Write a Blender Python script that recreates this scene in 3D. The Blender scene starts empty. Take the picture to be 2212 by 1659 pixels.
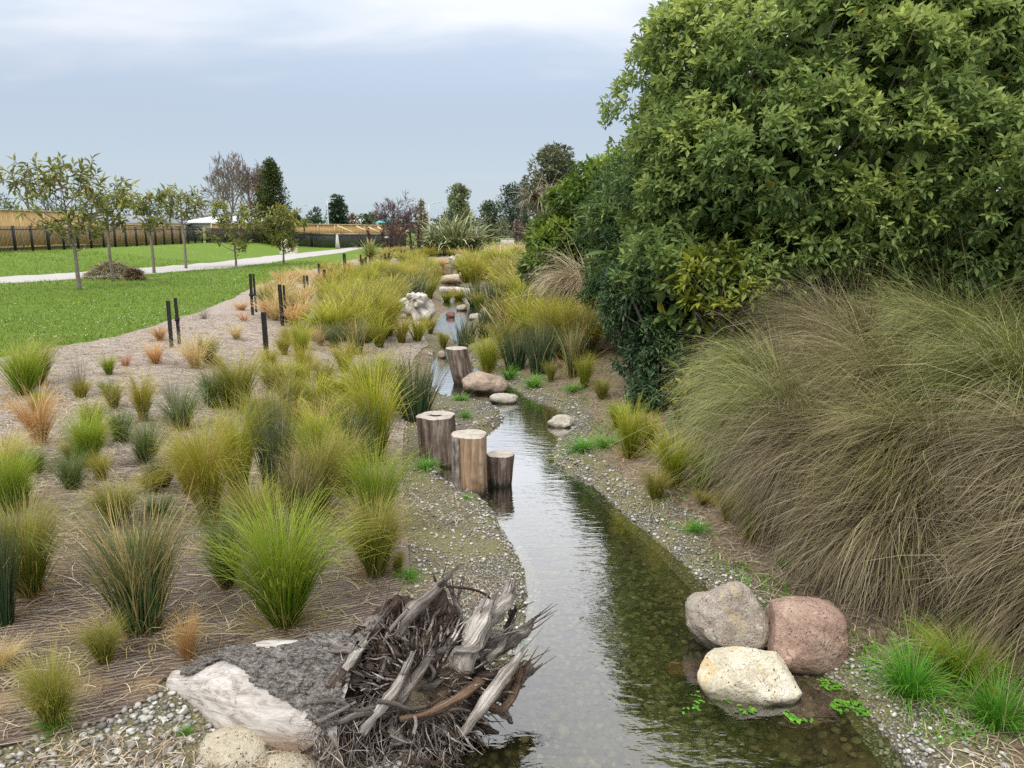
import bpy, bmesh, math, random
import numpy as np
from mathutils import Vector, noise as mnoise

R = math.radians
scene = bpy.context.scene
COL = scene.collection

# ------------------------------------------------------------------ camera
FPX, CXD, CYD, HOR = 1598.0, 1106.0, 829.5, 495.0     # measured on the photo at 2212 px width
CAMZ = 2.6
PITCH = math.atan((CYD - HOR) / FPX)
cam_data = bpy.data.cameras.new('camera')
cam_data.sensor_width = 36.0
cam_data.lens = 36.0 * FPX / 2212.0
cam_data.clip_start = 0.05
cam_data.clip_end = 3000
cam = bpy.data.objects.new('camera', cam_data)
cam.location = (0, 0, CAMZ)
cam.rotation_euler = (math.pi / 2 - PITCH, 0, 0)
COL.objects.link(cam)
scene.camera = cam

# ------------------------------------------------------------------ sky
SUN_EL, SUN_AZ = R(52), R(215)      # azimuth measured clockwise from +Y (behind the camera, to the left)
world = bpy.data.worlds.new('World'); scene.world = world
world.use_nodes = True
wt = world.node_tree; wt.nodes.clear()
def wn(t, **k):
    n = wt.nodes.new(t)
    for a, b in k.items(): setattr(n, a, b)
    return n
def wm(op, a, b=None, c=None):
    n = wn('ShaderNodeMath', operation=op)
    for i, v in enumerate((a, b, c)):
        if v is None: continue
        if isinstance(v, (int, float)): n.inputs[i].default_value = v
        else: wt.links.new(v, n.inputs[i])
    return n.outputs[0]
def wmix(f, a, b):
    n = wn('ShaderNodeMix', data_type='RGBA')
    for s, v in ((n.inputs[0], f), (n.inputs[6], a), (n.inputs[7], b)):
        if isinstance(v, tuple): s.default_value = (*v, 1)
        elif isinstance(v, (int, float)): s.default_value = v
        else: wt.links.new(v, s)
    return n.outputs[2]
def wmap(x, a, b):
    n = wn('ShaderNodeMapRange', interpolation_type='SMOOTHSTEP')
    wt.links.new(x, n.inputs[0]); n.inputs[1].default_value = a; n.inputs[2].default_value = b
    return n.outputs[0]
tc = wn('ShaderNodeTexCoord')
sp = wn('ShaderNodeSeparateXYZ'); wt.links.new(tc.outputs['Generated'], sp.inputs[0])
zpos = wm('MAXIMUM', sp.outputs[2], 0.0)
# a cloud deck: direction projected on a high plane so that the bands close up towards the horizon
den = wm('ADD', zpos, 0.22)
cb = wn('ShaderNodeCombineXYZ')
wt.links.new(wm('DIVIDE', sp.outputs[0], den), cb.inputs[0])
wt.links.new(wm('DIVIDE', sp.outputs[1], den), cb.inputs[1])
def cloud(scale, detail, off, rough=0.5, sy=1.9, dist=0.3):
    mp = wn('ShaderNodeMapping'); wt.links.new(cb.outputs[0], mp.inputs[0])
    mp.inputs['Location'].default_value = off
    mp.inputs['Rotation'].default_value = (0, 0, R(-14))
    mp.inputs['Scale'].default_value = (1.0, sy, 1.0)
    nz = wn('ShaderNodeTexNoise'); wt.links.new(mp.outputs[0], nz.inputs['Vector'])
    nz.inputs['Scale'].default_value = scale; nz.inputs['Detail'].default_value = detail
    nz.inputs['Roughness'].default_value = rough; nz.inputs['Distortion'].default_value = dist
    return nz.outputs['Fac']
c1 = cloud(0.55, 4.0, (3.1, 1.7, 0))
c2 = cloud(1.9, 6.0, (7.3, 4.2, 0), 0.55)
val = wm('ADD', wm('ADD', wm('MULTIPLY', wm('SUBTRACT', c1, 0.5), 1.1), wm('MULTIPLY', wm('SUBTRACT', c2, 0.5), 0.45)),
         wm('ADD', wm('MULTIPLY', zpos, 1.5), wm('MULTIPLY', sp.outputs[0], 0.42)))
bright = wmap(val, 0.10, 0.60)
low = wmap(zpos, 0.16, 0.0)
base = wmix(low, (0.335, 0.395, 0.482), (0.465, 0.545, 0.60))
deck = wmix(bright, base, (0.575, 0.58, 0.595))
gain = wm('ADD', 1.0, wm('MULTIPLY', zpos, 2.4))
gm = wn('ShaderNodeVectorMath', operation='SCALE')
wt.links.new(deck, gm.inputs[0]); wt.links.new(gain, gm.inputs['Scale'])
sky = wn('ShaderNodeTexSky', sky_type='NISHITA')
sky.sun_disc = False; sky.sun_elevation = SUN_EL; sky.sun_rotation = SUN_AZ
sky.air_density = 1.0; sky.dust_density = 2.0
bgA = wn('ShaderNodeBackground'); wt.links.new(sky.outputs[0], bgA.inputs[0]); bgA.inputs[1].default_value = 0.09
bgB = wn('ShaderNodeBackground'); wt.links.new(gm.outputs[0], bgB.inputs[0]); bgB.inputs[1].default_value = 1.0
mixw = wn('ShaderNodeMixShader'); mixw.inputs[0].default_value = 0.9
wt.links.new(bgA.outputs[0], mixw.inputs[1]); wt.links.new(bgB.outputs[0], mixw.inputs[2])
wo = wn('ShaderNodeOutputWorld'); wt.links.new(mixw.outputs[0], wo.inputs[0])

# ------------------------------------------------------------------ sun (soft, through thin cloud)
sun_data = bpy.data.lights.new('sun', 'SUN')
sun_data.energy = 1.5; sun_data.angle = R(14); sun_data.color = (1.0, 0.95, 0.87)
sun = bpy.data.objects.new('sun', sun_data)
sd = Vector((math.sin(SUN_AZ) * math.cos(SUN_EL), math.cos(SUN_AZ) * math.cos(SUN_EL), math.sin(SUN_EL)))
sun.rotation_euler = sd.to_track_quat('Z', 'Y').to_euler()
COL.objects.link(sun)

vs = scene.view_settings
vs.view_transform = 'Standard'; vs.look = 'None'; vs.exposure = 0.32; vs.gamma = 1.0
vs.use_curve_mapping = False
cy = scene.cycles
cy.max_bounces = 6; cy.diffuse_bounces = 3; cy.glossy_bounces = 3; cy.transmission_bounces = 4
cy.transparent_max_bounces = 8; cy.volume_bounces = 0
cy.caustics_reflective = False; cy.caustics_refractive = False
cy.use_denoising = False
cy.use_adaptive_sampling = True; cy.adaptive_threshold = 0.012
cy.sample_clamp_indirect = 4.0
scene.render.film_transparent = False
scene.render.filter_size = 1.2

# ================================================================== helpers
CP, SP = math.cos(PITCH), math.sin(PITCH)
def ray(xd, yd):
    a = (xd - CXD) / FPX; b = -(yd - CYD) / FPX
    return np.array([a, CP + b * SP, b * CP - SP])
def W(xd, yd, z=0.0):
    """the place in the photo at (xd, yd) on the level z"""
    r = ray(xd, yd); t = (z - CAMZ) / r[2]
    return np.array([0, 0, CAMZ]) + r * t
def at(xd, yd, Y):
    r = ray(xd, yd); return np.array([0, 0, CAMZ]) + r * (Y / r[1])
def mpp(Y):            # metres for one photo pixel at depth Y
    return Y / FPX

def link(o, parent=None):
    COL.objects.link(o)
    if parent is not None: o.parent = parent
    return o
def mesh_data(name, V, F, mats=(), uv=None, smooth=False, mi=None):
    V = np.ascontiguousarray(V, dtype=np.float32).reshape(-1, 3)
    me = bpy.data.meshes.new(name)
    if isinstance(F, np.ndarray):
        m, k = F.shape; flat = F.ravel().astype(np.int32)
        starts = np.arange(m, dtype=np.int32) * k
    else:
        m = len(F); tot = np.array([len(f) for f in F], dtype=np.int32)
        flat = np.fromiter((i for f in F for i in f), dtype=np.int32)
        starts = np.concatenate(([0], np.cumsum(tot)[:-1])).astype(np.int32)
    me.vertices.add(len(V)); me.vertices.foreach_set('co', V.ravel())
    me.loops.add(len(flat)); me.loops.foreach_set('vertex_index', flat)
    me.polygons.add(m); me.polygons.foreach_set('loop_start', starts)
    if smooth: me.polygons.foreach_set('use_smooth', np.ones(m, dtype=bool))
    for mt in mats: me.materials.append(mt)
    if mi is not None: me.polygons.foreach_set('material_index', np.asarray(mi, dtype=np.int32))
    if uv is not None:
        l = me.uv_layers.new(name='UVMap')
        l.data.foreach_set('uv', np.ascontiguousarray(np.asarray(uv, dtype=np.float32)[flat]).ravel())
    me.update(calc_edges=True); me.validate(verbose=False)
    return me
def obj(name, V, F, mat=None, parent=None, uv=None, smooth=False, loc=None, mi=None):
    mats = () if mat is None else (mat if isinstance(mat, (list, tuple)) else (mat,))
    o = bpy.data.objects.new(name, mesh_data(name, V, F, mats, uv, smooth, mi))
    link(o, parent)
    if loc is not None: o.location = loc
    return o
def tag(o, label=None, cat=None, group=None, kind=None):
    if label: o['label'] = label
    if cat: o['category'] = cat
    if group: o['group'] = group
    if kind: o['kind'] = kind
    return o
def thing(name, label, cat, loc=(0, 0, 0), rz=0.0, group=None):
    o = bpy.data.objects.new(name, None); o.empty_display_size = 0.1
    o.location = loc; o.rotation_euler = (0, 0, rz); link(o)
    return tag(o, label, cat, group)
def copy_tree(o, parent=None):
    c = o.copy(); COL.objects.link(c); c.parent = parent
    for ch in list(o.children): copy_tree(ch, c)
    return c
def bm_obj(name, bm, mat, parent=None, smooth=False, loc=None):
    me = bpy.data.meshes.new(name); bm.to_mesh(me); bm.free()
    if smooth: me.polygons.foreach_set('use_smooth', np.ones(len(me.polygons), dtype=bool))
    if mat is not None: me.materials.append(mat)
    o = bpy.data.objects.new(name, me); link(o, parent)
    if loc is not None: o.location = loc
    return o
BOXF = [(0,3,2,1),(4,5,6,7),(0,1,5,4),(1,2,6,5),(2,3,7,6),(3,0,4,7)]
def boxv(x0, x1, y0, y1, z0, z1):
    return np.array([(x0,y0,z0),(x1,y0,z0),(x1,y1,z0),(x0,y1,z0),(x0,y0,z1),(x1,y0,z1),(x1,y1,z1),(x0,y1,z1)], float)
def beam(p, q, w, h, up=(0, 0, 1)):
    """a squared timber from p to q"""
    p = np.array(p, float); q = np.array(q, float); d = q - p; d /= np.linalg.norm(d)
    s = np.cross(d, up); s /= np.linalg.norm(s) + 1e-9; u = np.cross(s, d)
    s *= w / 2; u *= h / 2
    V = np.array([p-s-u, p+s-u, p+s+u, p-s+u, q-s-u, q+s-u, q+s+u, q-s+u])
    F = [(0,1,2,3),(4,7,6,5),(0,4,5,1),(1,5,6,2),(2,6,7,3),(3,7,4,0)]
    return V, F
class Bag:
    def __init__(s): s.V = []; s.F = []; s.U = []; s.n = 0
    def add(s, V, F, U=None):
        V = np.asarray(V, float)
        s.V.append(V); s.F += [tuple(int(i) + s.n for i in f) for f in F]; s.n += len(V)
        s.U.append(np.zeros((len(V), 2)) if U is None else np.asarray(U, float))
    def out(s, name, mat, parent=None, smooth=False, loc=None):
        return obj(name, np.concatenate(s.V), s.F, mat, parent, np.concatenate(s.U), smooth, loc)

def spline(P, n):
    P = np.asarray(P, float)
    if len(P) == 2: return P[0] + (P[1] - P[0]) * np.linspace(0, 1, n)[:, None]
    Q = np.concatenate(([2 * P[0] - P[1]], P, [2 * P[-1] - P[-2]])); out = []
    for s in np.linspace(0, len(P) - 1 - 1e-6, n):
        i = int(s); t = s - i; a, b, c, d = Q[i:i + 4]
        out.append(0.5 * (2*b + (c-a)*t + (2*a-5*b+4*c-d)*t*t + (3*b-a-3*c+d)*t**3))
    return np.array(out)
def tube(P, r, nseg=8, nside=6, rng=None, rough=0.0, flat=1.0, cap=True, seed=0.0):
    """tapering swept tube through P; r is a list of radii along it"""
    C = spline(P, nseg + 1); rr = np.interp(np.linspace(0, 1, nseg + 1), np.linspace(0, 1, len(r)), r)
    T = np.gradient(C, axis=0); T /= np.linalg.norm(T, axis=1)[:, None] + 1e-9
    ref = np.array([0.3, 0.2, 0.93]);
    V = []; U = []
    for i in range(nseg + 1):
        a = np.cross(T[i], ref); na = np.linalg.norm(a)
        if na < 0.05: a = np.cross(T[i], (1, 0, 0)); na = np.linalg.norm(a)
        a /= na; b = np.cross(T[i], a)
        for k in range(nside):
            th = 2 * math.pi * k / nside
            q = rr[i]
            if rough: q *= 1 + rough * (mnoise.noise((math.cos(th)*1.7 + seed, math.sin(th)*1.7 + seed*.7, i * 0.33 + seed)) * 1.6)
            V.append(C[i] + a * math.cos(th) * q + b * math.sin(th) * q * flat); U.append((k / nside, i / nseg))
    F = []
    for i in range(nseg):
        for k in range(nside):
            k2 = (k + 1) % nside
            F.append((i*nside+k, i*nside+k2, (i+1)*nside+k2, (i+1)*nside+k))
    if cap:
        F.append(tuple(range(nside))[::-1]); F.append(tuple(nseg*nside + k for k in range(nside)))
    return np.array(V), F, np.array(U)
def tube_tris(paths, radii, nside=3):
    """many thin tubes at once: paths (n, m, 3), radii (n, m)"""
    n, m, _ = paths.shape
    T = np.gradient(paths, axis=1); T /= np.linalg.norm(T, axis=2)[..., None] + 1e-9
    ref = np.where(np.abs(T[..., 2:3]) > 0.9, np.array([1.0, 0, 0]), np.array([0, 0, 1.0]))
    A = np.cross(T, ref); A /= np.linalg.norm(A, axis=2)[..., None] + 1e-9
    B = np.cross(T, A)
    th = 2 * np.pi * np.arange(nside) / nside
    V = paths[:, :, None, :] + radii[:, :, None, None] * (A[:, :, None, :] * np.cos(th)[None, None, :, None] + B[:, :, None, :] * np.sin(th)[None, None, :, None])
    idx = np.arange(n * m * nside).reshape(n, m, nside)
    k2 = np.roll(idx, -1, axis=2)
    F = np.stack([idx[:, :-1], k2[:, :-1], k2[:, 1:], idx[:, 1:]], axis=-1).reshape(-1, 4)
    U = np.stack(np.broadcast_arrays(np.random.RandomState(n).rand(n)[:, None, None] * np.ones((n, m, nside)),
                                     np.linspace(0, 1, m)[None, :, None]), axis=-1).reshape(-1, 2)
    return V.reshape(-1, 3), F, U

def pdist(x, y, P):
    """distance of points to the polyline P"""
    d = np.full(x.shape, 1e9)
    for (ax, ay), (bx, by) in zip(P[:-1], P[1:]):
        vx, vy = bx - ax, by - ay; L = vx * vx + vy * vy + 1e-12
        t = np.clip(((x - ax) * vx + (y - ay) * vy) / L, 0, 1)
        d = np.minimum(d, np.hypot(x - ax - t * vx, y - ay - t * vy))
    return d
def inside(x, y, P):
    c = np.zeros(x.shape, bool)
    for (ax, ay), (bx, by) in zip(P, P[1:] + P[:1]):
        if ay == by: continue
        c ^= ((ay > y) != (by > y)) & (x < (bx - ax) * (y - ay) / (by - ay) + ax)
    return c
def sdf(x, y, P):      # negative inside
    return np.where(inside(x, y, P), -1, 1) * pdist(x, y, P + P[:1])
def ss(x, a, b):
    t = np.clip((x - a) / (b - a), 0, 1); return t * t * (3 - 2 * t)
def vnoise(x, y, s, seed=0):
    """smooth value noise on arrays"""
    x = x * s + seed * 17.3; y = y * s + seed * 9.1
    xi = np.floor(x).astype(np.int64); yi = np.floor(y).astype(np.int64); xf = x - xi; yf = y - yi
    def hsh(a, b):
        n = (a * 374761393 + b * 668265263 + seed * 1442695) & 0x7fffffff
        n = ((n ^ (n >> 13)) * 1274126177) & 0x7fffffff
        return ((n ^ (n >> 16)) & 0xffff) / 65535.0
    u = xf * xf * (3 - 2 * xf); v = yf * yf * (3 - 2 * yf)
    return (hsh(xi, yi) * (1-u) + hsh(xi+1, yi) * u) * (1-v) + (hsh(xi, yi+1) * (1-u) + hsh(xi+1, yi+1) * u) * v - 0.5

# ------------------------------------------------------------------ material helper
class Mat:
    def __init__(s, name):
        s.m = bpy.data.materials.new(name); s.m.use_nodes = True
        s.t = s.m.node_tree; s.t.nodes.clear()
        s.out = s.n('ShaderNodeOutputMaterial')
    def n(s, t, **k):
        x = s.t.nodes.new(t)
        for a, b in k.items(): setattr(x, a, b)
        return x
    def set(s, sock, v):
        if v is None: return
        if hasattr(v, 'is_output') or isinstance(v, bpy.types.NodeSocket): s.t.links.new(v, sock)
        elif isinstance(v, tuple) and len(v) == 3 and sock.type == 'RGBA': sock.default_value = (*v, 1)
        else: sock.default_value = v
    def math(s, op, a, b=None, c=None, clamp=False):
        x = s.n('ShaderNodeMath', operation=op); x.use_clamp = clamp
        for i, v in enumerate((a, b, c)): s.set(x.inputs[i], v) if v is not None else None
        return x.outputs[0]
    def mix(s, f, a, b, mode='MIX'):
        x = s.n('ShaderNodeMix', data_type='RGBA', blend_type=mode)
        s.set(x.inputs[0], f); s.set(x.inputs[6], a); s.set(x.inputs[7], b); return x.outputs[2]
    def map(s, v, a, b, c=0.0, d=1.0, smooth=True):
        x = s.n('ShaderNodeMapRange'); x.interpolation_type = 'SMOOTHSTEP' if smooth else 'LINEAR'
        s.set(x.inputs[0], v)
        for i, q in enumerate((a, b, c, d)): x.inputs[i + 1].default_value = q
        return x.outputs[0]
    def coord(s, kind='Object', scale=(1, 1, 1), rot=(0, 0, 0), loc=(0, 0, 0)):
        if kind == 'World':
            g = s.n('ShaderNodeNewGeometry').outputs['Position']
        else:
            g = s.n('ShaderNodeTexCoord').outputs[kind]
        mp = s.n('ShaderNodeMapping'); s.t.links.new(g, mp.inputs[0])
        mp.inputs['Location'].default_value = loc; mp.inputs['Rotation'].default_value = rot; mp.inputs['Scale'].default_value = scale
        return mp.outputs[0]
    def noise(s, vec, scale, detail=3.0, rough=0.55, dist=0.0):
        x = s.n('ShaderNodeTexNoise'); s.set(x.inputs['Vector'], vec)
        x.inputs['Scale'].default_value = scale; x.inputs['Detail'].default_value = detail
        x.inputs['Roughness'].default_value = rough; x.inputs['Distortion'].default_value = dist
        return x.outputs['Fac']
    def voro(s, vec, scale, feat='F1', out='Distance', rand=1.0):
        x = s.n('ShaderNodeTexVoronoi', feature=feat); s.set(x.inputs['Vector'], vec)
        x.inputs['Scale'].default_value = scale; x.inputs['Randomness'].default_value = rand
        return x.outputs[out]
    def ramp(s, f, stops):
        x = s.n('ShaderNodeValToRGB'); s.set(x.inputs[0], f); e = x.color_ramp.elements
        while len(e) < len(stops): e.new(0.5)
        for q, (p, c) in zip(e, stops): q.position = p; q.color = (*c, 1)
        return x.outputs[0]
    def bump(s, h, strength=0.5, dist=0.01, normal=None):
        x = s.n('ShaderNodeBump'); s.set(x.inputs['Height'], h)
        x.inputs['Strength'].default_value = strength; x.inputs['Distance'].default_value = dist
        if normal is not None: s.set(x.inputs['Normal'], normal)
        return x.outputs[0]
    def uv(s):
        x = s.n('ShaderNodeUVMap'); x.uv_map = 'UVMap'
        sx = s.n('ShaderNodeSeparateXYZ'); s.t.links.new(x.outputs[0], sx.inputs[0]); return sx.outputs[0], sx.outputs[1], x.outputs[0]
    def bsdf(s, col, rough=0.8, normal=None, spec=0.3, metal=0.0):
        p = s.n('ShaderNodeBsdfPrincipled')
        s.set(p.inputs['Base Color'], col); s.set(p.inputs['Roughness'], rough)
        p.inputs['Specular IOR Level'].default_value = spec; p.inputs['Metallic'].default_value = metal
        if normal is not None: s.set(p.inputs['Normal'], normal)
        return p.outputs[0]
    def done(s, sh):
        s.t.links.new(sh, s.out.inputs['Surface']); return s.m
def hsv(m, col, v=1.0, h=0.5, sat=1.0):
    x = m.n('ShaderNodeHueSaturation'); m.set(x.inputs['Color'], col)
    m.set(x.inputs['Value'], v); m.set(x.inputs['Hue'], h); m.set(x.inputs['Saturation'], sat); return x.outputs[0]
def blade_mat(name, base, mid, tip, dead=(0.5, 0.36, 0.15), dead_frac=0.1, trans=0.25, var=0.35, objvar=0.25, hv=0.02, tip0=0.7):
    m = Mat(name); u, v, _ = m.uv()
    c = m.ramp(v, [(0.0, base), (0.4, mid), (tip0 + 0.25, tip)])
    f = m.math('LESS_THAN', u, dead_frac)
    c = m.mix(m.math('MULTIPLY', f, 0.85), c, dead)
    r2 = m.math('FRACT', m.math('MULTIPLY', u, 37.7))
    oi = m.n('ShaderNodeObjectInfo').outputs['Random']
    val = m.math('ADD', m.math('MULTIPLY_ADD', r2, var, 1 - var / 2), m.math('MULTIPLY_ADD', oi, objvar, -objvar / 2))
    hue = m.math('ADD', 0.5 - hv, m.math('MULTIPLY', m.math('FRACT', m.math('MULTIPLY', m.math('ADD', u, m.math('MULTIPLY', oi, 3.0)), 11.3)), 2 * hv))
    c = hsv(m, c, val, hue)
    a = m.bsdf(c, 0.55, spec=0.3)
    tr = m.n('ShaderNodeBsdfTranslucent'); m.set(tr.inputs[0], c)
    mx = m.n('ShaderNodeMixShader'); mx.inputs[0].default_value = trans
    m.t.links.new(a, mx.inputs[1]); m.t.links.new(tr.outputs[0], mx.inputs[2])
    return m.done(mx.outputs[0])

# ================================================================== lie of the land
def trace(pts, z=0.0): return [tuple(W(x, y, z)[:2]) for x, y in pts]
LEFT = [(840,1790),(900,1690),(960,1600),(1050,1520),(1105,1430),(1132,1345),(1138,1280),(1131,1232),(1108,1180),(1080,1137),(1062,1102),(1040,1078),(1000,1064),(965,1046),(946,1018),(985,998),(1038,972),(1052,935),(1084,915),(1088,900),(1074,884),(1040,873),(1000,868),(962,862),(938,848),(930,820),(932,786),(948,764),(978,750),(984,738),(972,731),(946,722),(932,708),(938,690),(952,680),(962,668),(950,650),(955,630),(948,606),(943,590),(953,576)]
RIGHT = [(972,576),(985,600),(1000,625),(1012,650),(1040,672),(1046,682),(1022,692),(1006,704),(1000,718),(1002,738),(1008,765),(1022,790),(1060,812),(1100,832),(1140,858),(1170,868),(1200,880),(1226,895),(1240,910),(1234,930),(1206,950),(1194,975),(1200,1000),(1226,1021),(1275,1042),(1310,1076),(1342,1106),(1400,1150),(1450,1192),(1500,1242),(1535,1277),(1590,1318),(1660,1372),(1740,1440),(1850,1500),(1885,1560),(1930,1620),(1965,1665),(2030,1790)]
STREAM = trace(LEFT + RIGHT)
CENTRE = np.array(trace([(1430,1790),(1340,1500),(1270,1250),(1170,1080),(1130,960),(1150,890),(1020,845),(965,800),(992,742),(975,700),(1000,660),(975,610),(962,576)]) + [(-6.0, 75.0), (-6.0, 900.0)])
def side_left(x, y):
    return x < np.interp(y, CENTRE[:, 1], CENTRE[:, 0])
LAWN_EDGE = trace([(-900,905),(-400,830),(-120,793),(0,776),(110,755),(200,738),(330,706),(420,676),(500,646),(556,616),(620,598),(690,579),(760,562),(830,549),(900,540)], 0.66)
LAWN = LAWN_EDGE + [(-9.0, 80.0), (4.0, 130.0), (60.0, 200.0), (200, 420.0), (-500.0, 420.0), (-500.0, 10.0), (-60.0, 5.0)]
BED_EDGE = trace([(-300,1735),(-120,1690),(60,1632),(200,1586),(322,1526),(348,1490),(400,1468),(560,1448),(640,1416),(760,1366),(850,1300),(885,1235),(882,1180),(872,1100),(868,1000),(872,930),(900,880),(925,800),(925,740),(900,700)], 0.16)
PATH_N = trace([(-900,650),(-400,620),(0,600),(170,590.5),(370,576),(490,565),(560,556),(620,550),(740,538),(772,532),(800,527)], 0.66)
PATH_F = trace([(-900,676),(-400,640),(0,614),(170,604),(370,590),(490,580),(570,571),(640,560),(740,546),(778,538),(812,531)], 0.66)
PATH = PATH_F + PATH_N[::-1]
PATH_MID = [((a[0]+b[0])/2, (a[1]+b[1])/2) for a, b in zip(PATH_N, PATH_F)]

def H(x, y):
    x = np.asarray(x, float); y = np.asarray(y, float)
    d = sdf(x, y, STREAM); L = side_left(x, y)
    wob = vnoise(x, y, 1.3, 3) * 0.10 + vnoise(x, y, 4.0, 5) * 0.035
    d2 = d + wob * ss(np.abs(d), 0, 0.5)
    up = y > 52
    fade = ss(y, 48, 60)
    hl = 0.085 * ss(d2, 0, 0.10) + 0.06 * ss(d2, 0.1, 1.0) + 0.51 * ss(d2, 0.5, 5.0)
    hr = 0.075 * ss(d2, 0, 0.12) + 0.14 * ss(d2, 0.15, 1.1) + 0.5 * ss(d2, 0.7, 4.2)
    land = np.where(L, hl, hr)
    land = land * (1 - fade) + fade * (0.45 + 0.2 * ss(d, 1, 8))
    bed = -0.03 - 0.20 * ss(-d, 0.0, 0.7) + vnoise(x, y, 3.0, 8) * 0.05 * ss(-d, 0, 0.4)
    h = np.where(d > 0, land, bed)
    h = h + (vnoise(x, y, 0.8, 1) * 0.05 + vnoise(x, y, 2.7, 2) * 0.03) * ss(d, 0.2, 1.5) * (1 - ss(y, 40, 90))
    # bank behind the path, up to the fences
    near_path = pdist(x, y, PATH_MID)
    far_side = ~inside(x, y, PATH_MID + [(60.0, 120.0), (60.0, -20.0), (-60.0, -20.0)])
    h = h + np.where(far_side & (y < 110), 0.62 * ss(near_path, 1.8, 11.0) * (1 - ss(y, 84, 108)), 0.0)
    onp = ss(near_path, 2.6, 1.3) * (y < 100)
    return h
def Hs(x, y): return float(H(np.array([x]), np.array([y]))[0])
def G(xd, yd, z0=0.4):
    """where the photo's pixel meets the ground"""
    z = z0
    for _ in range(12):
        p = W(xd, yd, z); z2 = Hs(p[0], p[1]); z = z + 0.7 * (z2 - z)
    p = W(xd, yd, z); p[2] = Hs(p[0], p[1]); return p

# the sheet of land: rows grow with distance
rows = [1.7]
while rows[-1] < 950: rows.append(rows[-1] * (1.0135 if rows[-1] < 60 else 1.04) + 0.008)
rows = np.array(rows); NC = 330
cols = np.linspace(-1.25, 1.25, NC)
GX = cols[None, :] * (rows[:, None] + 2.0); GY = np.repeat(rows[:, None], NC, 1)
GH = H(GX.ravel(), GY.ravel()).reshape(GX.shape)
GXf, GYf, GHf = GX.ravel(), GY.ravel(), GH.ravel()
gi = np.arange(GX.size).reshape(GX.shape)
GQ = np.stack([gi[:-1, :-1], gi[:-1, 1:], gi[1:, 1:], gi[1:, :-1]], -1).reshape(-1, 4)
D_STREAM = sdf(GXf, GYf, STREAM)

def sheet(name, S, lift, mat, edge=0.0):
    """faces where S<0; the rim is pulled onto the line S=0"""
    S = np.asarray(S); SQ = S[GQ]
    q = GQ[(SQ < 0).any(1)]
    used = np.unique(q); remap = -np.ones(S.size, int); remap[used] = np.arange(len(used))
    x, y, s = GXf[used].copy(), GYf[used].copy(), S[used]
    gyr, gxr = np.gradient(S.reshape(GX.shape))
    dx = np.gradient(GX, axis=1); dyr = np.gradient(GY, axis=0); dxr = np.gradient(GX, axis=0)
    sx = gxr / dx; sy = (gyr - sx * dxr) / dyr
    sx, sy = sx.ravel()[used], sy.ravel()[used]; n2 = sx**2 + sy**2 + 1e-9
    out = s > 0
    mv = np.minimum(s, 3.0) / np.maximum(n2, 0.3)
    x[out] -= (sx * mv)[out]; y[out] -= (sy * mv)[out]
    z = H(x, y) + lift - edge * ss(s, -0.12, 0.0)
    return obj(name, np.stack([x, y, z], 1), remap[q], mat, smooth=True)

# ------------------------------------------------------------------ ground materials
def mat_soil():
    m = Mat('soil'); c = m.coord('World')
    a = m.noise(c, 3.0, 6, 0.65); b = m.noise(c, 28.0, 4, 0.6)
    col = m.ramp(a, [(0.25, (0.085, 0.062, 0.042)), (0.5, (0.16, 0.12, 0.08)), (0.75, (0.24, 0.19, 0.12))])
    col = m.mix(m.map(b, 0.4, 0.75), col, (0.30, 0.25, 0.17))
    g = m.map(m.noise(c, 1.1, 4), 0.55, 0.72)
    col = m.mix(m.math('MULTIPLY', g, 0.6), col, (0.10, 0.14, 0.035))
    return m.done(m.bsdf(col, 0.95, m.bump(m.math('ADD', a, m.math('MULTIPLY', b, 0.6)), 0.9, 0.03), 0.1))
def mat_matting():
    m = Mat('jute_matting'); c = m.coord('World')
    a = m.noise(c, 1.6, 5, 0.6); b = m.noise(c, 30.0, 5, 0.7)
    weave = m.n('ShaderNodeTexWave', wave_type='BANDS', bands_direction='Y')
    m.set(weave.inputs['Vector'], m.coord('World', rot=(0, 0, R(-28))))
    weave.inputs['Scale'].default_value = 11.0; weave.inputs['Distortion'].default_value = 3.5
    weave.inputs['Detail'].default_value = 3.0; weave.inputs['Detail Scale'].default_value = 1.6
    wv = m.map(weave.outputs['Fac'], 0.55, 0.95)
    yy = m.n('ShaderNodeSeparateXYZ'); m.t.links.new(m.n('ShaderNodeNewGeometry').outputs['Position'], yy.inputs[0])
    old = m.map(m.math('ADD', yy.outputs[1], m.math('MULTIPLY', m.noise(c, 0.7, 3), 3.0)), 5.2, 9.5)   # fresher matting at the near corner, bleached farther up the bed
    col = m.ramp(a, [(0.3, (0.095, 0.070, 0.056)), (0.55, (0.155, 0.118, 0.095)), (0.75, (0.22, 0.16, 0.11))])
    pale = m.ramp(b, [(0.25, (0.19, 0.155, 0.13)), (0.5, (0.38, 0.325, 0.275)), (0.72, (0.58, 0.52, 0.44))])
    col = m.mix(old, m.mix(m.math('MULTIPLY', wv, 0.55), m.mix(m.map(b, 0.35, 0.7), col, (0.10, 0.075, 0.06)), (0.40, 0.34, 0.27)), pale)
    tan = m.map(m.noise(c, 2.3, 3, 0.5), 0.56, 0.7)
    col = m.mix(m.math('MULTIPLY', tan, 0.5), col, (0.40, 0.28, 0.15))
    hgt = m.math('ADD', m.math('MULTIPLY', b, 0.8), m.math('MULTIPLY', weave.outputs['Fac'], 0.4))
    return m.done(m.bsdf(col, 0.95, m.bump(hgt, 1.0, 0.022), 0.05))
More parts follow.
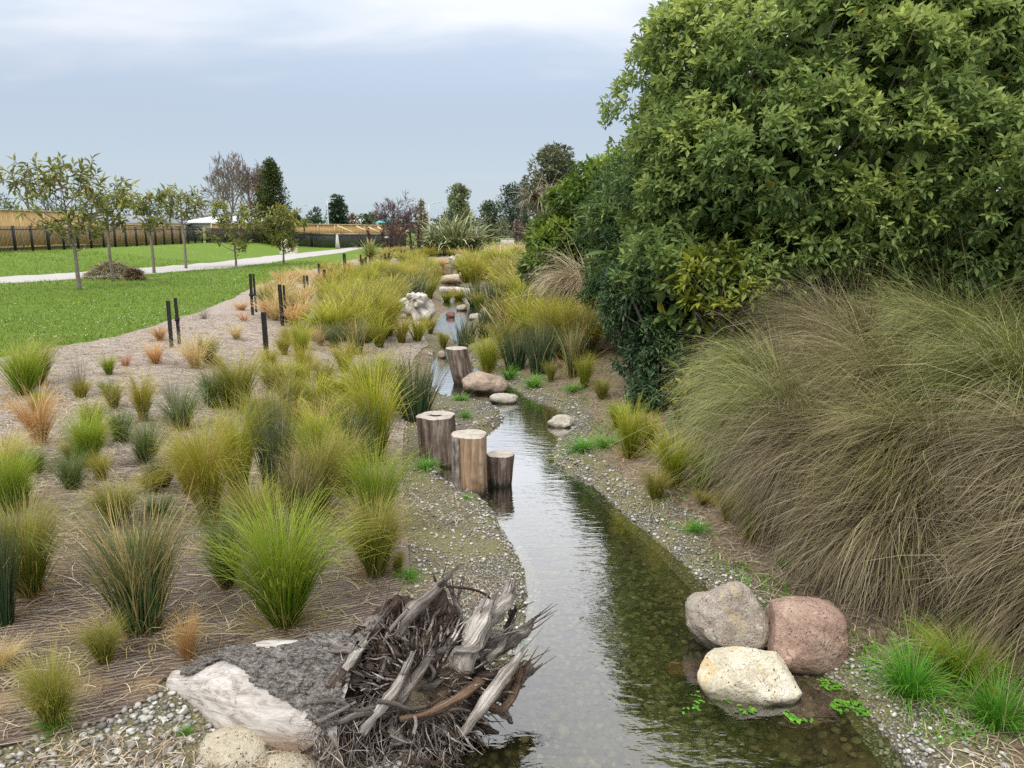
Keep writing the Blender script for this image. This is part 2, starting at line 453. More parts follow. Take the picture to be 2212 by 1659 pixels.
def mat_gravel():
    m = Mat('gravel_bed'); c = m.coord('World')
    n = m.noise(c, 2.6, 4); col = m.voro(c, 60, out='Color'); d = m.voro(c, 60)
    bw = m.n('ShaderNodeSeparateColor'); m.t.links.new(col, bw.inputs[0])
    peb = m.ramp(bw.outputs[0], [(0.0, (0.17, 0.155, 0.125)), (0.45, (0.27, 0.25, 0.20)), (1.0, (0.42, 0.40, 0.34))])
    peb = m.mix(m.map(d, 0.30, 0.60), peb, (0.10, 0.088, 0.062))
    moss = m.map(m.noise(c, 1.7, 5, 0.65), 0.38, 0.60)
    peb = m.mix(m.math('MULTIPLY', moss, 0.62), peb, (0.22, 0.205, 0.075))
    dirt = m.map(n, 0.56, 0.74)
    peb = m.mix(m.math('MULTIPLY', dirt, 0.6), peb, (0.20, 0.15, 0.10))
    return m.done(m.bsdf(peb, 0.9, m.bump(m.math('SUBTRACT', 1.0, d), 0.9, 0.018), 0.2))
def mat_bed():
    m = Mat('stream_bed'); c = m.coord('World')
    col = m.voro(c, 17, out='Color'); d = m.voro(c, 17)
    bw = m.n('ShaderNodeSeparateColor'); m.t.links.new(col, bw.inputs[0])
    peb = m.ramp(bw.outputs[0], [(0.0, (0.045, 0.042, 0.018)), (0.6, (0.105, 0.093, 0.045)), (1.0, (0.17, 0.15, 0.085))])
    peb = m.mix(m.map(d, 0.30, 0.6), peb, (0.028, 0.026, 0.012))
    silt = m.map(m.noise(c, 1.5, 4), 0.46, 0.62)
    peb = m.mix(m.math('MULTIPLY', silt, 0.7), peb, (0.12, 0.096, 0.05))
    return m.done(m.bsdf(peb, 0.85, m.bump(m.math('SUBTRACT', 1.0, d), 0.8, 0.03), 0.1))
def mat_lawn():
    m = Mat('lawn_turf'); c = m.coord('World')
    a = m.noise(c, 0.35, 4, 0.6); b = m.noise(c, 9.0, 6, 0.75); d = m.noise(c, 1.5, 4)
    col = m.ramp(b, [(0.25, (0.05, 0.085, 0.012)), (0.5, (0.125, 0.205, 0.024)), (0.8, (0.215, 0.295, 0.05))])
    col = m.mix(m.math('MULTIPLY', m.map(a, 0.5, 0.75), 0.5), col, (0.17, 0.235, 0.03))
    col = m.mix(m.math('MULTIPLY', m.map(d, 0.62, 0.8), 0.45), col, (0.24, 0.21, 0.06))
    return m.done(m.bsdf(col, 0.9, m.bump(b, 1.0, 0.06), 0.15))
def mat_path():
    m = Mat('path_surface'); c = m.coord('World')
    b = m.noise(c, 60.0, 3, 0.7); a = m.noise(c, 0.8, 4)
    col = m.ramp(b, [(0.3, (0.34, 0.32, 0.30)), (0.7, (0.50, 0.48, 0.45))])
    col = m.mix(m.math('MULTIPLY', m.map(a, 0.45, 0.7), 0.35), col, (0.36, 0.33, 0.29))
    return m.done(m.bsdf(col, 0.95, m.bump(b, 0.5, 0.006), 0.1))
M_SOIL, M_MAT, M_GRAV, M_BED, M_LAWN, M_PATH = mat_soil(), mat_matting(), mat_gravel(), mat_bed(), mat_lawn(), mat_path()

g = obj('ground', np.stack([GXf, GYf, GHf], 1), GQ, M_SOIL, smooth=True)
tag(g, 'brown soil and matted ground of the stream banks', None, kind='structure')
S_LAWN = sdf(GXf, GYf, LAWN) + vnoise(GXf, GYf, 1.6, 11) * 0.10
o = sheet('lawn', S_LAWN, 0.035, M_LAWN, 0.03); tag(o, 'mown green lawn dotted with white clover', None, kind='structure')
S_PATH = np.where(GYf > 112, 5.0, sdf(GXf, GYf, PATH))
o = sheet('footpath', S_PATH, 0.052, M_PATH, 0.012); tag(o, 'pale gravel footpath curving across the lawn', None, kind='structure')
LEFTSIDE = side_left(GXf, GYf)
BEDPOLY = BED_EDGE + [(-1.2, 20.0), (-1.7, 30.0), (-3.4, 52.0), (-6.5, 62.0), (-7.5, 68.0)] + LAWN_EDGE[::-1] + [(-12.0, 0.2), (-3.0, 0.4)]
S_MAT = np.maximum(np.maximum(sdf(GXf, GYf, BEDPOLY), -S_LAWN + 0.02), 0.35 - D_STREAM)
o = sheet('jute_matting', S_MAT, 0.016, M_MAT, 0.0); tag(o, 'brown jute matting laid over the planted left bank', None, kind='structure')
def gravel_zone(x, y, d):
    L = side_left(x, y)
    inbed = sdf(x, y, BEDPOLY)
    wr = 0.34 + vnoise(x, y, 1.1, 21) * 0.3
    s_left = np.maximum(-inbed + 0.02, d - 2.2)
    s_left = np.where(inbed > 3, 1.0, s_left)
    s_right = d - wr
    s = np.where(L, np.where(inbed > 0, np.minimum(-0.05, d - 2.2), 0.2), s_right)
    s = np.where(y > 48, 1.0, s)
    return np.maximum(s, -d - 0.10)
S_GRAV = gravel_zone(GXf, GYf, D_STREAM)
o = sheet('gravel_bank', S_GRAV, 0.008, M_GRAV); tag(o, 'stony gravel margin along both sides of the stream', None, kind='structure')
S_BED = D_STREAM + 0.02
o = sheet('stream_bed', S_BED, 0.004, M_BED); tag(o, 'pebbly brown bed of the stream under the water', None, kind='structure')

# ------------------------------------------------------------------ water
def mat_water():
    m = Mat('stream_water')
    c = m.coord('World', scale=(1.0, 2.6, 1.0), rot=(0, 0, R(6)))
    a = m.noise(c, 4.2, 3, 0.55, 0.4); b = m.noise(c, 15.0, 2, 0.5, 0.3)
    calm = m.map(m.noise(m.coord('World'), 0.55, 2), 0.35, 0.65, 0.35, 1.0)
    hgt = m.math('MULTIPLY', m.math('ADD', m.math('MULTIPLY', a, 1.0), m.math('MULTIPLY', b, 0.22)), calm)
    nrm = m.bump(hgt, 0.24, 0.022)
    fr = m.n('ShaderNodeFresnel'); fr.inputs['IOR'].default_value = 1.34; m.set(fr.inputs['Normal'], nrm)
    tr = m.n('ShaderNodeBsdfTransparent'); m.set(tr.inputs[0], (0.80, 0.81, 0.66))
    gl = m.n('ShaderNodeBsdfGlossy'); m.set(gl.inputs['Color'], (1.0, 1.0, 1.0)); gl.inputs['Roughness'].default_value = 0.03; m.set(gl.inputs['Normal'], nrm)
    mx = m.n('ShaderNodeMixShader')
    m.set(mx.inputs[0], m.math('MINIMUM', m.math('MULTIPLY', fr.outputs[0], 4.9), 0.72)); m.t.links.new(tr.outputs[0], mx.inputs[1]); m.t.links.new(gl.outputs[0], mx.inputs[2])
    return m.done(mx.outputs[0])
M_WATER = mat_water()
q = GQ[(D_STREAM[GQ] < 0.25).any(1)]
used = np.unique(q); remap = -np.ones(GXf.size, int); remap[used] = np.arange(len(used))
o = obj('water', np.stack([GXf[used], GYf[used], np.zeros(len(used))], 1), remap[q], M_WATER, smooth=True)
tag(o, 'clear shallow stream water reflecting sky and shrubs', None, kind='structure')

# ================================================================== grasses
def blades(rng, n, base_r, length, lsd, lean, lean_sd, droop, droop_sd, width, nseg=4, az=None, wind=(0, 0), clump=0, twist=1.0, rise=0.0, kink=1.35, locks=0):
    """n arching blades; lean = angle from upright at the root, droop = further bend to the tip"""
    if az is None: az = rng.rand(n) * 2 * np.pi
    rr = np.sqrt(rng.rand(n)) * base_r
    a2 = az + rng.randn(n) * 0.5
    P = np.stack([np.cos(a2) * rr, np.sin(a2) * rr, np.zeros(n) - 0.01 + rise * (1 - (rr / (base_r + 1e-9)) ** 2)], 1)
    L = np.maximum(length * (1 + rng.randn(n) * lsd), length * 0.2)
    th0 = np.abs(lean * (0.35 + 0.65 * rr / (base_r + 1e-9)) + rng.randn(n) * lean_sd)
    dr = droop * np.maximum(1 + rng.randn(n) * droop_sd, 0.05)
    if locks:          # blades hang together in locks
        lk = rng.randint(0, locks, n); src_ = rng.choice(n, locks)
        az = az[src_][lk] + rng.randn(n) * 0.16; th0 = 0.75 * th0[src_][lk] + 0.25 * th0; dr = 0.7 * dr[src_][lk] + 0.3 * dr; L = 0.6 * L[src_][lk] + 0.4 * L
        P = 0.6 * P[src_][lk] + 0.4 * P
    side = az + np.pi / 2 + rng.randn(n) * 0.7 * twist
    S = np.stack([np.cos(side), np.sin(side), rng.randn(n) * 0.3], 1); S /= np.linalg.norm(S, axis=1)[:, None]
    V = np.zeros((n, nseg + 1, 2, 3)); p = P.copy(); w = width * (0.7 + 0.6 * rng.rand(n))
    azk = az.copy(); daz = rng.randn(n) * 0.45; wj = 0.35 + 1.3 * rng.rand(n)
    for k in range(nseg + 1):
        t = k / nseg
        wk = w * (1.0 - 0.82 * t ** 1.7) * 0.5
        V[:, k, 0] = p - S * wk[:, None]; V[:, k, 1] = p + S * wk[:, None]
        th = th0 + dr * t ** kink
        azk = az + daz * t
        D = np.stack([np.sin(th) * np.cos(azk), np.sin(th) * np.sin(azk), np.cos(th)], 1)
        D[:, 0] += wind[0] * t * wj; D[:, 1] += wind[1] * t * wj
        D /= np.linalg.norm(D, axis=1)[:, None]
        p = p + D * (L / nseg)[:, None]
    idx = np.arange(n * (nseg + 1) * 2).reshape(n, nseg + 1, 2)
    F = np.stack([idx[:, :-1, 0], idx[:, :-1, 1], idx[:, 1:, 1], idx[:, 1:, 0]], -1).reshape(-1, 4)
    u = rng.rand(n)
    U = np.stack(np.broadcast_arrays(u[:, None, None] * np.ones((n, nseg + 1, 2)), np.linspace(0, 1, nseg + 1)[None, :, None]), -1).reshape(-1, 2)
    return V.reshape(-1, 3), F, U
def join(parts):
    V, F, U, n = [], [], [], 0
    for v, f, u in parts:
        V.append(v); F.append(f + n); U.append(u); n += len(v)
    return np.concatenate(V), np.concatenate(F), np.concatenate(U)

MB = {
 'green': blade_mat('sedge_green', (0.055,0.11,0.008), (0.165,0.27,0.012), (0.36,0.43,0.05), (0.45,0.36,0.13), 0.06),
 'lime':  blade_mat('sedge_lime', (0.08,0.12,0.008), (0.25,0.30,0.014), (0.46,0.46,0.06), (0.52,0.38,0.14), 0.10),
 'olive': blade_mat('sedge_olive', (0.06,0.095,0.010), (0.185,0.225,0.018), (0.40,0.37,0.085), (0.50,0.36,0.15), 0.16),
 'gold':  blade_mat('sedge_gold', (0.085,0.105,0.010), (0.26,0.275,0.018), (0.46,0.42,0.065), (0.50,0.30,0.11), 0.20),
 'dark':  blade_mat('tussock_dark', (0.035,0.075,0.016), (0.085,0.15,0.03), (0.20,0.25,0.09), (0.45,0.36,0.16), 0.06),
 'blue':  blade_mat('tussock_blue', (0.04,0.08,0.03), (0.10,0.17,0.07), (0.24,0.28,0.14), (0.45,0.36,0.16), 0.06),
 'rush':  blade_mat('rush_stem', (0.03,0.065,0.022), (0.05,0.095,0.042), (0.14,0.16,0.075), (0.42,0.32,0.14), 0.08, trans=0.12),
 'mixed': blade_mat('rush_straw', (0.04,0.085,0.025), (0.08,0.13,0.045), (0.22,0.22,0.09), (0.56,0.41,0.17), 0.34, trans=0.15),
 'tan':   blade_mat('tussock_tan', (0.33,0.13,0.055), (0.55,0.29,0.11), (0.68,0.46,0.20), (0.66,0.50,0.25), 0.25),
 'straw': blade_mat('tussock_straw', (0.30,0.24,0.08), (0.58,0.44,0.18), (0.70,0.56,0.28), (0.66,0.52,0.30), 0.30),
 'red':   blade_mat('tussock_red', (0.30,0.09,0.05), (0.46,0.17,0.09), (0.55,0.28,0.15), (0.6,0.4,0.2), 0.2),
 'weed':  blade_mat('green_weed', (0.055,0.17,0.012), (0.10,0.30,0.02), (0.18,0.38,0.05), (0.3,0.34,0.06), 0.05),
 'grey':  blade_mat('grey_twigs', (0.16,0.15,0.10), (0.24,0.22,0.17), (0.34,0.32,0.27), (0.4,0.3,0.2), 0.2),
 'droop': blade_mat('drooping_sedge', (0.12,0.14,0.032), (0.195,0.21,0.05), (0.235,0.20,0.09), (0.38,0.32,0.18), 0.15, trans=0.12, var=1.0, objvar=0.2),
 'droopg': blade_mat('drooping_sedge_green', (0.115,0.15,0.032), (0.20,0.25,0.05), (0.29,0.28,0.11), (0.40,0.36,0.17), 0.09, trans=0.15, var=0.95, objvar=0.2),
 'droopb': blade_mat('drooping_sedge_brown', (0.125,0.13,0.042), (0.175,0.155,0.055), (0.20,0.16,0.09), (0.34,0.28,0.18), 0.20, trans=0.10, var=1.0, objvar=0.2),
 'pale':  blade_mat('bleached_tussock', (0.22,0.165,0.10), (0.40,0.315,0.19), (0.52,0.43,0.28), (0.50,0.41,0.28), 0.3, trans=0.12, var=0.5),
}
# kind -> (base radius, lean, lean sd, droop, kink)  for a tuft one unit tall
SH = {
 'green': (0.13, 0.32, 0.18, 1.25, 2.0), 'lime': (0.13, 0.32, 0.18, 1.3, 2.0), 'olive': (0.13, 0.34, 0.18, 1.25, 2.0), 'gold': (0.16, 0.36, 0.22, 1.35, 1.4),
 'dark': (0.13, 0.50, 0.22, 0.75, 1.4), 'blue': (0.16, 0.55, 0.22, 0.75, 1.4), 'rush': (0.16, 0.14, 0.10, 0.22, 1.3), 'mixed': (0.17, 0.20, 0.13, 0.65, 1.7),
 'tan': (0.13, 0.40, 0.20, 0.9, 1.4), 'straw': (0.15, 0.5, 0.25, 1.3, 1.3), 'red': (0.13, 0.5, 0.25, 0.9, 1.4), 'weed': (0.22, 0.65, 0.3, 1.3, 1.3), 'grey': (0.12, 0.45, 0.25, 0.35, 1.2),
 'pale': (0.22, 0.55, 0.22, 1.9, 1.2),
}
LEN = {'rush': 1.02, 'mixed': 1.08, 'pale': 1.75, 'gold': 1.32, 'straw': 1.35, 'weed': 1.35, 'blue': 1.2, 'dark': 1.2}
_proto = {}
def tuft_mesh(kind, q, var):
    key = (kind, q, var)
    if key in _proto: return _proto[key]
    n, w, ns = {'hi': (1150, 0.0082, 6), 'mid': (520, 0.0145, 4), 'lo': (220, 0.028, 3)}[q]
    if kind == 'rush': n = int(n * 0.55); w *= 1.05
    if kind == 'mixed': n = int(n * 0.6)
    if kind in ('weed', 'red', 'grey'): n = int(n * 0.36); w *= (2.5 if kind == 'weed' else 0.8)
    if kind in ('tan', 'straw'): n = int(n * 0.7)
    rng = np.random.RandomState(abs(hash_(kind)) % 9999 + var * 7 + len(q))
    br, ln, lsd, dr, kk = SH[kind]
    parts = [blades(rng, n, br, LEN.get(kind, 1.15), 0.20, ln, lsd, dr, 0.4, w, ns, kink=kk, locks=(0 if kind in ('weed', 'grey', 'rush') else 110))]
    if kind in ('green', 'lime', 'olive', 'gold'):      # a few long stray culms
        parts.append(blades(rng, max(8, n // 14), br, 1.35, 0.12, ln * 1.2, 0.2, dr * 0.9, 0.4, w * 0.7, ns, kink=kk))
    if kind not in ('weed', 'grey', 'rush') and q != 'lo':      # dead thatch fallen round the foot
        th_ = blades(rng, n // 5, br * 1.3, 0.55, 0.35, 1.25, 0.25, 0.5, 0.4, w, 3); th_[2][:, 0] *= 0.05; th_[0][:, 2] = np.maximum(th_[0][:, 2], 0.005); parts.append(th_)
    V, F, U = join(parts)
    V[:, 2] /= np.percentile(V[:, 2], 99.2)
    r = np.percentile(np.hypot(V[:, 0], V[:, 1]), 95); V[:, :2] *= 0.5 / r
    me = mesh_data('tuft_' + kind, V, F, (MB[kind],), U)
    _proto[key] = me; return me
def hash_(s):
    h = 7
    for ch in s: h = (h * 31 + ord(ch)) & 0xffff
    return h
NAMES = {'rush': 'rush_clump', 'mixed': 'rush_clump', 'weed': 'green_weed', 'grey': 'twiggy_shrub'}
CATS = {'rush_clump': 'rush', 'green_weed': 'weed', 'twiggy_shrub': 'shrub', 'grass_tussock': 'grass tussock'}
_tn = [0]
def tussock(xd, yd, top, wpx, kind, label, group=None, rz=None, p=None, lean=(0, 0)):
    p = G(xd, yd) if p is None else p
    dist = math.hypot(p[0], p[1])
    sc = mpp(p[1] * CP + (CAMZ - p[2]) * SP)
    h = max((yd - top) * sc / CP * 1.0, 0.05); w = wpx * sc
    q = 'hi' if p[1] < 6.6 else ('mid' if p[1] < 15 else 'lo')
    _tn[0] += 1; rng = random.Random(_tn[0] * 13 + 5)
    nm = NAMES.get(kind, 'grass_tussock')
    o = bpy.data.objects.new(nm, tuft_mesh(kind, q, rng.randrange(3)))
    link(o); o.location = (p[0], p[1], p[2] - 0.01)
    o.rotation_euler = (lean[0], lean[1], rng.random() * 6.28 if rz is None else rz)
    o.scale = (w * 1.25, w * 1.25, h * 1.1)
    return tag(o, label, CATS[nm], group)
NEAR = [
 (618,1352,1085,250,'green','large bright green sedge tussock directly above the fallen root log'),
 (308,1362,1085,225,'mixed','tall dark rush clump streaked with straw stems, left of the large bright green tussock'),
 (490,1272,1090,110,'dark','dark green tussock half hidden behind the large bright green one'),
 (812,1246,1065,150,'olive','olive sedge tussock at the gravel edge, nearest the water'),
 (818,1160,965,140,'green','fresh green sedge tussock behind the olive one at the gravel edge'),
 (66,1290,1075,170,'olive','broad olive tussock near the photo\'s left edge, above the striped matting'),
 (4,1352,1105,90,'rush','dark upright rush cut off by the left edge of the photo'),
 (226,1436,1335,90,'olive','small olive tuft on the matting below the straw streaked rush clump'),
 (118,1572,1400,140,'olive','straw tipped tussock in the lower left corner with a bright weed at its foot'),
 (0,1448,1375,110,'straw','pale straw tussock spilling in at the left edge'),
 (408,1428,1318,66,'tan','sparse wisp of dry orange stems alone on the striped matting'),
 (452,1135,905,150,'gold','big yellow green sedge tussock in the middle of the planted bed'),
 (520,1085,880,120,'lime','lime sedge tussock leaning against the big yellow green one'),
 (415,1070,930,100,'lime','smaller lime sedge left of the big yellow green tussock'),
 (602,1085,850,90,'rush','tallest dark rush clump in the middle of the bed'),
 (700,1010,880,110,'lime','lime sedge between the tallest rush clump and the stumps'),
 (745,1075,930,110,'olive','olive sedge in front of the slim dark rush'),
 (560,960,850,90,'olive','olive sedge behind the tallest rush clump'),
 (640,960,860,90,'gold','golden sedge right of the tallest rush clump'),
 (690,945,870,70,'straw','straw tuft behind the lime sedge near the stumps'),
 (560,1180,1040,120,'olive','olive tussock in front of the tallest rush clump'),
 (690,1115,925,130,'olive','olive sedge tussock right of the tallest rush clump'),
 (650,1150,990,100,'mixed','straw streaked rush in front of the tallest rush clump'),
 (770,1010,860,90,'rush','slim dark rush among the lime sedges by the stumps'),
 (812,1000,785,140,'lime','tall lime sedge tussock just left of the hollow topped stump'),
 (800,905,760,120,'lime','lime sedge tussock behind the tall one near the hollow topped stump'),
 (896,908,765,100,'rush','dark rush on the gravel behind the hollow topped stump'),
 (862,885,770,80,'mixed','straw streaked rush beside the gravel spit'),
 (252,1136,1035,120,'olive','olive tussock behind the tall straw streaked rush clump'),
 (157,1062,972,74,'dark','small dark green tuft below the round green one on bare matting'),
 (194,1012,888,100,'green','round green tussock in the left of the bed'),
 (320,1002,908,84,'dark','neat dark green tuft alone on pale matting'),
 (348,1055,985,62,'rush','thin grey green rush below the neat dark green tuft'),
 (263,957,878,78,'dark','dark green tuft between the round green tussock and the neat dark one'),
 (86,962,828,110,'tan','large orange brown tussock at the left of the bed'),
 (28,1112,965,120,'green','green tussock at the left edge below the orange brown one'),
 (12,1015,925,120,'straw','straw coloured tussock at the left edge beside the orange brown one'),
 (392,927,830,104,'blue','blue green spreading tussock above the lime sedges'),
 (310,912,800,74,'gold','tawny upright tussock left of the blue green one'),
 (246,884,822,56,'olive','small olive tuft behind the tawny upright tussock'),
 (205,930,862,66,'olive','small olive tuft above the round green tussock'),
 (56,857,742,110,'green','green tussock in front of the lawn at the left edge'),
 (88,835,735,90,'olive','olive tussock beside the green one at the lawn edge'),
 (172,858,752,60,'grey','grey twiggy shrub with tan grass at its foot'),
 (176,862,815,50,'gold','tan grass growing through the grey twiggy shrub'),
 (236,812,766,42,'green','small green tuft right of the grey twiggy shrub'),
 (272,792,760,44,'red','reddish tuft right of the small green tuft'),
 (336,788,738,52,'tan','tan tuft in front of the nearest pair of stakes'),
 (424,797,715,92,'straw','straw and green spiky tussock right of the nearest stakes'),
 (450,790,722,60,'olive','green spiky tuft beside the straw one right of the nearest stakes'),
 (520,885,762,120,'olive','large olive green tussock in front of the thick dark stake'),
 (462,882,795,84,'dark','darker green tussock left of the large olive green one'),
 (372,870,800,58,'grey','grey twiggy shrub above the blue green tussock'),
 (612,835,782,54,'lime','small lime tuft below the thick dark stake'),
 (650,782,692,54,'lime','narrow lime tussock right of the thick dark stake'),
 (676,800,770,46,'straw','spiky straw tuft right of the narrow lime tussock'),
 (702,860,770,66,'olive','olive tussock in the gap left of the tall lime sedges'),
 (708,908,850,54,'olive','small olive tuft below the olive tussock in the gap'),
 (746,892,842,56,'lime','small lime tuft at the foot of the tall lime sedges'),
 (722,752,698,48,'blue','dark blue green tuft in the upper bed'),
 (770,765,690,70,'mixed','straw streaked rush in the upper bed'),
 (820,752,682,62,'lime','lime tussock beside the gravel bar'),
 (868,742,680,60,'gold','golden tussock at the foot of the pale driftwood stump'),
 (902,738,684,60,'lime','round lime tussock on the gravel below the driftwood stump'),
 (346,738,700,44,'tan','tan tuft on the lawn edge left of the nearest stakes'),
 (512,735,695,46,'straw','bleached straw wisp left of the thick dark stake'),
 (522,672,650,44,'tan','rusty tuft left of the second pair of stakes'),
 (528,695,668,44,'red','reddish tuft below the second pair of stakes'),
 (470,790,760,40,'straw','small straw wisp on pale matting near the stakes'),
 (440,690,655,40,'grey','small grey twiggy shrub at the lawn edge by the nearest stakes'),
 # right bank
 (1055,806,722,74,'lime','olive lime sedge behind the upright stump on the right bank'),
 (1112,800,708,70,'rush','dark rush on the right bank, left of two'),
 (1166,805,690,76,'rush','dark blue green rush on the right bank, right of two'),
 (1092,770,690,80,'olive','olive sedge behind the dark rushes of the right bank'),
 (1200,770,672,90,'olive','olive sedge below the bleached drooping tussock'),
 (1262,836,765,52,'lime','small lime tussock beside the dark bush'),
 (1190,824,778,36,'olive','little olive tuft left of the small lime tussock'),
 (1236,815,700,66,'mixed','thin brown rush beside the dark bush'),
 (1360,988,868,92,'lime','round lime tussock on the stones of the right bank'),
 (1452,1048,930,116,'lime','wide lime tussock right of the round one on the right bank'),
 (1520,1058,965,74,'green','green tussock against the big drooping sedges'),
 (1622,1166,1030,80,'lime','lime tussock tucked under the big drooping sedges'),
 (1745,1218,1150,50,'olive','small olive tuft below the big drooping sedges'),
 (1790,1215,1160,54,'gold','small golden tuft below the big drooping sedges'),
 (1520,1090,1060,50,'gold','little dry golden tuft in front of the green tussock on the right'),
 (1070,692,600,60,'rush','tall dark rush beside the upper pool'),
 (1028,662,604,50,'rush','dark rush in the stream by the pale log'),
 (896,652,592,64,'rush','dark blue green rush behind the driftwood stump'),
 (990,652,618,50,'gold','golden tuft on the gravel below the pale cross log'),
 (965,655,628,36,'lime','small lime tuft on the gravel below the pale cross log'),
 (1000,770,700,36,'rush','thin dark rush behind the upright stump'),
 (1045,730,690,50,'mixed','mixed rush on the stones above the upright stump'),
 (1415,1080,1010,70,'olive','olive tuft on the soil between the two lime tussocks and the stones'),
 (1335,925,868,60,'green','green tuft on the right bank behind the round lime tussock'),
 (1400,965,890,70,'gold','golden tuft behind the wide lime tussock'),
 (1572,1128,1050,64,'gold','golden tuft at the foot of the drooping sedges, left of the tucked lime one'),
 (1300,862,815,50,'olive','olive tuft below the dark bush'),
 (1012,742,690,44,'rush','dark rush on the stones between the two pools'),
 (958,758,716,36,'olive','olive tuft on the gravel bar left of the upstream stump'),
 (930,722,680,44,'gold','golden tuft on the left edge of the upper pool'),
 (1052,718,660,50,'rush','dark rush at the right edge of the upper pool'),
 (1035,668,626,44,'olive','olive tuft above the cream flat stone'),
 # low fresh weeds
 (1100,818,785,60,'weed','bright green weed behind the brown boulder'),
 (1150,838,808,64,'weed','bright green weed right of the brown boulder'),
 (995,866,848,50,'weed','bright green weed on the gravel spit below the upright stump'),
 (920,1015,985,74,'weed','bright green weed at the foot of the hollow topped stump'),
 (1005,905,880,36,'weed','small weed on the gravel spit'),
 (1010,1078,1064,36,'weed','tiny weed at the waterline below the tallest front stump'),
 (117,1578,1520,76,'weed','bright green weed at the foot of the straw tipped tussock'),
 (878,1250,1225,70,'weed','broad leaved green weed beside the olive tussock at the gravel edge'),
 (1695,1226,1200,50,'weed','bright green weed on the soil below the drooping sedges'),
 (1965,1505,1385,190,'weed','bright green grass clump at the foot of the drooping sedges'),
 (2075,1480,1360,170,'green','green grass clump behind the bright green one under the sedges'),
 (2150,1570,1450,190,'weed','bright green grass clump at the right edge of the photo'),
 (1505,1150,1120,60,'weed','low green weed on the stony right bank'),
 (1260,975,945,90,'weed','low green weeds on the point of the right bank'),
 (1310,965,940,80,'weed','low green weeds at the foot of the round lime tussock'),
 (1240,845,825,60,'weed','low weed below the small lime tussock'),
 (860,1240,1180,36,'olive','small green sprig on the gravel beside the olive tussock'),
 (400,1590,1562,40,'weed','little weed on the pebbles beside the white log'),
 (1120,1385,1360,30,'weed','sprig of weed at the waterline behind the roots'),
 (640,1440,1360,16,'grey','single thin dark stem standing behind the white log'),
]
for r in NEAR:
    tussock(*r)

# the dense mass farther up both banks: one object for each tussock
rs = random.Random(42)
def mass(poly, n, kinds, hpx, wpx, label, group, dmin=11):
    pts = []; xs = [p[0] for p in poly]; ys = [p[1] for p in poly]; tries = 0
    while len(pts) < n and tries < n * 60:
        tries += 1
        x, y = rs.uniform(min(xs), max(xs)), rs.uniform(min(ys), max(ys))
        if not inside(np.array([x]), np.array([y]), poly)[0]: continue
        k = (y - HOR) / 200.0
        if any(abs(x - a) < dmin * k * 1.1 and abs(y - b) < dmin * k * 0.45 for a, b in pts): continue
        pts.append((x, y))
    # rows from the front, counted from the left, tell one tussock from the next
    pts.sort(key=lambda q: -q[1]); per = 6; ROW = ['front', 'second', 'third', 'fourth', 'fifth', 'sixth', 'seventh', 'eighth', 'ninth', 'tenth', 'eleventh', 'twelfth', 'thirteenth', 'fourteenth', 'fifteenth', 'sixteenth', 'seventeenth', 'eighteenth', 'nineteenth', 'twentieth', 'backmost']
    ORD = ['leftmost', 'second from left', 'third from left', 'third from right', 'second from right', 'rightmost']
    for i in range(0, len(pts), per):
        row = sorted(pts[i:i + per])
        for j, (x, y) in enumerate(row):
            k = (y - HOR) / 200.0; kind = rs.choice(kinds)
            lb = label[kind] if isinstance(label, dict) else label
            jj = j if j < 3 else 6 - (len(row) - j)
            tussock(x, y, y - hpx * k * rs.uniform(0.75, 1.25), wpx * k * rs.uniform(0.8, 1.25), kind, lb + ', ' + ORD[jj] + ', ' + ROW[min(i // per, 20)] + ' row', group)
mass([(690,740),(700,660),(720,620),(770,596),(830,575),(870,562),(925,562),(948,590),(944,628),(935,660),(880,640),(850,690),(880,720),(800,745)], 112, ['lime','gold','olive','lime','olive'], 66, 74,
     {'lime': 'lime tussock left of the upper stream', 'gold': 'golden tussock left of the upper stream', 'olive': 'olive tussock left of the upper stream'}, 'dense tussocks left of the upper stream')
mass([(575,690),(560,640),(600,615),(660,596),(720,580),(760,570),(740,610),(700,640),(690,700),(640,705)], 34, ['straw','gold','olive','straw','tan'], 58, 70,
     {'straw': 'bleached straw tussock among the stakes', 'gold': 'golden tussock among the stakes', 'olive': 'olive tussock among the stakes', 'tan': 'rusty tan tussock among the stakes'}, 'tussocks among the stakes')
mass([(770,572),(800,556),(880,545),(960,548),(1010,552),(1000,566),(955,572),(920,562),(850,570)], 36, ['gold','olive','gold','tan'], 60, 110,
     {'gold': 'golden tussock in front of the big flax', 'olive': 'olive tussock in front of the big flax', 'tan': 'rusty tan tussock in front of the big flax'}, 'tussocks in front of the flax')
mass([(1000,610),(1010,580),(1060,560),(1130,560),(1150,600),(1170,660),(1160,700),(1110,690),(1060,640)], 34, ['lime','olive','lime','gold'], 95, 110,
     {'lime': 'lime tussock below the far shrub', 'olive': 'olive tussock below the far shrub', 'gold': 'golden tussock below the far shrub'}, 'tussocks below the far shrub')
mass([(1060,700),(1110,700),(1180,690),(1240,720),(1290,760),(1270,790),(1200,770),(1120,740),(1060,740)], 24, ['olive','lime','gold','mixed'], 75, 80,
     {'olive': 'olive tussock behind the right bank rushes', 'lime': 'lime tussock behind the right bank rushes', 'gold': 'golden tussock behind the right bank rushes', 'mixed': 'straw streaked rush behind the right bank rushes'}, 'tussocks behind the dark rushes')
mass([(20,1240),(20,900),(120,830),(300,830),(480,900),(540,1200),(420,1300),(200,1180)], 16, ['olive','green','gold','dark'], 19, 20, 'small tuft between the larger tussocks of the left bed', 'small tufts between larger tussocks', 20)
mass([(480,880),(560,800),(700,770),(850,800),(860,960),(700,1040),(560,1000)], 14, ['lime','olive','gold','green'], 42, 40, 'sedge filling the middle bed', 'sedges filling the middle bed', 16)
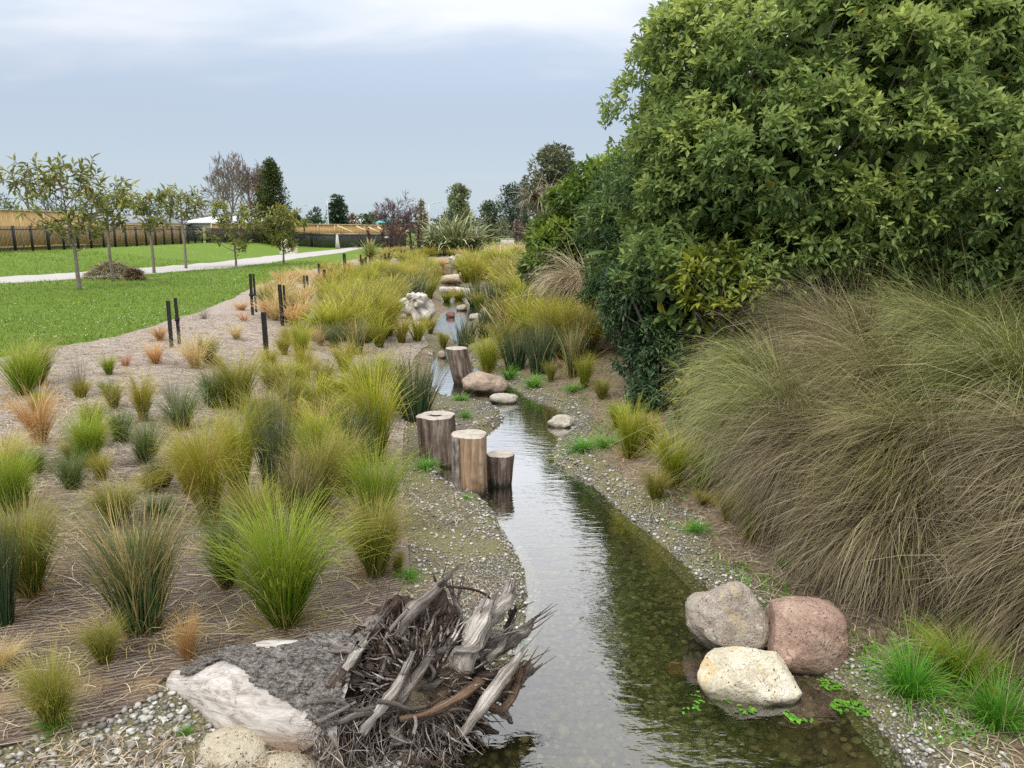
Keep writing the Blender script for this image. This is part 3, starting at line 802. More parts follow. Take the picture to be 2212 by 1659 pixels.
mass([(590,780),(640,710),(700,700),(740,730),(700,745),(660,770)], 7, ['olive','straw','gold'], 34, 40, 'small tussock beyond the thick dark stake', 'small tussocks on pale matting')

# ------------------------------------------------------------------ arching tussocks with a bleached skirt
def drooper(name, base, crown_h, length, n, mat, label, wind=(0, 0), base_r=0.25, width=0.0055, lean=0.55, droop=2.0, seed=1, nseg=7, cat='grass tussock', azc=None, azs=None, squash=1.0, group=None, skirt=0.35, locks=70):
    rng = np.random.RandomState(seed)
    def azs_(k):
        if azc is None: return rng.rand(k) * 2 * np.pi
        return azc + rng.randn(k) * azs
    k1 = int(n * (1 - skirt)); k2 = n - k1
    A = blades(rng, k1, base_r, length, 0.25, lean, 0.42, droop, 0.36, width, nseg, az=azs_(k1), wind=wind, rise=crown_h * 0.25, kink=1.1, locks=locks)
    A[0][:, 2] += crown_h * 0.75
    B = blades(rng, k2, base_r * 1.05, length * 0.85, 0.25, lean + 0.65, 0.3, droop * 0.85, 0.25, width, nseg, az=azs_(k2), wind=wind, rise=crown_h * 0.15, kink=0.9, locks=locks)
    B[0][:, 2] += crown_h * 0.55
    B[2][:, 0] *= 0.72                    # more dead blades in the skirt
    parts = [A, B]
    C_ = blades(rng, max(10, n // 48), base_r, length * 1.15, 0.2, lean * 1.1, 0.4, droop * 0.75, 0.4, width * 1.25, nseg, az=azs_(max(10, n // 48)), wind=wind, rise=crown_h * 0.3, kink=1.1)
    C_[0][:, 2] += crown_h * 0.75; C_[2][:, 0] *= 0.2; parts.append(C_)
    V, F, U = join(parts)
    gz = -0.0
    low = V[:, 2] < 0.01; V[low, 2] = 0.01 + np.abs(V[low, 2]) * 0.02
    o = obj(name, V, F, mat, uv=U, loc=(base[0], base[1], base[2]))
    return tag(o, label, cat, group)
def gp(x, y): return (x, y, Hs(x, y))
SEDGE = [
 # x, y, crown height, blade length, count, material, lean, wind, label
 (2.80, 7.55, 0.50, 1.00, 5500, 'droopg', 0.50, (-0.10, 0.0), 'olive green drooping sedge at the upstream end of the mass, next to the dark bush'),
 (3.75, 8.35, 0.60, 1.10, 5000, 'droopb', 0.50, (-0.10, 0.0), 'reddish brown drooping sedge at the foot of the great shrub'),
 (2.62, 6.55, 0.45, 1.00, 6000, 'droopg', 0.60, (-0.10, -0.10), 'greenish drooping sedge behind the wide lime tussock'),
 (3.60, 7.25, 0.62, 1.15, 5500, 'droopb', 0.50, (-0.15, 0.0), 'brown drooping sedge in the middle of the mass below the great shrub'),
 (4.65, 7.85, 0.60, 1.10, 5500, 'droopg', 0.40, (0.0, 0.0), 'tall pale green sedge below the great shrub at the right'),
 (2.65, 5.65, 0.42, 0.95, 6000, 'droopb', 0.65, (-0.10, -0.15), 'brown skirted drooping sedge above the lime tussock tucked under it'),
 (3.45, 6.20, 0.62, 1.15, 6500, 'droop', 0.52, (-0.15, -0.05), 'tawny drooping sedge behind the brown skirted one'),
 (4.30, 6.75, 0.66, 1.15, 6000, 'droopg', 0.40, (-0.10, 0.0), 'pale olive sedge rising at the right edge of the photo'),
 (3.10, 5.10, 0.50, 1.05, 6500, 'droop', 0.62, (-0.15, -0.12), 'straw streaked drooping sedge above the grey and pink boulders'),
 (3.98, 5.50, 0.64, 1.12, 6500, 'droopg', 0.48, (-0.15, -0.05), 'green sedge sweeping left at the right edge, above the bright green grass'),
 (2.72, 4.72, 0.34, 0.78, 5000, 'droopb', 0.70, (-0.10, -0.10), 'grey brown drooping sedge sweeping down to the stones behind the pink boulder'),
 (3.70, 4.45, 0.58, 1.08, 6500, 'droopb', 0.60, (-0.20, -0.10), 'olive brown sedge low at the right edge of the photo'),
 (3.35, 3.85, 0.40, 0.85, 5000, 'droopb', 0.75, (-0.15, -0.15), 'dark brown sedge skirt at the lower right edge of the photo'),
]
for i, (x, y, ch, ln, n, mk, le, wd, lb) in enumerate(SEDGE):
    drooper('drooping_sedge', gp(x, y), ch, ln, int(n * 0.85), MB[mk], lb, wind=wd, base_r=0.30, width=0.0050, lean=le, seed=50 + i, droop=2.0, nseg=5, azc=R(192), azs=0.85, locks=95, skirt=0.30)
p = G(1268, 712)
drooper('drooping_sedge', p, 0.75, 1.25, 3200, MB['pale'], 'bleached drooping tussock in front of the far shrub', base_r=0.3, width=0.011, lean=0.45, seed=77, droop=2.3, wind=(-0.2, -0.1))
p = G(1190, 640)
drooper('drooping_sedge', p, 0.5, 1.3, 900, MB['droopb'], 'dark brown tussock under the left side of the far shrub', base_r=0.35, width=0.018, lean=0.3, seed=78, droop=1.2)
p = G(1040, 596)
drooper('drooping_sedge', p, 0.55, 1.25, 1500, MB['droopg'], 'dark olive mounded tussock leaning over the upper stream', base_r=0.6, width=0.03, lean=0.5, seed=79, droop=2.1, wind=(-0.2, 0))
p = G(1085, 600)
drooper('drooping_sedge', p, 0.5, 1.25, 1500, MB['lime'], 'large lime mounded tussock right of the dark olive one', base_r=0.6, width=0.03, lean=0.5, seed=80, droop=1.9)
p = G(1022, 590)
drooper('drooping_sedge', p, 0.15, 0.8, 700, MB['tan'], 'rusty brown tussock at the foot of the dark olive mound', base_r=0.5, width=0.03, lean=0.6, seed=81, droop=1.4)

# ================================================================== shrubs and trees
def leaf_mat(name, dark, mid, light, trans=0.25, rough=0.42, spec=0.4, objvar=0.1, yellow=None, yf=0.0):
    m = Mat(name); u, v, _ = m.uv()
    c = m.ramp(u, [(0.0, dark), (0.5, mid), (1.0, light)])
    r = m.math('FRACT', m.math('MULTIPLY', v, 91.7))
    c = hsv(m, c, m.math('MULTIPLY_ADD', r, 0.4, 0.8))
    if yellow is not None: c = m.mix(m.math('MULTIPLY', m.math('LESS_THAN', m.math('FRACT', m.math('MULTIPLY', v, 57.3)), yf), 0.9), c, yellow)
    a = m.bsdf(c, rough, spec=spec)
    tr = m.n('ShaderNodeBsdfTranslucent'); m.set(tr.inputs[0], hsv(m, c, 1.25))
    mx = m.n('ShaderNodeMixShader'); mx.inputs[0].default_value = trans
    m.t.links.new(a, mx.inputs[1]); m.t.links.new(tr.outputs[0], mx.inputs[2])
    return m.done(mx.outputs[0])
def bark_mat(name, a, b):
    m = Mat(name); c = m.coord('Object', scale=(9, 9, 2.0))
    n = m.noise(c, 3.0, 5, 0.65)
    return m.done(m.bsdf(m.ramp(n, [(0.3, a), (0.7, b)]), 0.9, m.bump(n, 0.6, 0.02), 0.1))
M_BARK = bark_mat('grey_bark', (0.09, 0.075, 0.058), (0.24, 0.205, 0.165))
M_BARKD = bark_mat('dark_bark', (0.05, 0.04, 0.032), (0.12, 0.10, 0.08))

def unit(v): return v / (np.linalg.norm(v, axis=-1, keepdims=True) + 1e-9)
def leaves(rng, P, D, length, width, fold=0.25, tone=None, curl=0.25):
    """one folded, pointed leaf at each P growing along D"""
    n = len(P); D = unit(D)
    up = np.array([0, 0, 1.0]) + rng.randn(n, 3) * 0.35
    S = unit(np.cross(D, up)); Nn = unit(np.cross(S, D))
    L = (length * (0.55 + 0.8 * rng.rand(n)))[:, None]; Wd = L * (width / length)
    mid = P + D * L * 0.55; tip = P + D * L - Nn * L * curl
    q1 = P + D * L * 0.33
    V = np.stack([P, q1 + S * Wd * 0.36 + Nn * Wd * fold * .6, mid + S * Wd * 0.5 + Nn * Wd * fold * .6 - Nn * L * curl * .3, tip,
                  mid - S * Wd * 0.5 + Nn * Wd * fold * .6 - Nn * L * curl * .3, q1 - S * Wd * 0.36 + Nn * Wd * fold * .6], 1)
    i = np.arange(n)[:, None] * 6
    F = np.concatenate([i + np.array([[0, 1, 2, 3]]), i + np.array([[0, 3, 4, 5]])])
    tone = rng.rand(n) if tone is None else tone
    U = np.repeat(np.stack([np.clip(tone, 0, 1), rng.rand(n)], 1), 6, axis=0)
    return V.reshape(-1, 3), F, U
def rosettes(rng, C, A, k, length, width, tone, spread=1.0):
    """k leaves around the axis A at each C"""
    n = len(C); A = unit(A)
    ref = np.where(np.abs(A[:, 2:3]) > 0.9, np.array([1.0, 0, 0]), np.array([0, 0, 1.0]))
    X = unit(np.cross(A, ref)); Y = np.cross(A, X)
    th = (np.arange(k) * 2.39996)[None, :] + rng.rand(n)[:, None] * 6.28
    el = np.linspace(-0.25, 1.15, k)[None, :] + rng.randn(n, k) * 0.18         # outer leaves flat, inner ones upright
    D = (np.cos(th) * np.cos(el))[..., None] * X[:, None] + (np.sin(th) * np.cos(el))[..., None] * Y[:, None] + np.sin(el)[..., None] * A[:, None]
    back = (np.linspace(1, 0, k)[None, :, None] * length * 0.55 * spread)
    P = C[:, None] - A[:, None] * back + D * length * 0.06
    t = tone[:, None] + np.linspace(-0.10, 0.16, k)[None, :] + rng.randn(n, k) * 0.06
    return leaves(rng, P.reshape(-1, 3), D.reshape(-1, 3), length, width, tone=t.reshape(-1))
def lobes_surface(rng, lobes, dens, jitter=0.12, inner=0.85, floor=None):
    """points on the outside of a union of ellipsoids (cx,cy,cz,rx,ry,rz)"""
    Ps, Ns = [], []
    for i, l in enumerate(lobes):
        c, r = np.array(l[:3]), np.array(l[3:6]); area = 4 * np.pi * (((r[0]*r[1])**1.6 + (r[0]*r[2])**1.6 + (r[1]*r[2])**1.6) / 3) ** (1 / 1.6)
        n = int(area * dens); d = unit(rng.randn(n, 3))
        rad = 1 + rng.randn(n) * jitter * 0.6 - np.abs(rng.randn(n)) * jitter
        P = c + d * r * rad[:, None]; Nn = unit(d / r)
        keep = np.ones(n, bool)
        for j, m in enumerate(lobes):
            if j == i: continue
            keep &= ((((P - np.array(m[:3])) / np.array(m[3:6])) ** 2).sum(1) > inner ** 2)
        Ps.append(P[keep]); Ns.append(Nn[keep])
    P, Nn = np.concatenate(Ps), np.concatenate(Ns)
    if floor is not None:
        k = P[:, 2] > floor; P, Nn = P[k], Nn[k]
    return P, Nn
def clump_lobes(rng, lobes, per, rmin, rmax, floor=0.3, front=None):
    """small clumps sitting all over the big lobes: the light and dark masses of a crown"""
    P, Nn = lobes_surface(rng, lobes, per, 0.10, 0.85, floor)
    r = rmin + (rmax - rmin) * rng.rand(len(P)) ** 1.5
    return P - Nn * (r * 0.25)[:, None], Nn, r
def shrub(name, label, lobes, base, mat, seed, per=1.5, rmin=0.35, rmax=0.75, dens=16, k=9, length=0.12, width=0.045, cat='shrub', floor=0.35, fill=7, tone0=0.45, branches=26, bark=None, back=None):
    rng = np.random.RandomState(seed)
    t = thing(name, label, cat, tuple(base))
    b = np.array(base)
    C, Nn, r = clump_lobes(rng, lobes, per, rmin, rmax, floor)
    PP, AA, TT = [], [], []
    for c, n0, rr in zip(C, Nn, r):
        m = max(4, int(4 * math.pi * rr * rr * dens * 0.62)); d = unit(rng.randn(m, 3) + n0 * 0.7 + np.array([0, 0, 0.35]))
        rad = rr * (1 - np.abs(rng.randn(m)) * 0.16)
        p = c + d * rad[:, None] * np.array([1.08, 1.08, 0.85]); PP.append(p)
        AA.append(unit(d * 0.8 + n0 * 0.3 + np.array([0, 0, 0.45]) + rng.randn(m, 3) * 0.25))
        TT.append(np.full(m, tone0 + rng.randn() * 0.16) + rng.randn(m) * 0.07 + 0.20 * d[:, 2] - 0.04)  # upward leaves lighter: young growth, and brighter clump tops painted into the tone
    P, A, T = np.concatenate(PP), np.concatenate(AA), np.concatenate(TT)
    f = P[:, 2] > floor * 0.8
    if back is not None: f &= P[:, 1] < back + rng.rand(len(P)) * 0.8
    P, A, T = P[f], A[f], T[f]
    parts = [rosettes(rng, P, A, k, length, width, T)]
    # sparser leaves within, so that no light comes straight through
    Pi, Ni = lobes_surface(rng, [(l[0], l[1], l[2], l[3]*.80, l[4]*.80, l[5]*.80) for l in lobes], fill, 0.12, 0.55, floor)
    if back is not None: kk_ = Pi[:, 1] < back + 0.4; Pi, Ni = Pi[kk_], Ni[kk_]
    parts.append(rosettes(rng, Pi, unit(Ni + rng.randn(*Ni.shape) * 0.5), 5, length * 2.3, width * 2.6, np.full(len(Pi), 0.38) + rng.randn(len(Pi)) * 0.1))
    Pj, Nj = lobes_surface(rng, [(l[0], l[1], l[2], l[3]*.55, l[4]*.55, l[5]*.55) for l in lobes], fill, 0.15, 0.4, floor)
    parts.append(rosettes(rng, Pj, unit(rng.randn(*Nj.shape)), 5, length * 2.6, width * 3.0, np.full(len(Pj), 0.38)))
    V, F, U = join(parts)
    crown = obj('crown', V - b, F, mat, t, U)
    # stems: from the foot up to the clumps
    bag = Bag(); idx = rng.choice(len(C), min(branches, len(C)), replace=False)
    for i in idx:
        s = b + np.array([rng.randn() * 0.12, rng.randn() * 0.12, -0.05]); e = C[i] - b; s = s - b
        mid = s * 0.5 + e * 0.5 + np.array([0, 0, 0.25 * abs(e[2])]) * (0.3 + 0.5 * rng.rand()) + rng.randn(3) * 0.12
        r0 = 0.05 + 0.03 * rng.rand()
        bag.add(*tube([s, s * 0.75 + mid * 0.25 + np.array([0, 0, 0.15]), mid, e], [r0, r0 * 0.8, r0 * 0.5, 0.012], 9, 6, rough=0.1, seed=i))
    for i in range(len(C)):                               # twigs showing in the gaps
        for _ in range(2):
            e = C[i] - b + unit(rng.randn(3)) * r[i] * 0.7; s = (C[i] - b) * 0.82 + rng.randn(3) * 0.1
            s[2] = max(s[2], 0.2)
            bag.add(*tube([s, (s + e) / 2 + rng.randn(3) * 0.06, e], [0.017, 0.011, 0.005], 4, 4))
    bag.out('trunk', bark or M_BARK, t, True)
    return t
M_LEAF = leaf_mat('broad_leaf', (0.085, 0.14, 0.048), (0.215, 0.295, 0.085), (0.47, 0.53, 0.15), 0.36, 0.6, 0.22, yellow=(0.55, 0.40, 0.05), yf=0.003)
M_LEAF2 = leaf_mat('narrow_leaf', (0.035, 0.075, 0.032), (0.085, 0.15, 0.05), (0.22, 0.31, 0.09), 0.25)
M_LEAF3 = leaf_mat('light_leaf', (0.04, 0.085, 0.016), (0.12, 0.195, 0.03), (0.28, 0.36, 0.06), 0.28)
M_LEAFY = leaf_mat('yellow_leaf', (0.07, 0.10, 0.015), (0.18, 0.22, 0.03), (0.40, 0.40, 0.05), 0.28)
M_LEAFD = leaf_mat('bush_leaf', (0.028, 0.065, 0.030), (0.065, 0.125, 0.048), (0.16, 0.24, 0.085), 0.18)

big = [(5.15, 12.3, 4.1, 3.0, 2.8, 2.9), (3.75, 11.2, 2.5, 1.75, 1.7, 1.75), (6.6, 11.2, 2.9, 2.6, 2.2, 2.0), (4.6, 11.0, 3.6, 2.1, 2.0, 1.8), (2.95, 11.4, 3.5, 1.0, 1.2, 1.3), (8.0, 11.8, 3.2, 2.4, 2.4, 2.4), (5.7, 10.9, 4.5, 1.5, 1.2, 1.4), (4.6, 10.8, 4.9, 1.2, 1.1, 1.2), (6.9, 11.0, 4.6, 1.3, 1.1, 1.2), (5.2, 10.3, 2.9, 1.3, 0.9, 1.0), (6.3, 12.6, 4.6, 2.4, 2.2, 2.3), (2.7, 10.3, 1.65, 0.9, 0.9, 0.95)]
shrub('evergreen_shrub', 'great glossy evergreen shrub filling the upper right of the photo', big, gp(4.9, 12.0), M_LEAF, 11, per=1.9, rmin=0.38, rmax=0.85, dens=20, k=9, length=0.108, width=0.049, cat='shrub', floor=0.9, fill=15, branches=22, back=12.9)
mid_s = [(2.55, 14.3, 2.75, 1.05, 1.2, 1.55), (2.3, 13.4, 1.9, 0.85, 0.9, 1.2), (3.2, 14.6, 3.2, 1.0, 1.0, 1.3)]
shrub('evergreen_shrub', 'dark narrow leaved shrub between the great shrub and the far light green one', mid_s, gp(2.7, 14.2), M_LEAF2, 12, per=2.2, rmin=0.28, rmax=0.55, dens=20, k=9, length=0.15, width=0.034, floor=0.7, tone0=0.5, branches=14)
far_s = [(2.15, 18.4, 2.6, 1.15, 1.3, 1.5), (1.5, 18.0, 1.9, 0.9, 1.0, 1.15), (2.75, 18.5, 2.9, 1.1, 1.2, 1.55), (1.75, 18.2, 2.75, 0.6, 0.8, 0.8)]
shrub('evergreen_shrub', 'rounded light green shrub at the far end of the shrub bank', far_s, gp(2.0, 18.4), M_LEAF3, 13, per=1.9, rmin=0.35, rmax=0.65, dens=13, k=9, length=0.17, width=0.06, floor=0.7, tone0=0.5, branches=14)
low_b = [(2.05, 10.35, 0.95, 0.50, 0.5, 0.65), (2.25, 10.1, 0.7, 0.45, 0.45, 0.45), (1.75, 10.5, 1.6, 0.42, 0.45, 0.5), (2.2, 10.5, 1.5, 0.5, 0.5, 0.5), (1.85, 9.7, 0.45, 0.3, 0.3, 0.25)]
shrub('low_bush', 'dark bluish bush low at the left foot of the great shrub', low_b, gp(2.05, 10.35), M_LEAFD, 14, per=6, rmin=0.14, rmax=0.28, dens=60, k=8, length=0.085, width=0.026, floor=0.22, tone0=0.45, branches=16, fill=30)
yel = [(2.55, 9.6, 2.12, 0.42, 0.4, 0.32), (2.85, 9.5, 1.85, 0.38, 0.35, 0.25), (2.55, 9.4, 1.60, 0.34, 0.3, 0.22)]
shrub('yellowing_shrub', 'yellowing leafy branches in front of the great shrub above the bush', yel, gp(2.75, 9.7), M_LEAFY, 15, per=5, rmin=0.14, rmax=0.26, dens=34, k=8, length=0.12, width=0.045, floor=1.2, tone0=0.5, branches=8, fill=6)
yel2 = [(2.25, 8.6, 0.85, 0.22, 0.25, 0.25), (2.1, 8.7, 0.6, 0.25, 0.2, 0.2)]
shrub('yellowing_shrub', 'small yellow green bush low beside the drooping sedges', yel2, gp(2.2, 8.7), M_LEAFY, 16, per=8, rmin=0.10, rmax=0.18, dens=60, k=7, length=0.09, width=0.034, floor=0.3, tone0=0.45, branches=6, fill=10)

# ------------------------------------------------------------------ young trees on the lawn: bare lower stem, open crown of drooping leaf whorls
M_YOUNG = leaf_mat('young_tree_leaf', (0.08, 0.095, 0.022), (0.22, 0.235, 0.05), (0.48, 0.46, 0.15), 0.3, yellow=(0.22, 0.11, 0.03), yf=0.05)
M_YOUNG2 = leaf_mat('young_tree_leaf_green', (0.07, 0.09, 0.02), (0.20, 0.215, 0.04), (0.42, 0.39, 0.11), 0.3, yellow=(0.36, 0.24, 0.04), yf=0.05)
M_STEM = bark_mat('young_stem', (0.13, 0.115, 0.09), (0.27, 0.245, 0.20))
def young_tree(xd, yd, top, fork, cx0, cx1, label, mat, seed, nbr=16, upright=0.6, k=9, bare_tips=0, n_side=4, llen=0.20, shoots=0):
    p = G(xd, yd); s = mpp(p[1] * CP + (CAMZ - p[2]) * SP); rng = np.random.RandomState(seed)
    Ht = (yd - top) * s; hf = (yd - fork) * s; half = (cx1 - cx0) / 2 * s; off = ((cx0 + cx1) / 2 - xd) * s
    t = thing('young_tree', label, 'tree', tuple(p), group='young trees along the path')
    bag = Bag(); r0 = 0.035 + 0.006 * Ht
    wob = rng.randn(3) * 0.03
    top_p = np.array([off * 0.5, 0, Ht * 0.86])
    bag.add(*tube([(0, 0, -0.05), (wob[0], wob[1], hf * 0.5), (0, 0, hf), (off * 0.3, 0, hf * 0.5 + Ht * 0.43), tuple(top_p)], [r0 * 1.25, r0, r0 * 0.85, r0 * 0.5, 0.008], 14, 7, rough=0.06, seed=seed))
    C, A = [], []
    def ros(pp, d): C.append(pp); A.append(d)
    for i in range(nbr):
        z0 = hf + (Ht * 0.86 - hf) * (i / nbr) ** 1.05; az = i * 2.4 + rng.rand() * 0.7
        f = (z0 - hf) / (Ht - hf)
        reach = half * (0.55 + 0.55 * math.sin(math.pi * min(1, f * 1.1 + 0.12))) * (0.45 + 0.65 * rng.rand()); rise = reach * (0.25 + 1.0 * rng.rand()) * upright + 0.06 + 0.10 * Ht * rng.rand()
        st = np.array([off * 0.3 * f, 0, z0]); e = st + np.array([math.cos(az) * reach, math.sin(az) * reach * 0.9, rise])
        e[0] += off * (1 - f) * 0.6
        e[2] = min(e[2], Ht * rng.uniform(0.82, 1.0))
        m = st * 0.5 + e * 0.5 + np.array([0, 0, -0.12 * reach]) + rng.randn(3) * 0.05
        rb = r0 * 0.42 * (1 - 0.5 * f)
        bag.add(*tube([st, m, e], [rb, rb * 0.7, 0.007], 7, 5))
        ros(e, unit(e - m) + np.array([0, 0, 0.3]))
        for j in range(n_side):
            q = 0.35 + 0.6 * rng.rand(); b = (1-q)**2 * st + 2*q*(1-q) * m + q*q * e
            d = unit(np.array([rng.randn(), rng.randn(), 0.5 * rng.rand() + 0.1])); ln = 0.15 + 0.3 * rng.rand() * half
            bag.add(*tube([b, b + d * ln * 0.5 + np.array([0, 0, 0.02]), b + d * ln], [0.010, 0.007, 0.005], 3, 4))
            ros(b + d * ln, d)
            if rng.rand() < 0.6: ros(b + d * ln * 0.5, d + np.array([0, 0, 0.5]))
    for i in range(shoots):
        q = np.array([off + half * (i / max(1, shoots - 1) - 0.5) * 1.1, rng.randn() * 0.2, Ht * 0.62]); e = q + np.array([half * (i / max(1, shoots - 1) - 0.5) * 0.5, 0, Ht * rng.uniform(0.24, 0.40)])
        bag.add(*tube([q, (q + e) / 2 + rng.randn(3) * .03, e], [0.012, 0.010, 0.006], 5, 4)); ros(e, e - q); ros(e * 0.85 + q * 0.15, e - q)
    bag.out('trunk', M_STEM, t, True)
    C, A = np.array(C), unit(np.array(A) + rng.randn(len(A), 3) * 0.15)
    V, F, U = rosettes(rng, C, A, k, llen, llen * 0.30, 0.45 + rng.randn(len(C)) * 0.2, 1.1)
    V2, F2, U2 = rosettes(rng, C - A * llen * 0.7, A, 3, llen * 0.9, llen * 0.34, 0.35 + rng.randn(len(C)) * 0.2, 1.1)
    V, F, U = join([(V, F, U), (V2, F2, U2)])
    obj('crown', V, F, mat, t, U)
    return t
young_tree(172, 628, 358, 545, 40, 252, 'nearest young lawn tree with dark leaf whorls, left of the straw heap', M_YOUNG, 21, 24, 0.95, 7, n_side=2, llen=0.25, shoots=7)
young_tree(245, 610, 408, 505, 195, 315, 'tall stemmed young lawn tree rising behind the straw heap', M_YOUNG2, 22, 14, 0.7, 6, n_side=2, llen=0.27)
young_tree(333, 592, 408, 502, 292, 392, 'young lawn tree just right of the straw heap', M_YOUNG2, 23, 13, 0.6, 6, n_side=2, llen=0.27, shoots=1)
young_tree(402, 582, 402, 490, 346, 462, 'young lawn tree in front of the bare grey tree', M_YOUNG2, 24, 14, 0.75, 6, n_side=2, llen=0.28)
young_tree(510, 578, 440, 548, 452, 568, 'forked young lawn tree left of the tall dark green tree', M_YOUNG, 25, 18, 0.9, 8, n_side=2, llen=0.28)
young_tree(614, 574, 445, 548, 560, 668, 'young lawn tree in front of the pale concrete seat', M_YOUNG2, 26, 20, 0.7, 8, n_side=3, llen=0.28)

# ------------------------------------------------------------------ trees of the background
def crown_tree(name, label, xd, base_yd, top, x0, x1, Y, mat, seed, shape='round', n=1500, leaf=None, trunk_h=0.1, cat='tree', bark=None, zbase=None, droop=False, group=None, gap=0.0):
    """a far tree: trunk with limbs and a crown of small leaf faces in uneven clumps"""
    rng = np.random.RandomState(seed); s = mpp(Y)
    bx = at(xd, base_yd, Y); zb = Hs(bx[0], bx[1]) if zbase is None else zbase
    bz = zb; topz = at(xd, top, Y)[2]; Ht = topz - bz; half = (x1 - x0) / 2 * s; offx = ((x0 + x1) / 2 - xd) * s
    t = thing(name, label, cat, (bx[0], Y, bz), group=group)
    leaf = leaf or max(0.10, 2.6 * s)
    # clumps
    m = {'round': 34, 'cone': 44, 'column': 40, 'wide': 40, 'spire': 70, 'blob': 44}[shape]; C, Rr = [], []
    for i in range(m):
        f = (i + rng.rand()) / m
        z = Ht * (trunk_h + (1 - trunk_h) * f)
        if shape == 'round': w = math.sqrt(max(0.03, 1 - (2 * f - 0.95) ** 2))
        elif shape == 'wide': w = math.sqrt(max(0.03, 1 - (1.9 * f - 0.75) ** 2)) if f < 0.92 else 0.3
        elif shape == 'blob': w = math.sqrt(max(0.04, 1 - abs(1.9 * f - 0.95) ** 3))
        elif shape == 'spire': w = max(0.05, min(1, 0.55 + f * 1.9) * (1 - max(0, f - 0.25) / 0.75) ** 0.62)
        elif shape == 'cone': w = max(0.06, (1 - f) ** 0.75 * (0.55 + 0.45 * min(1, f * 6)))
        else: w = max(0.08, min(1, (f + 0.12) * 3.2) * math.sqrt(max(0.02, 1 - f ** 2.6)))
        a = rng.rand() * 6.28; q = rng.rand() ** 0.5
        rr = half * (0.26 + 0.20 * rng.rand()) * (0.6 + 0.4 * w)
        C.append((offx + math.cos(a) * max(0, half * w - rr * 0.55) * q, math.sin(a) * max(0, half * w - rr * 0.55) * q, min(z, Ht - rr * 0.5))); Rr.append(rr)
    C, Rr = np.array(C), np.array(Rr)
    pick = rng.choice(m, n, p=Rr**2 / (Rr**2).sum()); d = unit(rng.randn(n, 3)); rad = Rr[pick] * (0.45 + 0.6 * rng.rand(n) ** 0.6)
    P = C[pick] + d * rad[:, None] * np.array([1, 1, 0.9])
    tone = 0.42 + (rng.randn(m) * 0.17)[pick] + rng.randn(n) * 0.10
    D = unit(d + np.array([0, 0, -1.2 if droop else 0.5]) + rng.randn(n, 3) * 0.5)
    V, F, U = leaves(rng, P, D, leaf, leaf * 0.55, tone=tone)
    obj('crown', V, F, mat, t, U)
    bag = Bag(); r0 = max(0.06, Ht * 0.018)
    bag.add(*tube([(0, 0, -0.1), (rng.randn()*.02*Ht, 0, Ht * 0.35), (offx * 0.5, 0, Ht * 0.8)], [r0 * 1.3, r0, r0 * 0.3], 8, 6))
    for i in range(0, m, 2):
        z = max(Ht * trunk_h * 0.7, C[i][2] * 0.6)
        bag.add(*tube([(offx * .3, 0, z), tuple((C[i] + np.array([0, 0, z])) / 2 + rng.randn(3) * .05), tuple(C[i])], [r0 * 0.4, r0 * 0.25, r0 * 0.08], 4, 4))
    bag.out('trunk', bark or M_BARKD, t, True)
    return t
def grow(rng, p, d, length, r, depth, out, spread, up, nb, taper=0.62):
    q = p + d * length; mid = (p + q) / 2 + rng.randn(3) * length * 0.06
    out.append((p, mid, q, r, r * taper))
    if depth == 0: return
    for i in range(nb + (rng.rand() < 0.5)):
        nd = unit(d + rng.randn(3) * spread + np.array([0, 0, up])); f = 0.35 + 0.65 * rng.rand() if i else 1.0
        st = p + (q - p) * f if f < 1 else q
        grow(rng, st, nd, length * (0.62 + 0.25 * rng.rand()), r * taper, depth - 1, out, spread, up, nb, taper)
def bare_tree(name, label, xd, base_yd, top, x0, x1, Y, bark, seed, depth=6, nb=2, spread=0.55, up=0.22, leafmat=None, nleaf=0, minr=0.5, group=None, limbs=5):
    rng = np.random.RandomState(seed); s = mpp(Y); b = at(xd, base_yd, Y); bz = Hs(b[0], Y)
    Ht = at(xd, top, Y)[2] - bz; half = (x1 - x0) / 2 * s
    t = thing(name, label, 'tree', (b[0], Y, bz), group=group); seg = []
    r0 = Ht * 0.02
    seg.append((np.array([0, 0, -0.1]), np.array([0, 0, Ht * 0.1]), np.array([0, 0, Ht * 0.2]), r0 * 1.2, r0))
    for i in range(limbs):
        a = i * 2.4 + rng.rand(); grow(rng, np.array([0, 0, Ht * (0.14 + 0.08 * rng.rand())]), unit(np.array([math.cos(a) * 0.45, math.sin(a) * 0.45, 1.0])), Ht * 0.26, r0 * 0.55, depth, seg, spread, up, nb)
    pa = np.array([[a, m, c] for a, m, c, _, _ in seg]); ra = np.array([[r1, (r1 + r2) / 2, r2] for _, _, _, r1, r2 in seg])
    # fit to the size seen in the photo
    hx = np.percentile(np.abs(pa[..., 0]), 99); pa[..., 0] *= half / hx; pa[..., 1] *= half / hx
    zm = pa[..., 2].max(); k = pa[..., 2] > 0; pa[..., 2] = np.where(k, pa[..., 2] * Ht / zm, pa[..., 2])
    ra = np.maximum(ra, s * minr)
    V, F, U = tube_tris(pa, ra, 4); obj('trunk', V, F, bark, t, U, True)
    if leafmat is not None:
        tips = pa[rng.choice(len(pa), nleaf), rng.randint(1, 3, nleaf)] + rng.randn(nleaf, 3) * s * 3
        V, F, U = leaves(rng, tips, unit(rng.randn(nleaf, 3)), 2.6 * s, 1.5 * s); obj('crown', V, F, leafmat, t, U)
    return t
M_GREYW = bark_mat('bare_twigs', (0.16, 0.13, 0.115), (0.27, 0.225, 0.205))
M_PURW = bark_mat('purple_twigs', (0.10, 0.06, 0.065), (0.18, 0.12, 0.125))
L_CON = leaf_mat('conifer_leaf', (0.03, 0.055, 0.012), (0.08, 0.105, 0.022), (0.18, 0.185, 0.045), 0.15)
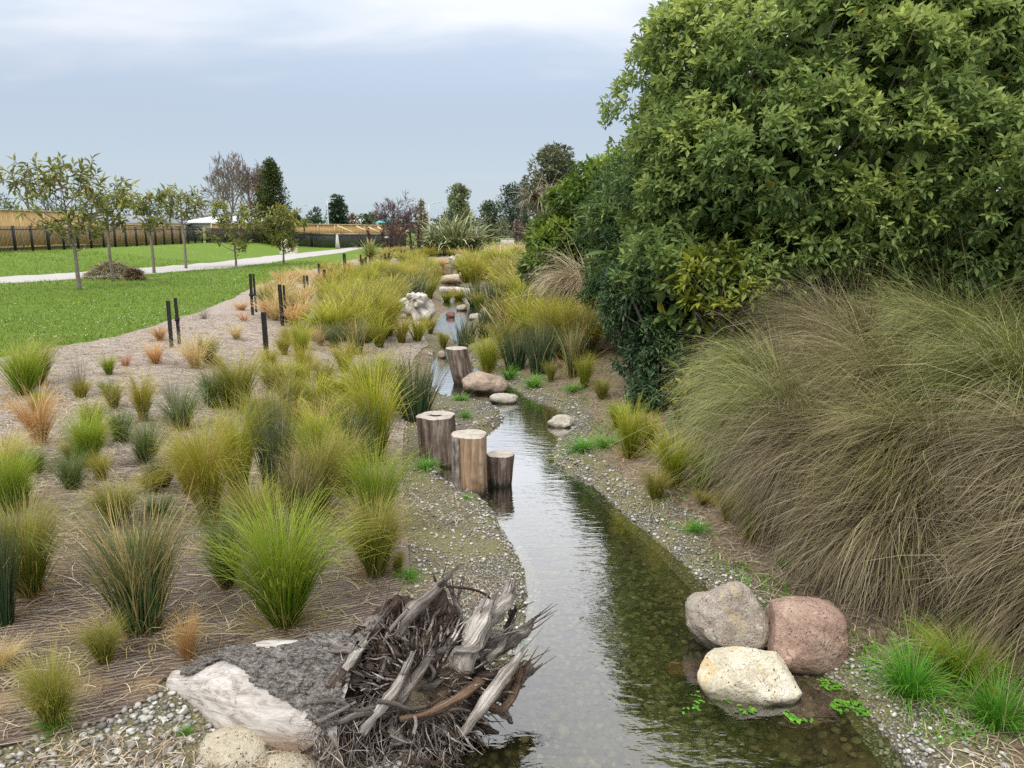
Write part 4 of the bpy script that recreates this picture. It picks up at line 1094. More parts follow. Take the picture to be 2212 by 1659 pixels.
L_DARK = leaf_mat('far_dark_leaf', (0.03, 0.055, 0.036), (0.06, 0.095, 0.06), (0.11, 0.16, 0.085), 0.1)
L_MID = leaf_mat('far_mid_leaf', (0.04, 0.06, 0.025), (0.085, 0.115, 0.045), (0.16, 0.19, 0.08), 0.15)
L_GREY = leaf_mat('far_grey_leaf', (0.13, 0.16, 0.085), (0.26, 0.29, 0.155), (0.42, 0.44, 0.26), 0.15)
L_GREYD = leaf_mat('far_grey_dark_leaf', (0.08, 0.10, 0.055), (0.16, 0.18, 0.095), (0.28, 0.29, 0.16), 0.15)
L_RUST = leaf_mat('rust_leaf', (0.11, 0.05, 0.02), (0.21, 0.105, 0.04), (0.32, 0.17, 0.07), 0.2)
L_RUSTG = leaf_mat('turning_leaf', (0.11, 0.09, 0.02), (0.22, 0.17, 0.045), (0.33, 0.27, 0.08), 0.2)
L_PURP = leaf_mat('purple_leaf', (0.05, 0.022, 0.022), (0.11, 0.05, 0.045), (0.19, 0.10, 0.085), 0.2)
L_PINK = leaf_mat('brownish_leaf', (0.13, 0.10, 0.08), (0.23, 0.17, 0.135), (0.33, 0.26, 0.20), 0.15)

bare_tree('bare_tree', 'large bare grey tree behind the timber fence', 500, 520, 326, 446, 556, 96, M_GREYW, 31, 6, 2, 0.50, 0.20, L_PINK, 900, 0.42)
bare_tree('bare_tree', 'second bare tree with a few rusty leaves, right of the large bare one', 556, 520, 344, 516, 600, 99, M_GREYW, 32, 6, 2, 0.42, 0.25, L_RUST, 900, 0.40)
crown_tree('rust_tree', 'rusty brown narrow tree left of the tall dark green one', 562, 527, 398, 538, 592, 76, L_RUST, 33, 'column', 2200, leaf=0.18, trunk_h=0.06)
crown_tree('dark_tree', 'tall dark green tapering tree in front of the black fence', 590, 529, 346, 548, 641, 74, L_CON, 34, 'spire', 9500, leaf=0.22, trunk_h=0.05)
crown_tree('far_tree', 'dark oval tree alone behind the timber fence, by a white lamp pole', 733, 505, 426, 711, 755, 130, L_DARK, 35, 'blob', 2600, leaf=0.5)
crown_tree('far_tree', 'small dark tree with a lamp behind it above the timber fence', 683, 505, 452, 662, 704, 120, L_DARK, 36, 'round', 800, leaf=0.4)
crown_tree('far_tree', 'small rusty tree right of the dark oval one', 762, 505, 462, 748, 776, 150, L_RUST, 37, 'round', 500, leaf=0.5)
for i, (x, tp, a, b, mt, lb) in enumerate([
    (640, 462, 620, 662, L_MID, 'olive bush right behind the tall dark green tree'), (800, 464, 772, 828, L_MID, 'grey green bush left of the turquoise roof'),
    (812, 462, 792, 836, L_PINK, 'brownish bush behind the turquoise roof'), (20, 425, -30, 60, L_MID, 'green tree above the timber fence at the left edge'),
    (110, 422, 60, 165, L_MID, 'green tree line piece behind the nearest young tree'), (230, 428, 165, 300, L_MID, 'green trees behind the tall stemmed young tree'),
    (350, 436, 290, 400, L_DARK, 'dark trees behind the young trees of the lawn'), (440, 455, 395, 490, L_PINK, 'brownish tree behind the fourth young tree')]):
    crown_tree('far_tree', lb, x, 506, tp, a, b, 140 + i * 6, mt, 60 + i, 'wide', 900, leaf=0.55)
bare_tree('purple_tree', 'half bare purple leaved tree by the end of the timber fence', 862, 536, 410, 812, 905, 62, M_PURW, 38, 6, 2, 0.52, 0.16, L_PURP, 1500, 0.30)
crown_tree('purple_tree', 'low purple foliage mass under the half bare purple tree', 862, 540, 486, 822, 902, 64, L_PURP, 39, 'wide', 900, leaf=0.16, trunk_h=0.3)
crown_tree('rust_tree', 'columnar tree turning rust red left of the flax', 912, 538, 431, 897, 929, 66, L_RUSTG, 40, 'column', 1500, leaf=0.17, trunk_h=0.05)
for x, by, tp, w, lb in ((845, 545, 478, 22, 'dark red sapling beside the standing person'), (888, 545, 486, 20, 'dark red sapling between the purple tree and the columnar tree'), (905, 545, 470, 22, 'dark red sapling in front of the columnar tree'), (828, 528, 486, 12, 'thin dark red sapling left of the standing person'), (797, 532, 490, 14, 'little dark red sapling behind the spiky cabbage tree')):
    crown_tree('red_sapling', lb, x, by, tp, x - w / 2, x + w / 2, 58, L_PURP, 200 + x, 'column', 260, leaf=0.13, trunk_h=0.18, group='dark red saplings')
crown_tree('far_tree', 'pale tall tree above the flax', 990, 512, 402, 960, 1020, 150, L_GREY, 41, 'blob', 4200, leaf=0.5, trunk_h=0.2)
crown_tree('far_tree', 'dark shrubby tree behind the left of the flax', 968, 515, 462, 938, 1000, 110, L_DARK, 42, 'wide', 900, leaf=0.42)
crown_tree('far_tree', 'olive conical tree behind the right of the flax', 1003, 515, 456, 972, 1036, 104, L_MID, 43, 'wide', 1600, leaf=0.34)
crown_tree('far_tree', 'mid green tree left of the dark conifers', 1060, 512, 438, 1032, 1092, 125, L_MID, 44, 'blob', 2200, leaf=0.42)
crown_tree('far_tree', 'dark green broad conifer left of the grey tall tree', 1112, 512, 402, 1072, 1152, 135, L_DARK, 45, 'blob', 3200, leaf=0.45)
crown_tree('far_tree', 'dark pointed conifer standing over the broad one', 1132, 512, 388, 1118, 1150, 150, L_DARK, 46, 'cone', 900, leaf=0.45)
crown_tree('far_tree', 'tall grey green tree behind the light green shrub', 1195, 512, 322, 1134, 1262, 90, L_GREYD, 47, 'blob', 8000, leaf=0.42, trunk_h=0.12)
for i, (x, tp, a, b, mt, lb) in enumerate([(1055, 470, 1036, 1076, L_MID, 'bluish bush right of the flax'), (1085, 474, 1064, 1108, L_GREY, 'pale bush behind the green field'), (1115, 478, 1096, 1140, L_PINK, 'brownish bush right of the grey cabinet'), (1140, 486, 1120, 1168, L_PINK, 'twiggy pinkish bush below the drooping palm like tree')]):
    crown_tree('far_bush', lb, x, 512, tp, a, b, 92 + i * 3, mt, 80 + i, 'wide', 700, leaf=0.3, cat='bush')
# lines of trees beyond, read as one mass
rng = np.random.RandomState(5); n = 9000
xx = rng.uniform(-260, 330, n); yy = 330 + rng.rand(n) * 40; zz = 0.5 + rng.rand(n) ** 1.3 * (5.5 + 7 * (vnoise(xx, yy * 0, 0.02, 4) + 0.5))
V, F, U = leaves(rng, np.stack([xx, yy, zz], 1), unit(rng.randn(n, 3) + np.array([0, -0.4, 0.4])), 2.2, 1.6, tone=np.clip(0.3 + vnoise(xx, yy, 0.03, 6) * 0.8 + rng.randn(n) * .1, 0, 1))
tag(obj('distant_wood', V, F, L_MID, uv=U), 'distant line of trees along the horizon', 'trees', kind='stuff')

# ------------------------------------------------------------------ flax, cabbage trees
def sword(rng, n, length, width, base_r, lean, lsd, droop, dsd, nseg=6, rise=0.0, kink=2.0, tw=0.5):
    return blades(rng, n, base_r, length, 0.18, lean, lsd, droop, dsd, width, nseg, rise=rise, kink=kink, twist=tw)
M_FLAX = blade_mat('flax_leaf', (0.04, 0.065, 0.016), (0.12, 0.165, 0.045), (0.42, 0.44, 0.24), (0.55, 0.50, 0.30), 0.10, trans=0.12, var=1.0)
M_CABB = blade_mat('cabbage_leaf', (0.07, 0.10, 0.02), (0.19, 0.22, 0.05), (0.34, 0.34, 0.12), (0.5, 0.38, 0.15), 0.08, trans=0.15)
M_CABG = blade_mat('cabbage_grey', (0.10, 0.10, 0.05), (0.19, 0.18, 0.10), (0.30, 0.27, 0.17), (0.34, 0.26, 0.17), 0.4, trans=0.1)
def rooted(name, label, cat, p, V, F, U, mat):
    o = obj(name, V, F, mat, uv=U, loc=tuple(p)); return tag(o, label, cat)
rng = np.random.RandomState(8); parts = []
p = G(980, 549)
for dx, dy, n, L in ((0, 0, 240, 3.1), (-1.3, 0.3, 150, 2.5), (1.35, 0.1, 150, 2.6), (0.5, -0.9, 110, 2.3), (-0.6, -0.8, 100, 2.2)):
    v, f, u = sword(rng, n, L * 1.05, 0.17, 0.5, 0.72, 0.34, 1.35, 0.5); v[:, 0] += dx; v[:, 1] += dy; parts.append((v, f, u))
rooted('flax_bush', 'big spiky flax bush with pale tipped sword leaves', 'flax', p, *join(parts), M_FLAX)
def cabbage(xd, yd, hpx, wpx, label, mat, seed, stem=0.25, n=170, droop=0.6):
    p = G(xd, yd); s = mpp(p[1]); t = thing('cabbage_tree', label, 'tree', tuple(p)); rng = np.random.RandomState(seed)
    h = hpx * s; L = wpx / 2 * s * 1.15
    v, f, u = sword(rng, n, L, max(0.05, L * 0.06), 0.08, 0.9, 0.55, droop, 0.5); v[:, 2] += h * stem
    obj('crown', v, f, mat, t, u)
    V, F, U = tube([(0, 0, -0.1), (0, 0, h * stem * 0.5), (0, 0, h * stem)], [0.09, 0.075, 0.07], 5, 7, rough=0.15); obj('trunk', V, F, M_BARK, t, U, True)
cabbage(800, 577, 55, 62, 'spiky young cabbage tree among the stakes', M_CABB, 91, 0.42, 170, 0.5)
rng = np.random.RandomState(9); t = thing('cabbage_tree', 'drooping grey leaved cabbage tree left of the light green shrub', 'tree', gp(1.45, 36.0)); parts = []
for (x, z, L, n) in ((-0.35, 3.3, 1.3, 110), (0.35, 3.6, 1.2, 100)):
    v, f, u = sword(rng, n, L, 0.07, 0.10, 1.35, 0.4, 1.5, 0.35, kink=0.9); v[:, 0] += x; v[:, 2] += z; parts.append((v, f, u))
V, F, U = join(parts); obj('crown', V, F, M_CABG, t, U)
bag = Bag(); bag.add(*tube([(0, 0, -0.1), (0, 0, 1.8), (-0.35, 0, 3.3)], [0.16, 0.13, 0.09], 8, 7, rough=0.1)); bag.add(*tube([(0, 0, 1.7), (0.3, 0, 3.0), (0.35, 0, 3.6)], [0.11, 0.1, 0.08], 6, 6)); bag.out('trunk', M_BARK, t, True)
rng = np.random.RandomState(10)
v, f, u = sword(rng, 160, 1.7, 0.07, 0.4, 0.7, 0.4, 1.1, 0.5)
rooted('flax_bush', 'small grey green flax below the light green shrub', 'flax', gp(0.95, 26.5), v, f, u, M_CABG)

# ================================================================== timber, stumps, boulders
def wood_mat(name, cols, scale=(3.0, 40.0), rough=0.85, bump=1.0, blotch=None, wet=False):
    """weathered wood with grain along the length (v of the UV)"""
    m = Mat(name)
    c = m.n('ShaderNodeMapping'); m.t.links.new(m.uv()[2], c.inputs[0]); c.inputs['Scale'].default_value = (scale[1], scale[0], 1)
    oi = m.n('ShaderNodeObjectInfo').outputs['Random']
    cv = m.n('ShaderNodeVectorMath', operation='ADD'); m.t.links.new(c.outputs[0], cv.inputs[0]); m.set(cv.inputs[1], oi)
    n = m.noise(cv.outputs[0], 1.0, 5, 0.6, 0.5); n2 = m.noise(m.coord('World'), 9.0, 4, 0.6)
    col = m.ramp(m.math('ADD', m.math('MULTIPLY', n, 0.8), m.math('MULTIPLY', n2, 0.2)), [(0.36, cols[0]), (0.5, cols[1]), (0.63, cols[2])])
    if blotch is not None: col = m.mix(m.math('MULTIPLY', m.map(n2, 0.5, 0.68), 0.8), col, blotch)
    if wet:        # dark algae stain up to the flood line
        pz = m.n('ShaderNodeSeparateXYZ'); m.t.links.new(m.n('ShaderNodeNewGeometry').outputs['Position'], pz.inputs[0])
        k = m.map(m.math('ADD', pz.outputs[2], m.math('MULTIPLY', m.math('SUBTRACT', n, 0.5), 0.16)), 0.11, 0.01); col = m.mix(m.math('MULTIPLY', k, 0.9), col, (0.028, 0.026, 0.014))
    return m.done(m.bsdf(col, rough, m.bump(n, bump, 0.012), 0.15))
M_PALE = wood_mat('weathered_pale_wood', ((0.12, 0.10, 0.085), (0.35, 0.31, 0.27), (0.62, 0.58, 0.53)))
M_GREYWD = wood_mat('weathered_grey_wood', ((0.07, 0.058, 0.05), (0.20, 0.17, 0.145), (0.38, 0.34, 0.30)))
M_DARKW = wood_mat('dark_root', ((0.03, 0.021, 0.017), (0.075, 0.054, 0.043), (0.15, 0.115, 0.095)))
M_ORANGE = wood_mat('orange_root', ((0.08, 0.05, 0.033), (0.19, 0.12, 0.078), (0.36, 0.26, 0.185)))
M_STUMP = wood_mat('stump_side', ((0.075, 0.052, 0.042), (0.18, 0.135, 0.11), (0.36, 0.30, 0.255)), (1.2, 30.0), bump=1.0, wet=True)
M_STUMPT = wood_mat('stump_side_tan', ((0.20, 0.125, 0.075), (0.40, 0.27, 0.17), (0.58, 0.44, 0.31)), (1.0, 26.0), bump=0.7, blotch=(0.26, 0.19, 0.14), wet=True)
M_FARLOG = wood_mat('driftwood', ((0.14, 0.12, 0.10), (0.48, 0.44, 0.39), (0.78, 0.75, 0.70)), (2.5, 16.0))
M_FARTAN = wood_mat('driftwood_tan', ((0.28, 0.20, 0.13), (0.52, 0.41, 0.29), (0.72, 0.62, 0.48)), (2.5, 16.0))
def mat_cut():
    m = Mat('cut_face'); c = m.coord('Object')
    w = m.n('ShaderNodeTexWave', wave_type='RINGS', rings_direction='Z'); m.set(w.inputs['Vector'], c)
    w.inputs['Scale'].default_value = 16; w.inputs['Distortion'].default_value = 2.0; w.inputs['Detail'].default_value = 2
    n = m.noise(c, 11.0, 5, 0.6)
    col = m.mix(m.math('MULTIPLY', w.outputs['Fac'], 0.4), (0.50, 0.46, 0.40), (0.30, 0.25, 0.195))
    col = m.mix(m.math('MULTIPLY', m.map(n, 0.45, 0.7), 0.6), col, (0.27, 0.22, 0.17))
    sx = m.n('ShaderNodeSeparateXYZ'); m.t.links.new(c, sx.inputs[0]); ang = m.math('ARCTAN2', sx.outputs[1], sx.outputs[0])      # drying cracks run out from the heart
    cv = m.n('ShaderNodeCombineXYZ'); m.set(cv.inputs[0], m.math('MULTIPLY', m.math('SINE', ang), 2.6)); m.set(cv.inputs[1], m.math('MULTIPLY', m.math('COSINE', ang), 2.6)); crk = m.map(m.math('ABSOLUTE', m.math('SUBTRACT', m.noise(cv.outputs[0], 2.0, 2), 0.5)), 0.018, 0.0)
    col = m.mix(m.math('MULTIPLY', crk, 0.75), col, (0.08, 0.06, 0.045))
    return m.done(m.bsdf(col, 0.9, m.bump(n, 0.3, 0.005), 0.1))
M_CUT = mat_cut()
def stump(name, label, axis, rad, mat, seed, tilt=(0, 0), hole=False, lobes=0.05, taper=1.0, sink=0.25, n=64, m=18, knots=()):
    """a sawn log standing on end; axis = (foot, top) points of its middle line"""
    f, tpt = np.array(axis[0], float), np.array(axis[1], float); t = thing(name, label, 'stump', tuple(f))
    d = tpt - f; V, U, F = [], [], []
    for j in range(m + 1):
        q = j / m; c = d * (q * (1 + sink) - sink) if sink else d * q
        for k in range(n):
            th = 2 * math.pi * k / n
            r = rad * (1 + (taper - 1) * q)
            r *= 1 + lobes * (mnoise.noise((math.cos(th) * 1.3 + seed, math.sin(th) * 1.3, q * 0.7 + seed)) * 2) + 0.035 * mnoise.noise((math.cos(th) * 7, math.sin(th) * 7, seed + q * 0.6)) * 2
            for (kt, kq, kr, kh) in knots:
                dd = ((math.atan2(math.sin(th - kt), math.cos(th - kt))) * rad / kr) ** 2 + ((q - kq) * np.linalg.norm(d) / kr) ** 2
                r += kh * math.exp(-dd)
            V.append((c[0] + math.cos(th) * r, c[1] + math.sin(th) * r, c[2])); U.append((k / n, q * 1.5))
    for j in range(m):
        for k in range(n):
            k2 = (k + 1) % n; F.append((j*n+k, j*n+k2, (j+1)*n+k2, (j+1)*n+k))
    body = obj('log_body', V, F, mat, t, np.array(U), True)
    rim = np.array(V[m*n:]); cen = rim.mean(0)
    Vc, Fc = [], []
    rings = [1.0, 0.97, 0.8, 0.55, 0.34] + ([0.33] if hole else [0.15])
    for i, q in enumerate(rings):
        for k in range(n):
            p = cen + (rim[k] - cen) * q; p[2] = cen[2] + (rim[k][2] - cen[2]) * q + (0.004 if 0 < i else 0.0)
            if hole and q < 0.34:
                a = math.atan2(p[1] - cen[1], p[0] - cen[0]); p[:2] = cen[:2] + (p[:2] - cen[:2]) * (0.9 + 0.25 * math.cos(2 * a))
                p[2] -= 0.012
            Vc.append(p)
    for i in range(len(rings) - 1):
        for k in range(n):
            k2 = (k + 1) % n; Fc.append((i*n+k, i*n+k2, (i+1)*n+k2, (i+1)*n+k))
    if not hole: Fc.append(tuple((len(rings)-1)*n + k for k in range(n)))
    o = obj('cut_face', np.array(Vc) - cen, Fc, M_CUT, t); o.location = cen
    if hole:
        lip = np.array(Vc[-n:]); deep = lip - np.array([0, 0, 0.30]); obj('hollow', np.concatenate([lip, deep]), [(k, (k+1) % n, n + (k+1) % n, n + k) for k in range(n)] + [tuple(n + k for k in range(n))], M_DARKW, t, np.zeros((2*n, 2)))  # dark wood colour stands in for the shade down the hole
    return t, body
def stump_at(name, label, x0, x1, ytop, ybase, zb, mat, seed, lean=0.0, yoff=0.0, **k):
    p = W((x0 + x1) / 2, ybase, zb); Yc = p[1]; s = mpp(Yc * CP + (CAMZ - zb) * SP); rad = (x1 - x0) / 2 * s
    foot = p + np.array([0, rad * 0.9, 0])
    Yt = foot[1]; top = at((x0 + x1) / 2 + lean, ytop, Yt)
    top[0] = foot[0] + lean * s + (top[0] - foot[0]) * 0.0
    return stump(name, label, (foot, top), rad, mat, seed, **k)
stump_at('log_stump', 'hollow topped log stump standing at the water edge', 907, 985, 897, 1005, 0.04, M_STUMP, 1.3, lean=-6, hole=True, lobes=0.10, taper=1.06)
t3, b3 = stump_at('log_stump', 'tallest tan log stump with a bark strip, standing in the stream', 980, 1053, 938, 1072, 0.0, M_STUMPT, 4.1, lean=-2, lobes=0.09, taper=1.05, knots=((-1.35, 0.46, 0.03, 0.03), (-1.1, 0.40, 0.02, 0.02)))
stump_at('log_stump', 'shortest dark log stump in the stream right of the tallest', 1050, 1106, 980, 1053, 0.0, M_STUMP, 7.7, lean=2, lobes=0.09)
stump_at('log_stump', 'log stump leaning beside the brown boulder upstream', 982, 1024, 752, 832, 0.0, M_STUMP, 9.2, lean=-16, lobes=0.09, taper=1.12, knots=((-0.1, 0.35, 0.05, 0.05), (-2.0, 0.45, 0.05, 0.04)))
# bark left on the tallest stump: a curved strip hugging its left side
V, U, F = [], [], []; src = [v.co.copy() for v in b3.data.vertices]; n = 64
ks = [k for k in range(n) if 2.55 < (2 * math.pi * k / n) < 4.15]
for j in range(19):
    for k in ks:
        c = src[j * n + k]; cx = sum(src[j*n+q].x for q in range(n)) / n; cyy = sum(src[j*n+q].y for q in range(n)) / n
        e = 1.05 + 0.05 * mnoise.noise((k * 0.7, j * 0.5, 3.0)); V.append((cx + (c.x - cx) * e, cyy + (c.y - cyy) * e, c.z - 0.012)); U.append((k / n, j / 18 * 1.5))
mm = len(ks)
for j in range(18):
    for k in range(mm - 1): F.append((j*mm+k, j*mm+k+1, (j+1)*mm+k+1, (j+1)*mm+k))
nv = len(V)
for j in range(19):
    for k in ks:
        c = src[j * n + k]; cx = sum(src[j*n+q].x for q in range(n)) / n; cyy = sum(src[j*n+q].y for q in range(n)) / n
        V.append((cx + (c.x - cx) * 0.985, cyy + (c.y - cyy) * 0.985, c.z - 0.012)); U.append((k / n, j / 18))
for k in range(mm - 1): F.append((18*mm+k, 18*mm+k+1, nv+18*mm+k+1, nv+18*mm+k))
for j in range(18):
    F.append((j*mm, (j+1)*mm, nv+(j+1)*mm, nv+j*mm)); F.append((j*mm+mm-1, nv+j*mm+mm-1, nv+(j+1)*mm+mm-1, (j+1)*mm+mm-1))
obj('bark_strip', V, F, M_GREYWD, t3, np.array(U), True)

# ------------------------------------------------------------------ boulders
def rock_mat(name, cols, pits=0.6, speck=None, moss=0.0, vein=None, scale=7.0):
    m = Mat(name); c = m.coord('Object')
    n = m.noise(c, scale, 6, 0.62); f = m.noise(c, scale * 9, 4, 0.7); v = m.voro(c, scale * 7)
    col = m.ramp(n, [(0.28, cols[0]), (0.5, cols[1]), (0.72, cols[2])])
    col = m.mix(m.math('MULTIPLY', m.map(f, 0.42, 0.66), 0.55), col, cols[2])
    col = m.mix(m.math('MULTIPLY', m.map(m.noise(c, scale * 15, 3, 0.7), 0.58, 0.68), 0.55), col, tuple(q * 0.45 for q in cols[0]))
    pit = m.map(v, 0.22, 0.05); pm = m.math('MULTIPLY', pit, m.map(m.noise(c, scale * 2.5, 3), 0.45, 0.62))
    col = m.mix(m.math('MULTIPLY', pm, pits), col, tuple(q * 0.22 for q in cols[0]))
    col = m.mix(m.math('MULTIPLY', m.map(m.noise(c, scale * 1.6, 5, 0.7), 0.60, 0.66), 0.5), col, tuple(min(0.75, q * 1.5) for q in cols[2]))      # lichen
    crk = m.math('MULTIPLY', m.map(m.math('ABSOLUTE', m.math('SUBTRACT', m.noise(c, scale * 0.55, 4, 0.6, 1.2), 0.5)), 0.010, 0.0), m.map(m.noise(c, scale * 0.8, 2), 0.42, 0.55)); col = m.mix(m.math('MULTIPLY', crk, 0.7), col, tuple(q * 0.3 for q in cols[0]))
    if speck: col = m.mix(m.map(m.noise(c, scale * 5, 3, 0.6), 0.6, 0.68), col, speck)
    if vein: col = m.mix(m.math('MULTIPLY', m.map(m.noise(c, scale * 0.7, 4, 0.6, 1.5), 0.52, 0.62), 0.85), col, vein)
    if moss:
        pz = m.n('ShaderNodeSeparateXYZ'); m.t.links.new(m.n('ShaderNodeNewGeometry').outputs['Position'], pz.inputs[0])
        k = m.map(m.math('ADD', pz.outputs[2], m.math('MULTIPLY', m.math('SUBTRACT', n, 0.5), 0.12)), 0.07, 0.0)
        col = m.mix(m.math('MULTIPLY', k, moss), col, (0.055, 0.05, 0.022))
    h = m.math('SUBTRACT', m.math('ADD', m.math('MULTIPLY', n, 0.9), m.math('MULTIPLY', f, 0.35)), m.math('MULTIPLY', pm, 0.7))
    return m.done(m.bsdf(col, 0.85, m.bump(h, 1.0, 0.045), 0.2))
RK_PINK = rock_mat('pink_volcanic', ((0.20, 0.12, 0.09), (0.34, 0.22, 0.165), (0.50, 0.37, 0.29)), 0.9, moss=0.6, scale=6)
RK_GREY = rock_mat('grey_pink_stone', ((0.24, 0.19, 0.155), (0.38, 0.32, 0.26), (0.56, 0.50, 0.42)), 0.8, moss=0.8, vein=(0.46, 0.38, 0.25))
RK_CREAM = rock_mat('cream_stone', ((0.40, 0.34, 0.23), (0.62, 0.56, 0.42), (0.78, 0.73, 0.60)), 0.4, moss=0.7, vein=(0.56, 0.43, 0.22), scale=5)
RK_SPECK = rock_mat('speckled_granite', ((0.34, 0.29, 0.21), (0.50, 0.44, 0.32), (0.64, 0.57, 0.44)), 0.5, speck=(0.13, 0.11, 0.085))
RK_BROWN = rock_mat('brown_boulder', ((0.25, 0.175, 0.125), (0.40, 0.30, 0.225), (0.54, 0.44, 0.35)), 0.9, moss=0.8)
RK_RED = rock_mat('red_brick_stone', ((0.20, 0.09, 0.065), (0.30, 0.15, 0.115), (0.42, 0.26, 0.21)), 0.5, moss=0.4)
RK_SUNK = rock_mat('waterlogged_brown', ((0.07, 0.03, 0.018), (0.13, 0.06, 0.035), (0.19, 0.10, 0.06)), 0.5)
RK_LIGHT = rock_mat('pale_stone', ((0.34, 0.30, 0.24), (0.50, 0.45, 0.37), (0.64, 0.59, 0.50)), 0.5, moss=0.9)
def boulder(name, label, x0, x1, top, base, mat, seed, depth=0.8, zb=0.0, planes=0, rough=0.12, sink=0.3, sub=4, cat='boulder', planelist=None, shape=None, sq=0.0, Yoff=0.0, group=None, flat=False):
    """a stone whose picture spans x0..x1 and top..base, standing at level zb"""
    p = W((x0 + x1) / 2, base, zb); s = mpp(p[1] * CP + (CAMZ - zb) * SP); rx = (x1 - x0) / 2 * s; ry = rx * depth
    dep = math.atan2(CAMZ - zb, p[1]); hv = (base - top) * s          # picture height = h cos(dep) + 2 ry sin(dep) roughly
    h = max(rx * 0.35, (hv - ry * 0.9 * math.sin(dep)) / math.cos(dep)); c = np.array([p[0], p[1] + ry * 0.85 + Yoff, zb])
    rz = h / (1 + (1 - sink)) if False else h / (2 - 2 * sink) 
    bm = bmesh.new(); bmesh.ops.create_icosphere(bm, subdivisions=sub, radius=1.0); rnd = random.Random(seed)
    pl = planelist or [(Vector((rnd.gauss(0, 1), rnd.gauss(0, 1), rnd.gauss(0.2, 0.8))).normalized(), rnd.uniform(0.62, 0.86)) for _ in range(planes)]
    for v in bm.verts:
        co = v.co.copy()
        if sq:      # towards a rounded block
            mx = max(abs(co.x), abs(co.y), abs(co.z)); co = co.lerp(co / mx * 0.86, sq)
        for nrm, dd in pl:
            e = co.dot(nrm) - dd
            if e > 0: co -= nrm * e * (1.0 if flat else 0.93)
        k = mnoise.noise(co * 1.3 + Vector((seed, 0, 0))) * rough * 1.6 + mnoise.noise(co * 3.4 + Vector((0, seed, 0))) * rough * 0.6 + mnoise.noise(co * 8 + Vector((0, 0, seed))) * rough * 0.35 + mnoise.noise(co * 21 + Vector((seed, 0, seed))) * 0.016
        co *= 1 + k
        if shape: co = shape(co)
        v.co = Vector((co.x * rx, co.y * ry, co.z * rz + rz * (1 - 2 * sink)))
    o = bm_obj(name, bm, mat, None, not flat, tuple(c)); return tag(o, label, cat, group)
def wedge(co):      # peak to the right of the middle, long slope to the left
    return Vector((co.x, co.y, co.z * (0.72 + 0.30 * math.exp(-((co.x - 0.05) / 0.55) ** 2))))
boulder('boulder', 'grey peaked boulder left of the round pink one', 1494, 1682, 1262, 1422, RK_GREY, 3, 0.85, 0.0, 5, 0.10, 0.22, sub=5, shape=wedge)
boulder('boulder', 'round pink volcanic boulder by the stream', 1660, 1856, 1303, 1460, RK_PINK, 5, 0.85, 0.0, 2, 0.06, 0.16, sub=5, sq=0.30)
boulder('boulder', 'cream angular boulder in front of the grey and pink ones', 1518, 1756, 1412, 1522, RK_CREAM, 9, 0.62, 0.0, 0, 0.045, 0.30, sq=0.25, sub=5, flat=True,
        planelist=[(Vector((-0.75, -0.3, 0.6)).normalized(), 0.62), (Vector((0.25, -0.75, 0.62)).normalized(), 0.60), (Vector((0.12, 0.1, 0.98)).normalized(), 0.66), (Vector((0.9, -0.1, 0.4)).normalized(), 0.72), (Vector((-0.35, -0.92, 0.1)).normalized(), 0.72)])
boulder('stone', 'reddish brown waterlogged lump barely breaking the water left of the cream boulder', 1425, 1524, 1432, 1460, RK_SUNK, 12, 0.42, -0.06, 2, 0.22, 0.40, sub=3, cat='stone')
boulder('boulder', 'speckled granite boulder at the bottom in front of the white log', 402, 568, 1590, 1690, RK_SPECK, 15, 0.8, 0.08, 0, 0.06, 0.25)
boulder('boulder', 'flat speckled boulder cut off by the bottom edge of the photo', 520, 690, 1646, 1720, RK_SPECK, 16, 0.7, 0.06, 1, 0.06, 0.25)
boulder('boulder', 'brown pitted boulder at the foot of the upstream stump', 994, 1098, 804, 850, RK_BROWN, 21, 0.75, 0.0, 2, 0.13, 0.30)
boulder('boulder', 'small pale stone in front of the brown pitted boulder', 1056, 1120, 845, 872, RK_LIGHT, 22, 0.7, 0.0, 2, 0.10, 0.35)
boulder('boulder', 'small pale stone at the water edge of the right bank', 1186, 1246, 897, 924, RK_LIGHT, 23, 0.7, 0.0, 3, 0.10, 0.32)
for (a, b, tp, bs, mt, sd, lb) in [(1000, 1024, 712, 735, RK_BROWN, 31, 'brown stone at the lower end of the upper pool'), (962, 984, 671, 684, RK_RED, 32, 'red stone standing in the upper pool'), (1012, 1044, 676, 690, RK_LIGHT, 33, 'cream flat stone at the right of the upper pool'),
        (1000, 1030, 626, 640, RK_LIGHT, 35, 'pale stone under the rushes by the pale log'), (1015, 1050, 616, 628, RK_LIGHT, 36, 'flat pale stone beyond the rushes'),
        (944, 962, 758, 772, RK_BROWN, 37, 'small brown stone on the gravel bar'), (985, 1010, 658, 670, RK_GREY, 39, 'grey stone in the riffle')]:
    boulder('stone', lb, a, b, tp, bs, mt, sd, 0.7, 0.02, 2, 0.12, 0.3, sub=3, cat='stone')

